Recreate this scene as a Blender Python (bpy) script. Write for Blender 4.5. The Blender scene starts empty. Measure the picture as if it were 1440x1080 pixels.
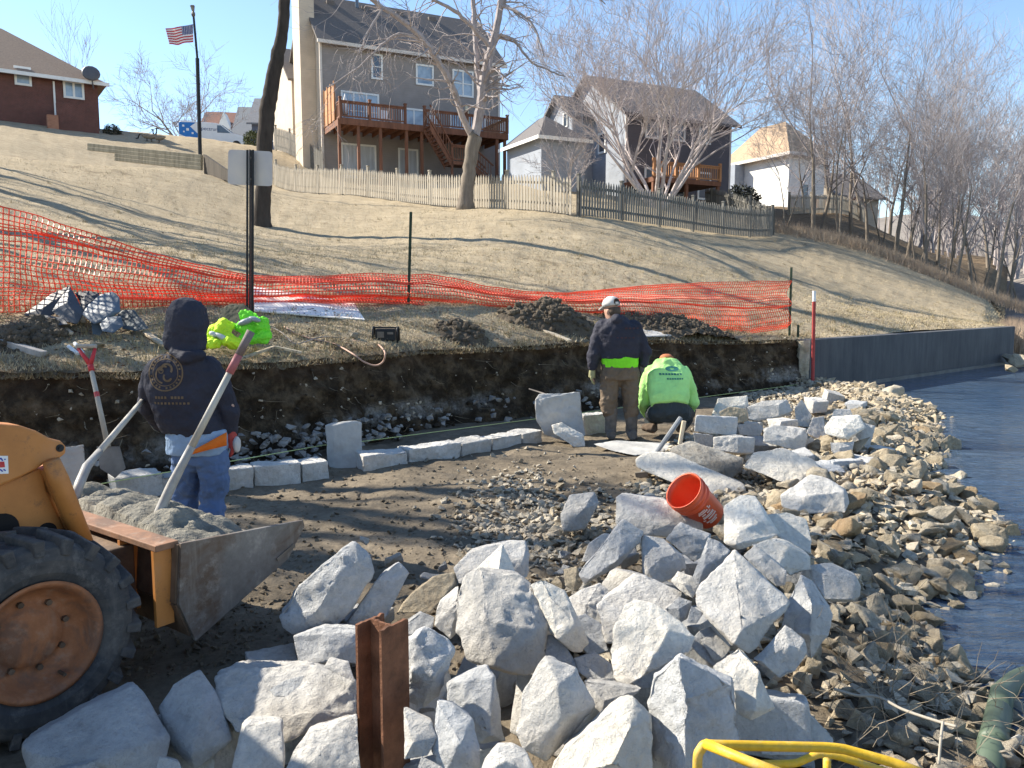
import bpy, bmesh, math, random
import numpy as np
from mathutils import Vector, Matrix, noise
R=math.radians
scene=bpy.context.scene
col=scene.collection
# ---------------- camera, sky, sun, exposure ----------------
CZ=1.8; FPX=1130.; PT=math.atan(125/1130)
cam_d=bpy.data.cameras.new('camera'); cam=bpy.data.objects.new('camera',cam_d); col.objects.link(cam)
cam.location=(0,0,CZ); cam.rotation_euler=(math.pi/2-PT,0,0)
cam_d.sensor_width=36; cam_d.lens=36*FPX/1440; cam_d.clip_end=3000; cam_d.clip_start=.05
scene.camera=cam
SUN_AZ=20.; SUN_EL=37.     # the sun stands to the left, slightly beyond the subject
to_sun=Vector((-math.cos(R(SUN_AZ))*math.cos(R(SUN_EL)),math.sin(R(SUN_AZ))*math.cos(R(SUN_EL)),math.sin(R(SUN_EL))))
w=bpy.data.worlds.new('World'); scene.world=w; w.use_nodes=True
nt=w.node_tree; bg=nt.nodes['Background']; sky=nt.nodes.new('ShaderNodeTexSky'); sky.sky_type='NISHITA'; sky.sun_disc=False
sky.sun_elevation=R(SUN_EL); sky.sun_rotation=math.atan2(to_sun.x,to_sun.y); sky.air_density=1.0; sky.dust_density=.0; sky.ozone_density=2.4
nt.links.new(sky.outputs[0],bg.inputs[0]); bg.inputs[1].default_value=.10
sd=bpy.data.lights.new('sun','SUN'); sd.energy=5; sd.angle=R(.5); sd.color=(1,.93,.80)
so=bpy.data.objects.new('sun',sd); col.objects.link(so); so.rotation_euler=to_sun.to_track_quat('Z','Y').to_euler()
vs=scene.view_settings; vs.view_transform='Standard'; vs.look='None'; vs.gamma=1; vs.exposure=1.3
# ---------------- projection helpers: photograph pixel -> place in the world ----------------
def ray(u,v):
    a=(u-720)/FPX; b=-(v-540)/FPX
    return Vector((a,math.cos(PT)+b*math.sin(PT),-math.sin(PT)+b*math.cos(PT)))
def P(u,v,d):
    r=ray(u,v); t=d/r.y; return Vector((r.x*t,d,CZ+r.z*t))
def G(u,v,z=0.):
    r=ray(u,v); t=(z-CZ)/r.z; return Vector((r.x*t,r.y*t,z))
def PL(u,v,p0,n):
    r=ray(u,v); c=Vector((0,0,CZ)); p0=Vector(p0); n=Vector(n)
    return c+r*((p0-c).dot(n)/r.dot(n))
# ---------------- object helpers ----------------
WL={}
def wl(o): return WL.get(o.name,Vector((0,0,0)))
def tag(o,label=None,cat=None,group=None,kind=None):
    if label:o['label']=label
    if cat:o['category']=cat
    if group:o['group']=group
    if kind:o['kind']=kind
    return o
def thing(name,label,cat,loc=(0,0,0),group=None,rz=0):
    o=bpy.data.objects.new(name,None); col.objects.link(o); o.location=loc; o.rotation_euler=(0,0,rz); o.empty_display_size=.2
    WL[o.name]=Vector(loc)
    return tag(o,label,cat,group)
def link_mesh(name,me,mat,parent=None,smooth=False):
    if mat is not None:
        for m in (mat if isinstance(mat,(list,tuple)) else [mat]): me.materials.append(m)
    if smooth: me.polygons.foreach_set('use_smooth',[True]*len(me.polygons))
    o=bpy.data.objects.new(name,me); col.objects.link(o)
    if parent is not None:
        o.parent=parent; WL[o.name]=wl(parent)
    return o
class MB:
    def __init__(s): s.v=[]; s.f=[]; s.mi=[]
    def add(s,vs,fs,mi=0):
        b=len(s.v); s.v+= [tuple(x) for x in vs]; s.f+=[tuple(b+i for i in f) for f in fs]; s.mi+=[mi]*len(fs); return s
    def hexa(s,a,mi=0):   # 8 corners: bottom ring 0-3, top ring 4-7
        return s.add(a,[(3,2,1,0),(4,5,6,7),(0,1,5,4),(1,2,6,5),(2,3,7,6),(3,0,4,7)],mi)
    def box(s,c,size,rz=0,M=None,mi=0):
        c=Vector(c); h=[x/2 for x in size]; m=M if M is not None else Matrix.Rotation(rz,3,'Z')
        q=[(-1,-1),(1,-1),(1,1),(-1,1)]
        return s.hexa([c+m@Vector((x*h[0],y*h[1],z*h[2])) for z in (-1,1) for x,y in q],mi)
    def bar(s,p,q,wd,ht=None,up=(0,0,1),mi=0):
        p=Vector(p);q=Vector(q); ht=ht or wd; d=(q-p).normalized(); u=Vector(up)
        if abs(d.dot(u))>.98:u=Vector((1,0,0))
        r=d.cross(u).normalized(); u=r.cross(d)
        o=[r*-wd/2-u*ht/2, r*wd/2-u*ht/2, r*wd/2+u*ht/2, r*-wd/2+u*ht/2]
        return s.hexa([p+x for x in o]+[q+x for x in o],mi)
    def tube(s,path,rad,n=8,cap=True,mi=0):
        path=[Vector(p) for p in path]; k=len(path)
        if not isinstance(rad,(list,tuple)): rad=[rad]*k
        vs=[];fs=[];u=None
        for i,p in enumerate(path):
            d=(path[min(i+1,k-1)]-path[max(i-1,0)])
            d=d.normalized() if d.length>1e-9 else Vector((0,0,1))
            if u is None:
                a=Vector((0,0,1)) if abs(d.z)<.9 else Vector((1,0,0)); u=d.cross(a).normalized()
            else:
                u=u-d*u.dot(d); u=u.normalized() if u.length>1e-6 else d.orthogonal().normalized()
            w_=d.cross(u)
            for j in range(n):
                t=2*math.pi*j/n; vs.append(p+(u*math.cos(t)+w_*math.sin(t))*rad[i])
        for i in range(k-1):
            for j in range(n):
                fs.append((i*n+j,i*n+(j+1)%n,(i+1)*n+(j+1)%n,(i+1)*n+j))
        if cap: fs.append(tuple(range(n-1,-1,-1))); fs.append(tuple((k-1)*n+j for j in range(n)))
        return s.add(vs,fs,mi)
    def prism(s,out,ext,mi=0):
        out=[Vector(p) for p in out]; e=Vector(ext); n=len(out)
        fs=[tuple(range(n)),tuple(range(2*n-1,n-1,-1))]+[(i,i+n,(i+1)%n+n,(i+1)%n) for i in range(n)]
        return s.add(out+[p+e for p in out],fs,mi)
    def ell(s,c,r,nu=12,nv=8,M=None,mi=0):
        c=Vector(c); vs=[];fs=[]
        for i in range(nv+1):
            t=math.pi*i/nv
            for j in range(nu):
                a=2*math.pi*j/nu; p=Vector((r[0]*math.sin(t)*math.cos(a),r[1]*math.sin(t)*math.sin(a),r[2]*math.cos(t)))
                vs.append(c+(M@p if M is not None else p))
        for i in range(nv):
            for j in range(nu): fs.append((i*nu+j,(i+1)*nu+j,(i+1)*nu+(j+1)%nu,i*nu+(j+1)%nu))
        return s.add(vs,fs,mi)
    def build(s,name,mat,parent=None,smooth=False,bevel=0,local=False):
        o0=Vector((0,0,0))
        if parent is not None: o0=Vector((0,0,0)) if local else wl(parent)
        elif s.v and not local:
            a=np.array(s.v); o0=Vector((float(a[:,0].mean()),float(a[:,1].mean()),float(a[:,2].min())))
        me=bpy.data.meshes.new(name); a=np.array(s.v,dtype=float)-np.array(o0)
        me.from_pydata(a.tolist(),[],s.f)
        if len(set(s.mi))>1: me.polygons.foreach_set('material_index',s.mi)
        bm=bmesh.new(); bm.from_mesh(me); bmesh.ops.recalc_face_normals(bm,faces=bm.faces); bm.to_mesh(me); bm.free()
        o=link_mesh(name,me,mat,parent,smooth)
        if parent is None and not local: o.location=o0; WL[o.name]=o0
        if bevel:
            m=o.modifiers.new('bevel','BEVEL'); m.width=bevel; m.segments=2; m.limit_method='ANGLE'; m.angle_limit=R(35)
        return o
def dup(root,loc=None,rz=None,label=None,group=None,scale=None):
    def cp(o,par):
        c=o.copy(); col.objects.link(c)
        if par is not None: c.parent=par
        WL[c.name]=wl(o)
        for ch in list(o.children): cp(ch,c)
        return c
    r=cp(root,None)
    if loc is not None: r.location=loc; WL[r.name]=Vector(loc)
    if rz is not None: r.rotation_euler=(0,0,rz)
    if label: r['label']=label
    if group: r['group']=group
    if scale is not None: r.scale=(scale,)*3 if not isinstance(scale,(tuple,list)) else scale
    return r
# ---------------- materials ----------------
def s2l(c): return tuple((x/12.92 if x<=.04045 else ((x+.055)/1.055)**2.4) for x in c)
class NM:
    def __init__(s,name,rough=.8,spec=.3,metal=0):
        s.m=bpy.data.materials.new(name); s.m.use_nodes=True; s.t=s.m.node_tree; s.b=s.t.nodes['Principled BSDF']
        s.b.inputs['Roughness'].default_value=rough; s.b.inputs['Specular IOR Level'].default_value=spec; s.b.inputs['Metallic'].default_value=metal
        s.tc=s.t.nodes.new('ShaderNodeTexCoord').outputs['Object']; s.h=None
    def n(s,ty,**k):
        x=s.t.nodes.new(ty)
        for a,b in k.items(): setattr(x,a,b)
        return x
    def l(s,a,b): s.t.links.new(a,b)
    def noise(s,scale,detail=6,rough=.6,vec=None,dist=0,stretch=None):
        x=s.n('ShaderNodeTexNoise'); x.inputs['Scale'].default_value=scale; x.inputs['Detail'].default_value=detail; x.inputs['Roughness'].default_value=rough; x.inputs['Distortion'].default_value=dist
        v=vec or s.tc
        if stretch:
            m=s.n('ShaderNodeMapping'); m.inputs['Scale'].default_value=stretch; s.l(v,m.inputs[0]); v=m.outputs[0]
        s.l(v,x.inputs['Vector']); return x.outputs['Fac']
    def ramp(s,fac,stops):
        x=s.n('ShaderNodeValToRGB'); e=x.color_ramp.elements
        while len(e)<len(stops): e.new(.5)
        for i,(p,c) in enumerate(stops):
            e[i].position=p; e[i].color=(*c,1) if not isinstance(c,(int,float)) else (c,c,c,1)
        s.l(fac,x.inputs[0]); return x.outputs[0]
    def mix(s,fac,a,b,mode='MIX'):
        x=s.n('ShaderNodeMix',data_type='RGBA',blend_type=mode)
        for sock,val in ((x.inputs[0],fac),(x.inputs[6],a),(x.inputs[7],b)):
            if hasattr(val,'links') or hasattr(val,'is_linked'): s.l(val,sock)
            elif isinstance(val,(int,float)): sock.default_value=val
            else: sock.default_value=(*val,1)
        return x.outputs[2]
    def math(s,op,a,b=0.):
        x=s.n('ShaderNodeMath',operation=op)
        for i,val in enumerate((a,b)):
            if hasattr(val,'is_linked'): s.l(val,x.inputs[i])
            else: x.inputs[i].default_value=val
        return x.outputs[0]
    def color(s,c):
        if hasattr(c,'is_linked'): s.l(c,s.b.inputs['Base Color'])
        else: s.b.inputs['Base Color'].default_value=(*c,1)
        return s
    def bump(s,fac,strength=.3,dist=.02):
        x=s.n('ShaderNodeBump'); x.inputs['Strength'].default_value=strength; x.inputs['Distance'].default_value=dist
        s.l(fac,x.inputs['Height'])
        if s.h is not None: s.l(s.h,x.inputs['Normal'])
        s.h=x.outputs[0]; s.l(s.h,s.b.inputs['Normal']); return s
def simple(name,c,rough=.7,var=.25,scale=6,bump=.15,bscale=30,bdist=.01,metal=0,spec=.3,stretch=None):
    m=NM(name,rough,spec,metal); f=m.noise(scale,5,.6,stretch=stretch)
    m.color(m.ramp(f,[(.3,tuple(x*(1-var) for x in c)),(.7,tuple(min(1,x*(1+var)) for x in c))]))
    if bump: m.bump(m.noise(bscale,5,.6,stretch=stretch),bump,bdist)
    return m.m
def randval(m,col_,lo=.8,hi=1.15):
    oi=m.n('ShaderNodeObjectInfo'); mr=m.n('ShaderNodeMapRange'); m.l(oi.outputs['Random'],mr.inputs[0]); mr.inputs[3].default_value=lo; mr.inputs[4].default_value=hi
    hs=m.n('ShaderNodeHueSaturation'); m.l(mr.outputs[0],hs.inputs['Value']); m.l(col_,hs.inputs['Color']); return hs.outputs[0]
# ground cover
def mat_grass():
    m=NM('dry_grass',.95,.05)
    a=m.noise(.35,4,.6); b=m.noise(2.2,6,.7,stretch=(1,1.6,1)); c=m.noise(38,4,.75); f=m.noise(9,5,.8)
    base=m.ramp(b,[(.3,(.19,.145,.09)),(.5,(.36,.29,.195)),(.7,(.49,.41,.295))])
    base=m.mix(m.ramp(a,[(.40,0.),(.60,.6)]),base,(.20,.16,.10))
    base=m.mix(m.ramp(f,[(.35,.75),(.5,0.)]),base,(.17,.12,.07))
    base=m.mix(.55,base,m.ramp(c,[(.25,(.13,.095,.055)),(.55,(.50,.415,.29)),(.8,(.78,.69,.52))]))
    base=m.mix(m.ramp(m.noise(.85,7,.78,dist=.5),[(.33,.75),(.43,0.)]),base,(.13,.10,.065)); base=m.mix(m.ramp(m.noise(3.3,6,.75,stretch=(.5,1.5,1)),[(.36,.5),(.46,0.)]),base,(.19,.145,.085))
    at=m.n('ShaderNodeAttribute'); at.attribute_name='cover'
    lit=m.ramp(m.noise(3,7,.75),[(.3,(.07,.05,.035)),(.6,(.21,.155,.10)),(.75,(.30,.24,.16))])
    cf=m.math('MULTIPLY',at.outputs['Fac'],1.)
    base=m.mix(cf,base,lit); m.color(base)
    m.bump(c,.9,.02); m.bump(f,.5,.04); return m.m
def mat_soil(name,c1,c2,c3,sc=6,b=.9,bd=.03,wet=.85):
    m=NM(name,wet,.15); a=m.noise(sc,8,.7); f=m.noise(sc*6,6,.7); g=m.noise(.8,4,.6)
    x=m.ramp(a,[(.3,c1),(.5,c2),(.72,c3)]); x=m.mix(.4,x,m.ramp(f,[(.3,c1),(.7,c3)]))
    x=m.mix(m.ramp(g,[(.4,0.),(.65,.5)]),x,c1)
    m.color(x); m.bump(a,b,bd); m.bump(f,b*.7,bd*.4); return m.m
M_grass=mat_grass()
M_floor=mat_soil('trench_mud',(.08,.064,.046),(.18,.145,.103),(.30,.245,.175),3.5,1.,.04,.95)
M_dirt=mat_soil('dark_soil',(.022,.016,.011),(.055,.040,.027),(.105,.078,.052),5,1.,.05)
M_clod=mat_soil('clod_soil',(.05,.04,.03),(.12,.095,.068),(.22,.175,.125),9,1.,.03)
def mat_bank():
    m=NM('cut_bank_soil',.92,.1); a=m.noise(4,8,.72); g=m.noise(22,6,.7); k=m.noise(1.6,6,.65)
    x=m.ramp(a,[(.3,(.014,.010,.007)),(.48,(.045,.033,.022)),(.62,(.115,.085,.055)),(.8,(.21,.16,.11))])
    geo=m.n('ShaderNodeNewGeometry'); sp=m.n('ShaderNodeSeparateXYZ'); m.l(geo.outputs['Position'],sp.inputs[0])
    low=m.ramp(sp.outputs['Z'],[(.12,0.),(.2,1.),(.34,1.),(.46,0.)])      # pale layer of old mortar low in the cut
    f=m.math('MULTIPLY',low,m.ramp(k,[(.46,0.),(.60,.75)]))
    x=m.mix(f,x,m.ramp(g,[(.35,(.10,.095,.085)),(.6,(.36,.34,.31))]))
    top=m.ramp(sp.outputs['Z'],[(.78,0.),(.98,.55)])
    x=m.mix(m.math('MULTIPLY',top,g),x,(.10,.055,.03))
    m.color(x); m.bump(a,1.,.06); m.bump(g,.8,.02); return m.m
M_bank=mat_bank()
def mat_rock(name,lo,mid,hi,stain=(.30,.24,.17),sf=.3,warm=0):
    m=NM(name,.85,.2); a=m.noise(2.2,6,.6,dist=.4); f=m.noise(30,8,.75); g=m.noise(7,7,.7); k=m.noise(1.1,4,.6)
    oi=m.n('ShaderNodeObjectInfo')
    x=m.ramp(a,[(.28,lo),(.5,mid),(.72,hi)]); x=m.mix(.34,x,m.ramp(f,[(.34,tuple(c*.72 for c in lo)),(.66,hi)]))
    x=m.mix(m.ramp(k,[(.5,0.),(.68,sf)]),x,stain)
    x=m.mix(m.ramp(g,[(.28,.5),(.4,0.)]),x,tuple(c*.45 for c in lo))
    # split faces versus dusty sawn faces differ in grain
    pit=m.ramp(m.noise(11,6,.7),[(.35,0.),(.6,1.)])
    x=randval(m,x,.82,1.14); m.color(x)
    m.bump(a,.45,.06); m.bump(g,.9,.03); m.bump(f,1.,.014); m.bump(pit,.4,.015); return m.m
M_rock=mat_rock('grey_limestone',(.38,.36,.33),(.54,.515,.475),(.68,.655,.61),(.40,.33,.235),.5)
M_rockb=mat_rock('blue_grey_limestone',(.31,.31,.305),(.45,.45,.445),(.60,.595,.58),(.36,.31,.24),.4)
M_cream=mat_rock('cream_limestone',(.56,.51,.43),(.72,.67,.58),(.84,.80,.72),(.56,.46,.33),.35)
M_tan=mat_rock('tan_rubble',(.24,.185,.12),(.45,.37,.255),(.62,.54,.40),(.30,.20,.11),.4)
M_tang=mat_rock('grey_tan_rubble',(.27,.225,.165),(.50,.435,.335),(.68,.61,.49),(.36,.26,.16),.5)
M_rust_st=mat_rock('orange_stone',(.24,.16,.09),(.42,.30,.17),(.54,.43,.28),(.35,.2,.1),.5)
M_mott=mat_rock('mottled_limestone',(.10,.08,.06),(.33,.30,.25),(.55,.52,.46),(.10,.08,.055),.9)
M_conc=simple('grey_concrete',(.40,.39,.37),.9,.2,5,.4,40,.01)
M_mortar=simple('wet_concrete_mix',(.20,.185,.15),.8,.3,9,.9,35,.03)
M_steel=simple('worn_steel',(.17,.145,.12),.55,.55,3,.3,25,.008,metal=.2)
def dirty(name,c,rust,dust,rough=.6,metal=0,s1=2.5,s2=9,dz=.5):
    m=NM(name,rough,.35,metal); a=m.noise(s1,7,.7,dist=.6); g=m.noise(s2,7,.75); h=m.noise(s2*4,5,.7); k=m.noise(14,4,.7,stretch=(1,1,.12))
    x=m.ramp(g,[(.3,tuple(q*.7 for q in c)),(.7,tuple(q*1.25 for q in c))]); x=m.mix(m.ramp(a,[(.46,0.),(.6,.85)]),x,rust); x=m.mix(m.ramp(g,[(.54,0.),(.70,dz)]),x,dust); x=m.mix(m.ramp(k,[(.58,0.),(.75,.35)]),x,dust)
    m.color(x); m.bump(g,.35,.006); m.bump(h,.3,.002); return m.m
def mat_wallface():
    m=NM('seawall_concrete',.75,.25); a=m.noise(1.2,6,.6); b=m.noise(5,5,.7,stretch=(1,1,.15))
    x=m.ramp(a,[(.3,(.065,.066,.072)),(.7,(.115,.115,.12))]); x=m.mix(.5,x,m.ramp(b,[(.3,(.045,.046,.052)),(.7,(.14,.138,.135))]))
    m.color(x); m.bump(m.noise(30,5,.7),.3,.01); return m.m
M_wall=mat_wallface()
def wood(name,c,var=.3): return simple(name,c,.8,var,7,.3,50,.006,stretch=(1,1,.12))
def mat_water():
    m=NM('lake_water',.07,.5); m.b.inputs['IOR'].default_value=1.33
    geo=m.n('ShaderNodeNewGeometry')
    m.color(m.ramp(m.noise(.25,4,.6,vec=geo.outputs['Position']),[(.35,(.045,.085,.15)),(.65,(.085,.125,.18))]))
    a=m.noise(5.,4,.6,vec=geo.outputs['Position'],stretch=(.9,2.2,1),dist=.6); b=m.noise(1.6,3,.55,vec=geo.outputs['Position'],stretch=(.6,1.8,1),dist=.4)
    m.bump(b,1.,.14); m.bump(a,1.,.06); m.b.inputs['Alpha'].default_value=.80; return m.m
M_water=mat_water()
# ---------------- the lie of the land ----------------
EDGE=[(-60,-40),(-22,3),(-14,6.6),(-9,7.3),(-4.94,7.72),(-3.7,7.78),(-2.54,8.95),(-1.18,11.0),(.89,12.55),(3.07,14.2),(5.53,15.75)]
W0=Vector((5.84,15.70,0)); W1=Vector((14.08,22.52,0)); WD=(W1-W0).normalized(); WN=Vector((-WD.y,WD.x,0))   # wall direction and its back side
cp=[]
for u,v,d in [(0,440,9.3),(150,437,9.8),(352,430,11.3),(575,427,13.3),(800,437,14.6),(960,460,15.6),(1110,473,16.9),(0,268,20),(0,200,36),(0,172,45),(150,190,48),(330,207,50),
  (140,240,33.4),(280,241,32.4),(368,318,24),(368,270,33),(390,262,45),(500,275,38.5),(640,292,32.2),(810,305,27),(1087,333,38),(950,320,32),(720,345,21),(500,340,22),
  (600,390,16.5),(900,370,21),(1050,400,22),(1150,430,20),(1250,440,24),(1350,448,27),(1200,345,38),(1250,372,36),(1330,405,34),(1400,432,33),(1425,443,33),
  (180,330,17),(250,290,24),(460,248,50),(700,259,55),(770,258,48),(900,290,52),(1100,300,60),(1180,300,55),(1300,352,55),(1380,372,60),(1430,385,70),
  (250,205,66),(0,215,100),(720,300,100),(1200,330,100),(1000,320,90),(-200,430,9),(-500,430,10)]:
    cp.append(P(u,v,d)[:])
cp+= [(x,y,1.05) for x,y in EDGE[3:9]]+[(3.07,14.2,1.0),(5.53,15.75,.93)]
cp+= [(W0.x+WD.x*t-.1,W0.y+WD.y*t+.15,.915) for t in (.5,4,8,10.7)]
cp+= [(-20,12,3.4),(-30,20,6.5),(-40,34,10),(-14,8.5,1.7),(-60,60,16),(-60,20,9),(-22,5,1.5),(30,45,.6),(26,34,.0),(40,70,2.5),(60,110,4),(90,90,0),(20,26,.2)]
CPA=np.array(cp); _K=len(CPA)
def _phi(r2): return .5*r2*np.log(r2+1e-9)
def _solve():
    x=CPA[:,:2]/30.; d2=((x[:,None]-x[None])**2).sum(-1); A=_phi(d2)+np.eye(_K)*2e-4
    Pm=np.c_[np.ones(_K),x]; M=np.block([[A,Pm],[Pm.T,np.zeros((3,3))]])
    return np.linalg.solve(M,np.r_[CPA[:,2],0,0,0])
_W=_solve()
def ZH(X,Y):
    X=np.asarray(X,float).ravel()/30.; Y=np.asarray(Y,float).ravel()/30.
    out=np.empty(len(X)); x=CPA[:,:2]/30.
    for i in range(0,len(X),20000):
        q=np.c_[X[i:i+20000],Y[i:i+20000]]; d2=((q[:,None]-x[None])**2).sum(-1)
        out[i:i+20000]=_phi(d2)@_W[:_K]+_W[_K]+q@_W[_K+1:]
    return out
def zh(x,y):
    return float(ZH([x],[y])[0])
def ng(X,Y,sc,amp,seed=0):
    return np.array([noise.noise((x*sc+seed,y*sc,seed*1.7)) for x,y in zip(X,Y)])*amp
def lawn_z(x,y): return zh(x,y)+noise.noise((x*.5,y*.5,3.))*.06
BACK=[(W0.x+WN.x*.28,W0.y+WN.y*.28),(W1.x+WN.x*.28,W1.y+WN.y*.28)]
POLY=EDGE+BACK
def edge_r(phi):      # horizontal distance from the origin at which a bearing leaves the trench and meets the bank
    dx,dy=math.sin(phi),math.cos(phi); best=None
    for (x0,y0),(x1,y1) in zip(POLY[:-1],POLY[1:]):
        ex,ey=x1-x0,y1-y0; den=dx*ey-dy*ex
        if abs(den)<1e-9: continue
        t=(x0*ey-y0*ex)/den; s=(x0*dy-y0*dx)/den
        if t>0 and -1e-6<=s<=1+1e-6 and (best is None or t<best): best=t
    return best
PHI_END=math.atan2(W1.x+WN.x*.28,W1.y+WN.y*.28)
def build_lawn():
    phis=list(np.arange(R(-64),PHI_END-.0005,R(.11)))+[PHI_END]; NR=150
    ts=np.concatenate([[0],np.geomspace(.012,1,NR-1)])
    X=[];Y=[];C=[]
    for p in phis:
        r0=edge_r(p); inwall=p>math.atan2(5.6,15.8)
        r0+= (0 if inwall else noise.noise((p*45,0,0))*.10+noise.noise((p*170,5,0))*.07+noise.noise((p*520,5,0))*.03)
        rr=r0+(150-r0)*ts**1.35*1.0
        for r in rr: X.append(r*math.sin(p)); Y.append(r*math.cos(p)); C.append((r-r0,r,p))
    X=np.array(X);Y=np.array(Y); Z=ZH(X,Y); C=np.array(C)
    n1=ng(X,Y,.5,.06,3.)+ng(X,Y,2.3,.035,9.)+ng(X,Y,7.,.012,4.)
    Z+=n1*np.clip(C[:,0]/.4,.15,1)
    # bearings that run out past the wall's far corner slope down to the lake
    drop=np.clip((C[:,2]-(PHI_END-R(1.2)))/R(1.2),0,1)*np.clip(C[:,0]/2-1,0,1); Z-=drop*drop*.9
    # the lip of the bank
    Z-= np.exp(-C[:,0]/.05)*.05*(C[:,2]<math.atan2(5.5,15.8))
    n=len(phis); m=NR
    faces=[(i*m+j,(i+1)*m+j,(i+1)*m+j+1,i*m+j+1) for i in range(n-1) for j in range(m-1)]
    me=bpy.data.meshes.new('lawn'); me.from_pydata(np.c_[X,Y,Z].tolist(),[],faces)
    at=me.attributes.new('cover','FLOAT','POINT')
    # leaf litter under the trees beyond the crest, and bare soil along the worked edge
    cr=np.array([(12.3,39.5),(15,37.5),(17.5,36),(19,34.5),(21,33.5),(26,34)])
    yl=np.interp(X,[-99,11,12.3,15,17.5,19,21,26],[200,60,39.5,37.5,36.3,35,34.2,34]); lit=np.clip((Y-yl)/1.2,0,1)
    nn=ng(X,Y,1.4,1,7.)
    edge=np.clip(1-(C[:,0]-.05)/(.75+nn*.9),0,1)*.75*(C[:,2]<math.atan2(5.4,15.8))
    edge2=np.clip(1-C[:,0]/.10,0,1)
    at.data.foreach_set('value',np.clip(np.maximum.reduce([lit,edge,edge2*.9*(C[:,2]<math.atan2(5.4,15.8))]),0,1).astype(np.float32))
    o=link_mesh('lawn',me,M_grass,None,True); tag(o,kind='structure')
    return o
build_lawn()
# cut face of the bank
def build_bank():
    pts=[Vector((x,y,0)) for x,y in EDGE[1:]]; pts.append(Vector((5.9,16.05,0)))
    L=[0]
    for a,b in zip(pts[:-1],pts[1:]): L.append(L[-1]+(b-a).length)
    ss=np.arange(0,L[-1],.05); rows=34; V=[];F=[]
    for s in ss:
        i=max(k for k in range(len(L)) if L[k]<=s+1e-9); i=min(i,len(pts)-2); t=(s-L[i])/(L[i+1]-L[i]); p=pts[i].lerp(pts[i+1],t)
        # averaged outward normal (towards the trench)
        a=pts[max(i-1,0) if t<.5 else i]; b=pts[min(i+2,len(pts)-1) if t>.5 else i+1]; d=(b-a).normalized(); n=Vector((d.y,-d.x,0))
        zt=zh(p.x,p.y)+.0
        for j in range(rows):
            q=j/(rows-1); z=zt+(-.25-zt)*q
            x=p+n*(-.04+.36*q**1.4); w_=(noise.noise((s*1.3,z*1.6,0))*.13)*min(1,q*4)+noise.noise((s*4,z*5,2))*.09+noise.noise((s*11,z*13,5))*.06
            V.append((x.x+n.x*w_,x.y+n.y*w_,z+noise.noise((s*6,z*6,9))*.02))
    m=rows; k=len(ss)
    F=[(i*m+j,i*m+j+1,(i+1)*m+j+1,(i+1)*m+j) for i in range(k-1) for j in range(m-1)]
    me=bpy.data.meshes.new('cut_bank'); me.from_pydata(V,[],F)
    tag(link_mesh('cut_bank',me,M_bank,None,True),kind='structure')
build_bank()
# trench floor, sinking under the lake
SHORE=[Vector((x,y)) for x,y in [(6.3,22),(6.5,17),(6.9,15.6),(7.3,14.6),(6.7,12.6),(5.95,11.2),(4.45,8.2),(4.15,7.0),(3.85,6.1),(2.95,5.2),(2.5,4.7),(2.25,4.2),(2.2,3.4),(2.6,2.4),(3.2,0),(3.2,-6)]]
def shore_sd(x,y):
    p=Vector((x,y)); best=1e9; sg=1
    for a,b in zip(SHORE[:-1],SHORE[1:]):
        e=b-a; t=max(0,min(1,(p-a).dot(e)/e.length_squared)); q=a+e*t; d=(p-q).length
        if d<best-1e-9: best=d; c=e.x*(p.y-a.y)-e.y*(p.x-a.x); sg=-1 if c>0 else 1
    return best*sg
# inland is positive
_t=shore_sd(0,8); SGN=1 if _t>0 else -1
def ssd(x,y): return SGN*shore_sd(x,y)
WATER_Z=-.10
def floor_z(x,y):
    s=ssd(x,y)
    if s>0:
        z=WATER_Z+min(s*.16,.10)
        z+=.13*math.exp(-((s-.9)/.6)**2)*min(1,max(0,(x-.5)/1.5))
    else: z=WATER_Z+max(s*.35,-.9)
    z+=noise.noise((x*.9,y*.9,1.))*.05+noise.noise((x*3.3,y*3.3,4.))*.03+noise.noise((x*11,y*11,8.))*.014
    return z
def build_floor():
    xs=np.arange(-13,12,.07); ys=np.concatenate([np.arange(-4,1.5,.25),np.arange(1.5,17.4,.07),np.arange(17.4,24,.3)])
    V=[(x,y,floor_z(x,y)+noise.noise((x*27,y*27,1))*.010) for x in xs for y in ys]; m=len(ys)
    F=[(i*m+j,(i+1)*m+j,(i+1)*m+j+1,i*m+j+1) for i in range(len(xs)-1) for j in range(m-1)]
    me=bpy.data.meshes.new('trench_floor'); me.from_pydata(V,[],F)
    tag(link_mesh('trench_floor',me,M_floor,None,True),kind='structure')
build_floor()
M_bed=mat_soil('lake_bed_mud',(.09,.07,.045),(.16,.125,.08),(.24,.19,.125),2,.3,.03,.9)
b=MB(); b.add([(-50,-60,-1.0),(400,-60,-1.0),(400,500,-1.0),(-50,500,-1.0)],[(0,1,2,3)]); tag(b.build('lake_bed',M_bed,local=True),kind='structure')
b=MB(); b.add([(1.0,-60,WATER_Z),(400,-60,WATER_Z),(400,500,WATER_Z),(1.0,500,WATER_Z)],[(0,1,2,3)]); tag(b.build('lake',M_water,local=True),kind='structure')
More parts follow.
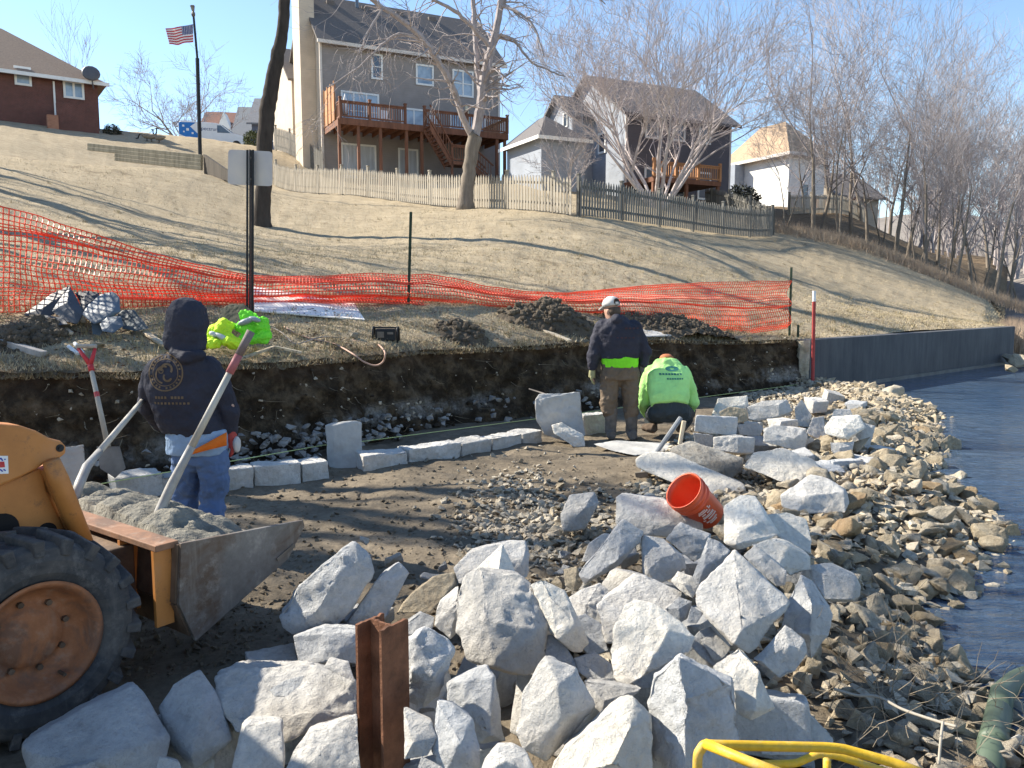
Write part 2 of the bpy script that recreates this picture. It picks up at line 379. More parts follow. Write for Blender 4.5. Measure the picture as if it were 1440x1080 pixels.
# far shore of the lake
def build_far():
    V=[];F=[]; us=range(44); 
    for i in us:
        a=R(24+i*1.2)
        for j,(r,z) in enumerate([(95,-.4),(99,.3),(110,3),(140,9),(190,18),(260,24)]):
            rr=r*(1+.08*noise.noise((i*.3,j,0))); V.append((rr*math.sin(a),rr*math.cos(a),z*(1+.3*noise.noise((i*.25,3,0)))))
    F=[(i*6+j,(i+1)*6+j,(i+1)*6+j+1,i*6+j+1) for i in range(43) for j in range(5)]
    me=bpy.data.meshes.new('far_shore'); me.from_pydata(V,[],F)
    tag(link_mesh('far_shore',me,mat_soil('far_shore_litter',(.16,.14,.12),(.24,.21,.18),(.32,.28,.24),.1,.3,.1),None,True),kind='structure')
build_far()
# ---------------- concrete seawall ----------------
sw=thing('seawall','long dark concrete seawall below the lawn with a pale broken near end','seawall',(W0.x,W0.y,-.6))
b=MB(); A=W0;B=W1; th=WN*.30
V=[];nseg=60
for i in range(nseg+1):
    p=A.lerp(B,i/nseg); V+=[(p.x,p.y,-.6),(p.x+th.x,p.y+th.y,-.6),(p.x+th.x,p.y+th.y,.93),(p.x,p.y,.93)]
F=[(0,1,2,3),(nseg*4+3,nseg*4+2,nseg*4+1,nseg*4)]
for i in range(nseg):
    for k in range(4): F.append((i*4+k,(i+1)*4+k,(i+1)*4+(k+1)%4,i*4+(k+1)%4))
b.add(V,F); b.build('wall_panel',M_wall,sw,bevel=.012)
b=MB(); q=WN*-.07
b.hexa([A+WD*.1+q+Vector((0,0,-.6)),B+q+Vector((0,0,-.6)),B-WN*.003+Vector((0,0,-.6)),A+WD*.1-WN*.003+Vector((0,0,-.6)),A+WD*.1+q+Vector((0,0,-.02)),B+q+Vector((0,0,-.02)),B-WN*.003+Vector((0,0,-.02)),A+WD*.1-WN*.003+Vector((0,0,-.02))])
b.build('footing_ledge',simple('wet_ledge_concrete',(.13,.13,.125),.6,.3,4,.4),sw)
# ragged broken end
V=[];F=[];nr=26;nc=10
for i in range(nr):
    z=-.3+1.215*i/(nr-1)
    for j in range(nc):
        t=j/(nc-1); e=.16+noise.noise((z*4,t*3,1))*.10+noise.noise((z*11,t*9,4))*.05-.10*(1-abs(z-.3))
        if j in (0,nc-1): e=-.02
        p=A+WN*(.005+.29*t)-WD*max(e,-.02); V.append((p.x,p.y,z))
F=[(i*nc+j,i*nc+j+1,(i+1)*nc+j+1,(i+1)*nc+j) for i in range(nr-1) for j in range(nc-1)]
V+= [tuple(A-WD*.06+Vector((0,0,.913))),tuple(A+WN*.3-WD*.06+Vector((0,0,.913)))]
b=MB(); b.add(V,F); b.build('broken_end',simple('broken_pale_concrete',(.50,.44,.33),.95,.35,9,1.,30,.03),sw,smooth=True)
# ---------------- houses ----------------
HD=Vector((.894,.447,0)).normalized(); HN=Vector((-HD.y,HD.x,0))
class Fr:
    def __init__(s,o,d=HD): s.o=Vector((o[0],o[1],0)); s.d=Vector((d[0],d[1],0)).normalized(); s.n=Vector((-s.d.y,s.d.x,0))
    def W(s,a,t,z): p=s.o+s.d*a+s.n*t; return Vector((p.x,p.y,z))
    def pix(s,u,v,t=0.):
        p=PL(u,v,s.o+s.n*t,s.n); return ((p-s.o).dot(s.d),p.z)
    def spix(s,u,v,a=0.):     # on the side plane: depth, z
        p=PL(u,v,s.o+s.d*a,s.d); return ((p-s.o).dot(s.n),p.z)
    def box(s,b,a0,a1,t0,t1,z0,z1,mi=0):
        return b.hexa([s.W(a0,t0,z0),s.W(a1,t0,z0),s.W(a1,t1,z0),s.W(a0,t1,z0),s.W(a0,t0,z1),s.W(a1,t0,z1),s.W(a1,t1,z1),s.W(a0,t1,z1)],mi)
def siding(name,c,pitch=.14):
    m=NM(name,.75,.2); sp=m.n('ShaderNodeSeparateXYZ'); m.l(m.tc,sp.inputs[0])
    fr=m.math('FRACT',m.math('DIVIDE',sp.outputs['Z'],pitch)); 
    f=m.noise(1.5,5,.6); x=m.ramp(f,[(.3,tuple(k*.88 for k in c)),(.7,tuple(k*1.08 for k in c))])
    x=m.mix(m.ramp(fr,[(0.,.35),(.12,0.)]),x,tuple(k*.6 for k in c)); m.color(x); m.bump(fr,.4,.02); return m.m
def shingle(name,c):
    m=NM(name,.9,.15); sp=m.n('ShaderNodeSeparateXYZ'); m.l(m.tc,sp.inputs[0])
    fr=m.math('FRACT',m.math('DIVIDE',sp.outputs['Z'],.11)); f=m.noise(9,6,.8,stretch=(1,1,3)); g=m.noise(.6,4,.6)
    x=m.ramp(f,[(.3,tuple(k*.65 for k in c)),(.7,tuple(k*1.3 for k in c))]); x=m.mix(m.ramp(g,[(.3,.3),(.7,0.)]),x,tuple(k*.7 for k in c))
    x=m.mix(m.ramp(fr,[(0.,.4),(.2,0.)]),x,tuple(k*.5 for k in c)); m.color(x); m.bump(f,.4,.02); return m.m
def brick(name,c,c2):
    m=NM(name,.85,.15); x=m.n('ShaderNodeTexBrick'); x.inputs['Scale'].default_value=4.2; x.inputs['Color1'].default_value=(*c,1); x.inputs['Color2'].default_value=(*c2,1); x.inputs['Mortar'].default_value=(.30,.24,.20,1); x.inputs['Mortar Size'].default_value=.012
    mp=m.n('ShaderNodeMapping'); mp.inputs['Rotation'].default_value=(math.pi/2,0,0); m.l(m.tc,mp.inputs[0]); m.l(mp.outputs[0],x.inputs['Vector'])
    y=m.mix(.4,x.outputs[0],m.ramp(m.noise(2,6,.7),[(.3,tuple(k*.5 for k in c)),(.7,tuple(k*1.4 for k in c))])); m.color(y); m.bump(m.noise(30,4,.6),.3,.01); return m.m
M_white=simple('white_trim',(.78,.77,.74),.6,.06,3,.05); M_gut=simple('pale_gutter',(.62,.56,.50),.6,.1,3,.05)
def glass_mat():
    m=NM('window_glass',.06,.8); f=m.noise(.9,3,.6); m.color(m.ramp(f,[(.35,(.13,.19,.27)),(.6,(.34,.42,.50))])); return m.m
M_glass=glass_mat(); M_dglass=simple('dark_window_glass',(.07,.09,.12),.08,.3,1,0,spec=.8)
M_curt=simple('pale_curtain_behind_glass',(.42,.44,.47),.3,.25,5,0,stretch=(1,1,.1))
def window(fr,parent,r,t=0.,mull=0,rails=0,fw=.11,glass=None,name='window',trim=None,side=False,a=0.):
    # r: (a0,z0,a1,z1) on the front plane, or depth values on the side plane
    a0,z0,a1,z1=r; b=MB(); g=MB(); tr=trim or M_white
    def bx(B,p0,p1,y0,y1,q0,q1):
        if side: fr.box(B,a+y0,a+y1,p0,p1,q0,q1)
        else: fr.box(B,p0,p1,t+y0,t+y1,q0,q1)
    o,i=(-.07,-.002)
    bx(b,a0,a0+fw,o,i,z0,z1); bx(b,a1-fw,a1,o,i,z0,z1); bx(b,a0+fw,a1-fw,o,i,z1-fw,z1); bx(b,a0+fw,a1-fw,o,i,z0,z0+fw)
    for k in range(mull):
        c=a0+(a1-a0)*(k+1)/(mull+1); bx(b,c-fw*.4,c+fw*.4,o+.01,i-.003,z0+fw,z1-fw)
    for k in range(rails):
        c=z0+(z1-z0)*(k+1)/(rails+1); bx(b,a0+fw,a1-fw,o+.018,i-.005,c-fw*.25,c+fw*.25)
    w_=b.build(name,tr,parent)
    bx(g,a0+fw,a1-fw,-.028,-.008,z0+fw,z1-fw); g.build('pane',glass or M_glass,w_)
    return w_
def pixrect(fr,u0,v0,u1,v1,t=0.):
    a0,za=fr.pix(u0,v0,t); a0b,zb=fr.pix(u0,v1,t); a1,_=fr.pix(u1,v1,t); a1b,_=fr.pix(u1,v0,t)
    return ((a0+a0b)/2,zb,(a1+a1b)/2,za)
def slab(b,q,thick=.16,mi=0):   # roof plane, four corners, thickened downwards
    q=[Vector(p) for p in q]; e=Vector((0,0,-thick)); return b.hexa([p+e for p in q]+q,mi)
def gable_s(b,fr,a0,a1,t0,t1,ze,zr,ov=.4,ro=.35,th=.16):  # ridge runs along the front
    tm=(t0+t1)/2; k=(zr-ze)/(tm-t0)
    slab(b,[fr.W(a0-ro,t0-ov,ze-k*ov),fr.W(a1+ro,t0-ov,ze-k*ov),fr.W(a1+ro,tm,zr),fr.W(a0-ro,tm,zr)],th)
    slab(b,[fr.W(a1+ro,t1+ov,ze-k*ov),fr.W(a0-ro,t1+ov,ze-k*ov),fr.W(a0-ro,tm+.001,zr-.003),fr.W(a1+ro,tm+.001,zr-.003)],th)
def gable_fill(b,fr,a0,a1,t0,t1,z0,ze,zr,dz=.12):         # walls with the two gable ends
    tm=(t0+t1)/2
    for a,e in ((a0,1),(a1,-1)):
        pass
    pr=[fr.W(a0,t0,z0),fr.W(a0,t1,z0),fr.W(a0,t1,ze-dz),fr.W(a0,tm,zr-dz),fr.W(a0,t0,ze-dz)]
    b.prism(pr,fr.d*(a1-a0))
# --- main grey house with the raised deck
F2=Fr((-11.4,50)); z0=8.6; ze=17.3
A1,_=F2.pix(702,150); 
h2=thing('house','large grey three-storey house with a brown raised deck and a tall chimney','house',tuple(F2.W(5,3,z0)))
m_grey=siding('warm_grey_siding',(.285,.255,.24)); m_cream=siding('cream_siding',(.56,.47,.37)); m_roof=shingle('brown_grey_shingles',(.165,.145,.135))
b=MB(); gable_fill(b,F2,0,A1,0,8,z0,ze,20.9); b.build('wall',m_grey,h2)
b=MB(); F2.box(b,-.03,-.003,.02,7.9,z0,ze-.5); b.prism([F2.W(-.003,.02,ze-.5),F2.W(-.003,7.9,ze-.5),F2.W(-.003,4,20.35)],F2.d*-.027); b.build('side_cladding',m_cream,h2)
b=MB(); gable_s(b,F2,0,A1,0,8,ze,20.9); rf=b.build('roof',m_roof,h2)
b=MB(); F2.box(b,-.35,A1+.35,-.52,-.405,ze-.62,ze-.42); b.build('gutter',M_gut,h2)
b=MB(); F2.box(b,-.95,-.04,1.5,3.5,z0,24.5); b.build('chimney',m_cream,h2)
b=MB(); F2.box(b,-.14,.0,-.05,-.003,z0,ze-.45); b.build('corner_trim',M_gut,h2); b=MB(); F2.box(b,A1-.1,A1+.04,-.05,-.003,z0,ze-.45); b.build('corner_trim',M_gut,h2)
b=MB()
for u in (367,): pass
for k in range(4): b=MB(); F2.box(b,1.2+k*2.3,1.7+k*2.3,3.2,3.6,20.0,20.45); b.build('roof_vent',m_roof,h2)
b=MB(); F2.box(b,3.1,3.3,3.3,3.5,20.3,21.2); b.build('vent_pipe',M_dglass,h2)
# left wing
b=MB(); 
wa0=F2.pix(411,150,6.)[0]; wa1=F2.pix(441,150,6.)[0]; wze=F2.pix(425,108,6.)[1]; wzr=F2.pix(400,68,9.5)[1]
gable_fill(b,F2,wa0,0,6,13,z0,wze,wzr); wing=b.build('wing_wall',m_cream,h2)
b=MB(); gable_s(b,F2,wa0,.5,6,13,wze,wzr,.35,.3); b.build('wing_roof',m_roof,h2)
for r,mu,ra,gl in [((521.7,75,537.8,111),0,1,M_dglass),((584.5,89.5,609.5,119),0,0,M_glass),((636,97,665.5,134.7),1,1,None),((479.5,127,533,181),2,1,None),((564,151,599.5,192),1,0,None),((632,158,683,196),2,0,None)]:
    window(F2,h2,pixrect(F2,*r),mull=mu,rails=ra,glass=gl,name='window' if r[3]<180 else 'glass_door')
for r in [(479.5,200.5,529,252),(560,208,588,252)]: window(F2,h2,pixrect(F2,*r),mull=1,glass=M_curt,name='glass_door')
# deck
m_deck=wood('red_brown_deck_wood',(.19,.085,.05)); m_deckl=wood('orange_deck_wood',(.42,.21,.10))
dk=thing('deck','brown wooden raised deck with railings and stairs behind the grey house','deck',tuple(F2.W(5,-2,z0)))
T=-3.6; dL,zr0=F2.pix(478,152,T); dR,_=F2.pix(714,183,T); zf=F2.pix(593,176,T)[1]; zt=F2.pix(595,165,T)[1]; zt=max(zt,zf+.95)
b=MB(); F2.box(b,dL,dR,T,-.09,zf-.05,zf); b.build('floor_boards',m_deck,dk)
b=MB(); F2.box(b,dL,dR,T-.05,T-.003,zf-.38,zf-.02); F2.box(b,dL-.05,dL-.003,T,-.09,zf-.38,zf-.02); F2.box(b,dR+.003,dR+.05,T,-.09,zf-.38,zf-.02)
k=dL+.5
while k<dR: F2.box(b,k,k+.05,T+.01,-.1,zf-.3,zf-.053); k+=.6
b.build('joists',m_deck,dk)
sa,_=F2.pix(595,167,T); 
def rail(fr,a0,a1,t,zb,ztop,side=False,mat=m_deck,par=dk):
    b=MB()
    def bx(p0,p1,y0,y1,q0,q1):
        if side: fr.box(b,t+y0,t+y1,p0,p1,q0,q1)
        else: fr.box(b,p0,p1,t+y0,t+y1,q0,q1)
    bx(a0,a1,-.07,.07,ztop-.06,ztop); bx(a0,a1,-.03,.03,ztop-.16,ztop-.063); bx(a0,a1,-.03,.03,zb+.06,zb+.14)
    k=a0+.1
    while k<a1: bx(k,k+.045,-.02,.02,zb+.143,ztop-.163); k+=.15
    return b.build('railing',mat,par)
rail(F2,dL,sa-1.1,T+.03,zf,zt); rail(F2,sa+.1,dR,T+.03,zf,zt); rail(F2,T+.1,-.1,dL+.05,zf,zt,True); rail(F2,T+.1,-.1,dR-.05,zf,zt,True,m_deckl)
for u in (478,505,536,572.5,594,700,711):
    a,_=F2.pix(u,190,T); b=MB(); F2.box(b,a-.08,a+.08,T+.06,T+.22,z0-.5,zf-.055); b.build('post',m_deck,dk)
for a in (dL+.02,dL+(sa-1.1-dL)*.45,sa-1.1,sa+.1,(sa+dR)*.5,dR-.02):
    b=MB(); F2.box(b,a-.07,a+.07,T-.04,T+.1,zf,zt+.12); F2.box(b,a-.09,a+.09,T-.06,T+.12,zt+.123,zt+.19); b.build('railing_post',m_deck,dk)
b=MB(); F2.box(b,dL-.04,dL+.03,-2.6,-.15,zf+.05,zf+2.1); 
for q in (-2.6,-1.8,-1.0,-.2): F2.box(b,dL-.09,dL-.043,q-.04,q+.06,zf,zf+2.2)
b.build('privacy_screen',m_deckl,dk)
# stairs: two flights along the front of the deck
def flight(p,q,t0,t1,par):
    b=MB(); (a0,za),(a1,zb)=p,q; n=int(abs(za-zb)/.18)
    for k in range(n): 
        a=a0+(a1-a0)*k/n; z=za+(zb-za)*(k+1)/n; F2.box(b,a,a+(a1-a0)/n*1.1,t0+.05,t1-.05,z-.05,z)
    for t in (t0,t1-.05):
        b.hexa([F2.W(a0,t,za-.45),F2.W(a1,t,zb-.35),F2.W(a1,t+.05,zb-.35),F2.W(a0,t+.05,za-.45),F2.W(a0,t,za-.05),F2.W(a1,t,zb+.02),F2.W(a1,t+.05,zb+.02),F2.W(a0,t+.05,za-.05)])
    s=b.build('stair_flight',m_deck,par)
    b=MB()
    for t in (t0,t1):
        b.bar(F2.W(a0,t,za+.95),F2.W(a1,t,zb+.95),.09,.07); b.bar(F2.W(a0,t,za+.12),F2.W(a1,t,zb+.12),.05,.07)
        m=int(abs(a1-a0)/.16)
        for k in range(1,m): f=k/m; a=a0+(a1-a0)*f; z=za+(zb-za)*f; b.bar(F2.W(a,t,z+.15),F2.W(a,t,z+.92),.04)
    b.build('stair_railing',m_deck,s)
T2=T-1.15; la,lz=F2.pix(635,226,T2); la2=F2.pix(664,228,T2)[0]; ga=F2.pix(694,250,T2)[0]; gz=zh(*F2.W(ga,T2,0)[:2])
flight((sa,zf),(la,lz),T2,T-.06,dk)
b=MB(); F2.box(b,la,la2,T2,T-.06,lz-.2,lz); b.build('stair_landing',m_deck,dk); rail(F2,la,la2,T2+.03,lz,lz+.95)
flight((la2,lz),(ga,max(gz,lz-1.9)),T2,T-.06,dk)
for a in (la+.05,la2-.05): b=MB(); F2.box(b,a-.06,a+.06,T2,T2+.12,z0-1,lz+1.05); b.build('post',m_deck,dk)
for (u,v0,v1,colr,lab) in [(485,132,166,(.75,.73,.70),'folded white parasol standing at the left end of the raised deck'),(656,146,176,(.66,.55,.36),'folded tan parasol standing on the deck behind the forked tree')]:
    a,zz=F2.pix(u,v0,-1.8); p=F2.W(a,-1.8,zf); h=zz-zf
    t=thing('folded_parasol',lab,'parasol',tuple(p)); b=MB(); b.tube([p,p+Vector((0,0,h*.4))],.03,6); b.build('pole',M_gut,t)
    b=MB(); b.tube([p+Vector((0,0,h*.32)),p+Vector((0,0,h*.45)),p+Vector((0,0,h*.75)),p+Vector((0,0,h))],[.16,.19,.14,.03],9); b.build('canopy',simple('parasol_cloth',colr,.9,.15),t,smooth=True)
# deck furniture and an air conditioner
def patio_chair(p,rz,lab):
    t=thing('patio_chair',lab,'chair',tuple(p)); M=Matrix.Rotation(rz,3,'Z'); p=Vector(p)
    b=MB(); b.box(p+Vector((0,0,.42)),(.5,.5,.05),M=M); b.build('seat',M_white,t)
    b=MB(); b.box(p+M@Vector((0,.24,.72)),(.5,.04,.55),M=M); b.build('backrest',M_white,t)
    for x in(-1,1):
        for y in(-1,1): b=MB(); b.box(p+M@Vector((.22*x,.22*y,.2)),(.04,.04,.39),M=M); b.build('leg',M_white,t)
for u,lab in ((543,'white patio chair on the deck near its left corner'),(612,'white patio chair on the deck right of the stair head')):
    a,_=F2.pix(u,180,-2.2); patio_chair(F2.W(a,-2.2,zf),.6,lab)
# --- neighbour: blue-grey house with gables
def side_house(name,label,cat,u,d,z0,vE,depth,zpeak_v,upeak,width,mw,mr,ov=.35):
    pass
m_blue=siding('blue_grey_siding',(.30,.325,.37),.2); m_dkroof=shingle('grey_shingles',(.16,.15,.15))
F3=Fr(P(878,275,46)[:2]); z3=6.4; e3=F3.spix(878,152,0)[1]; pk=F3.spix(829,106,0); tm=pk[0]; 
h3=thing('house','blue-grey gabled house half hidden behind the many-stemmed bare tree','house',tuple(F3.W(4,3,z3)))
a3=F3.pix(1028,180)[0]
b=MB(); gable_fill(b,F3,0,a3,0,2*tm,z3,e3,pk[1]); b.build('wall',m_blue,h3)
b=MB(); gable_s(b,F3,0,a3,0,2*tm,e3,pk[1],.5,.4); b.build('roof',m_dkroof,h3)
b=MB(); F3.box(b,0,.12,-.04,-.003,z3,e3-.3); b.build('corner_trim',M_gut,h3); b=MB(); F3.box(b,a3-.1,a3+.03,-.04,-.003,z3,e3-.3); b.build('corner_trim',M_gut,h3)
m_br=siding('shade_darkened_rear_siding',(.115,.11,.125),.2)  # shade of the rear face is put into this darker siding colour
b=MB(); F3.box(b,.13,a3-.11,-.035,-.003,z3,e3-.25); b.build('rear_shade_cladding',m_br,h3)
for a in (1.3,3.2,5.1):
    if a+1<a3: window(F3,h3,(a,z3+4.2,a+.9,z3+5.4),t=-.035,glass=M_dglass); window(F3,h3,(a,z3+1,a+1.,z3+2.6),t=-.035,glass=M_dglass)
window(F3,h3,(tm*.5,z3+3.6,tm*.5+.8,z3+4.8),side=True,a=0,glass=M_dglass)
# wing with its own gable
p8=F3.spix(805,150,-1.4); q8=F3.spix(768,160,-1.4); 
FW=Fr(F3.W(-1.4,p8[0],0)[:2]); zE=F3.spix(805,157,-1.4)[1]; zP=F3.spix(786,134,-1.4)[1]; wd=q8[0]-p8[0]
b=MB(); gable_fill(b,FW,0,1.6,0,wd,z3,zE,zP); b.build('wing_wall',m_blue,h3)
b=MB(); gable_s(b,FW,0,1.7,0,wd,zE,zP,.35,.35); b.build('wing_roof',m_dkroof,h3)
r0=FW.spix(799,178,0); r1=FW.spix(793,160,0); window(FW,h3,(r0[0],r0[1],r1[0],r1[1]),side=True,a=0,glass=M_dglass,fw=.06)
# orange deck behind it
dk3=thing('deck','orange-brown wooden deck behind the many-stemmed bare tree','deck',tuple(F3.W(4,-1.5,z3)))
d0,zz=F3.pix(919,248,-3); d1,_=F3.pix(1014,250,-3); zt3=F3.pix(970,230,-3)[1]
b=MB(); F3.box(b,d0,d1,-3,-.04,zz-.25,zz); b.build('floor_boards',m_deck,dk3)
rail(F3,d0,d1,-2.95,zz,zt3,False,m_deckl,dk3)
for a in (d0+.1,(d0+d1)/2,d1-.1): b=MB(); F3.box(b,a-.08,a+.08,-2.95,-2.8,z3-1.5,zz-.253); b.build('post',m_deck,dk3)
for a in (d0+.05,d0+(d1-d0)*.33,d0+(d1-d0)*.66,d1-.05): b=MB(); F3.box(b,a-.07,a+.07,-3.02,-2.88,zz,zt3+.15); b.build('railing_post',m_deckl,dk3)
# garage / low wing nearer
FG=Fr(P(761,258,43)[:2]); gz0=5.8; ge=FG.spix(760,194,0)[1]; gt=FG.spix(713,198,0)[0]; gp=FG.spix(757,171,1.5)[1]; ga1=FG.pix(822,200)[0]
g=thing('outbuilding','low blue-grey building with a hipped grey roof behind the pale fence','outbuilding',tuple(FG.W(1,3,gz0)))
b=MB(); FG.box(b,0,ga1,0,gt,gz0,ge); b.build('wall',m_blue,g)
b=MB(); c=[FG.W(-.35,-.35,ge),FG.W(ga1+.3,-.35,ge),FG.W(ga1+.3,gt+.35,ge),FG.W(-.35,gt+.35,ge)]; t_=[FG.W(ga1*.45,1.7,gp),FG.W(ga1*.46,gt-1.5,gp)]
b.add(c+t_,[(3,2,1,0),(0,1,4),(1,2,5,4),(2,3,5),(3,0,4,5)]); b.build('roof',m_dkroof,g)
b=MB(); FG.box(b,-.40,-.36,-.35,gt+.35,ge-.12,ge+.06); FG.box(b,-.40,ga1+.3,-.40,-.36,ge-.12,ge+.06); b.build('fascia',M_white,g)
# --- white house
F4=Fr(P(1107,300,62)[:2]); z4=5.5; e4=F4.spix(1107,216,0)[1]; t4=F4.spix(1022,212,0)[0]; a4=F4.pix(1160,230)[0]; pz=F4.spix(1062,181,1.5)[1]
h4=thing('house','white house with a tan hipped roof left of the wood','house',tuple(F4.W(2,4,z4)))
m_wh=siding('white_siding',(.72,.70,.66),.2); m_tr=shingle('tan_shingles',(.42,.30,.20))
b=MB(); F4.box(b,0,a4,0,t4,z4,e4); b.build('wall',m_wh,h4)
b=MB(); c=[F4.W(-.5,-.5,e4),F4.W(a4+.4,-.5,e4),F4.W(a4+.4,t4+.5,e4),F4.W(-.5,t4+.5,e4)]; t_=[F4.W(a4*.45,2.2,pz),F4.W(a4*.46,t4-2,pz+.0)]
b.add(c+t_,[(3,2,1,0),(0,1,4),(1,2,5,4),(2,3,5),(3,0,4,5)]); b.build('roof',m_tr,h4)
b=MB(); F4.box(b,-.56,-.51,-.5,t4+.5,e4-.2,e4+.04); F4.box(b,-.56,a4+.4,-.56,-.51,e4-.2,e4+.04); b.build('fascia',M_gut,h4)
b=MB(); s0=F4.spix(1047,240,0)[0]; F4.box(b,-1.,-.003,s0,s0+1.6,z4,e4-.22); b.build('chimney',m_blue,h4)
window(F4,h4,(t4*.35,z4+2,t4*.35+.9,z4+3.4),side=True,a=0,glass=M_dglass); window(F4,h4,(1.2,z4+3.5,2.1,z4+4.8),glass=M_dglass)
# --- low house with a brown deck further right
F5=Fr(P(1175,300,66)[:2]); z5=5; e5=F5.pix(1190,270)[1]; a5=F5.pix(1236,275)[0]; p5=F5.pix(1200,246,3)[1]
h5=thing('house','low grey-brown roofed house glimpsed between the trunks right of the white house','house',tuple(F5.W(2,2,z5)))
m_tn=siding('tan_siding',(.34,.30,.25),.2); b=MB(); gable_fill(b,F5,0,a5,0,6,z5,e5,p5); b.build('wall',m_tn,h5); b=MB(); gable_s(b,F5,0,a5,0,6,e5,p5,.5,.5); b.build('roof',shingle('weathered_shingles',(.22,.19,.17)),h5)
window(F5,h5,(1.2,e5-1.6,2.4,e5-.6),glass=M_dglass)
dk5=thing('deck','small brown deck on posts between the white house and the wood','deck',tuple(P(1170,310,60))); F6=Fr(P(1143,300,60)[:2]); q0=0; q1=F6.pix(1204,290)[0]; zt6=F6.pix(1170,277)[1]; 
b=MB(); F6.box(b,q0,q1,0,2.5,zt6-1.25,zt6-1.05); b.build('floor_boards',m_deck,dk5); rail(F6,q0,q1,.04,zt6-1.05,zt6,False,m_deck,dk5)
for a in (.1,q1*.5,q1-.1): b=MB(); F6.box(b,a-.08,a+.08,-.02,.12,z5-.5,zt6+.1); b.build('post',m_deck,dk5)
# --- brick house, far left
F1=Fr(P(141,190,50)[:2],(.80,-.60)) 
F1=Fr(P(141,190,50)[:2],(-.82,-.57))   # wall runs from its right-hand corner towards the left and nearer
zb=10.6; eb=F1.pix(138,118)[1]; sB=14.
h1=thing('house','red brick house with a brown shingle roof and satellite dish at far left','house',tuple(F1.W(6,-3,zb)))
def h1box(b,a0,a1,t0,t1,q0,q1): F1.box(b,a0,a1,t0,t1,q0,q1)
m_brick=brick('red_brick',(.15,.062,.05),(.10,.048,.042)); m_bro=shingle('brown_shingles',(.30,.22,.165))
kL=F1.pix(0,60)[0]; zl=F1.pix(0,68)[1]
b=MB(); h1box(b,0,sB,-9,0,zb-1.5,eb); b.build('wall',m_brick,h1)
_a,zrg=F1.pix(2,40,-4.5)
b=MB(); c=[F1.W(-.5,.5,eb-.05),F1.W(sB+.5,.5,eb-.05),F1.W(sB+.5,-9.5,eb-.05),F1.W(-.5,-9.5,eb-.05)]; t_=[F1.W(_a,-4.5,zrg),F1.W(sB-.2,-4.5,zrg)]
b.add(c+t_,[(0,1,2,3),(1,0,4,5),(2,1,5),(3,2,5,4),(0,3,4)]); b.build('roof',m_bro,h1)
b=MB(); h1box(b,-.55,sB,.503,.62,eb-.2,eb+.0); b.build('gutter',M_white,h1)
def w1(u0,v0,u1,v1,**k):
    a0,za=F1.pix(u0,v0); a1,zb_=F1.pix(u1,v1); a0,a1=sorted((a0,a1)); b=MB(); tr=.12
    h1box(b,a0,a1,.003,.07,zb_,zb_+tr); h1box(b,a0,a1,.003,.07,za-tr,za); h1box(b,a0,a0+tr,.003,.07,zb_+tr,za-tr); h1box(b,a1-tr,a1,.003,.07,zb_+tr,za-tr)
    if k.get('m'): h1box(b,(a0+a1)/2-.06,(a0+a1)/2+.06,.004,.065,zb_+tr,za-tr)
    w_=b.build('window',M_white,h1); g=MB(); h1box(g,a0+tr,a1-tr,.005,.03,zb_+tr,za-tr); g.build('pane',M_glass,w_)
w1(19,92,45,122); w1(88,112,119,141,m=1)
a=F1.pix(75.5,120)[0]; b=MB(); h1box(b,a-.05,a+.05,.003,.09,zb-.5,eb-.2); b.build('downpipe',M_white,h1)
a=F1.pix(80,165,2)[0]; a2=F1.pix(138,165,2)[0]; q=F1.W(a2,2,0); zg=zh(q.x,q.y); b=MB(); h1box(b,a2,a,1.8,2.1,zg-1,F1.pix(110,148,2)[1]); b.build('garden_wall',m_brick,h1)
b=MB(); h1box(b,a-.05,a+.5,1.7,2.2,zg-1,F1.pix(80,163,2)[1]); b.build('brick_pier',brick('orange_brick',(.42,.20,.12),(.30,.13,.08)),h1)
b=MB(); c=P(128,103,49.2); M=Matrix.Rotation(R(30),3,'Z')@Matrix.Rotation(R(70),3,'X'); b.ell(c,(.5,.5,.1),14,6,M); b.tube([c,c+Vector((.1,0,-.9))],.04,6); b.build('satellite_dish',simple('dish_grey',(.10,.10,.11),.5,.1),h1,smooth=True)
# --- distant houses on the crest
def far_house(name,label,u0,u1,vb,ve,vr,d,mw,mr,gable=False):
    F=Fr(P(u0,vb,d)[:2],(1,.12)); a1=F.pix(u1,vb)[0]; zb_=F.pix(u0,vb)[1]-2; e=F.pix(u0,ve)[1]; r=F.pix(u0,vr,4)[1]
    t=thing('house',label,'house',tuple(F.W(a1/2,3,zb_))); b=MB(); gable_fill(b,F,0,a1,0,8,zb_,e,r); b.build('wall',mw,t); b=MB(); gable_s(b,F,0,a1,0,8,e,r,.4,.4); b.build('roof',mr,t)
    window(F,t,(a1*.4,e-1.9,a1*.4+1.1,e-.7),glass=M_dglass); return t,F,a1,e
m_w2=siding('pink_brick_front',(.50,.34,.28),.2)
t6,F7,a7,e7=far_house('house','distant house with a red-brown roof behind the parked van',284,330,205,181,157,95,m_w2,shingle('red_brown_shingles',(.24,.13,.10)))
b=MB(); b.prism([F7.W(a7*.45,-.5,e7-.8),F7.W(a7*1.0,-.5,e7-.8),F7.W(a7*.72,-.5,e7+1.9)],F7.n*2.2); b.build('gable',M_white,t6)
far_house('house','distant house with the narrow pale grey roof right of the red-brown roof',331,353,208,188,150,84,siding('slate_blue_siding',(.14,.16,.21)),shingle('pale_grey_shingles',(.27,.27,.27)))
far_house('house','distant slate-blue house with grey roof behind the dark leaning trunk',355,400,208,169,138,76,siding('slate_siding',(.12,.14,.20)),shingle('mid_grey_shingles',(.22,.22,.23)))
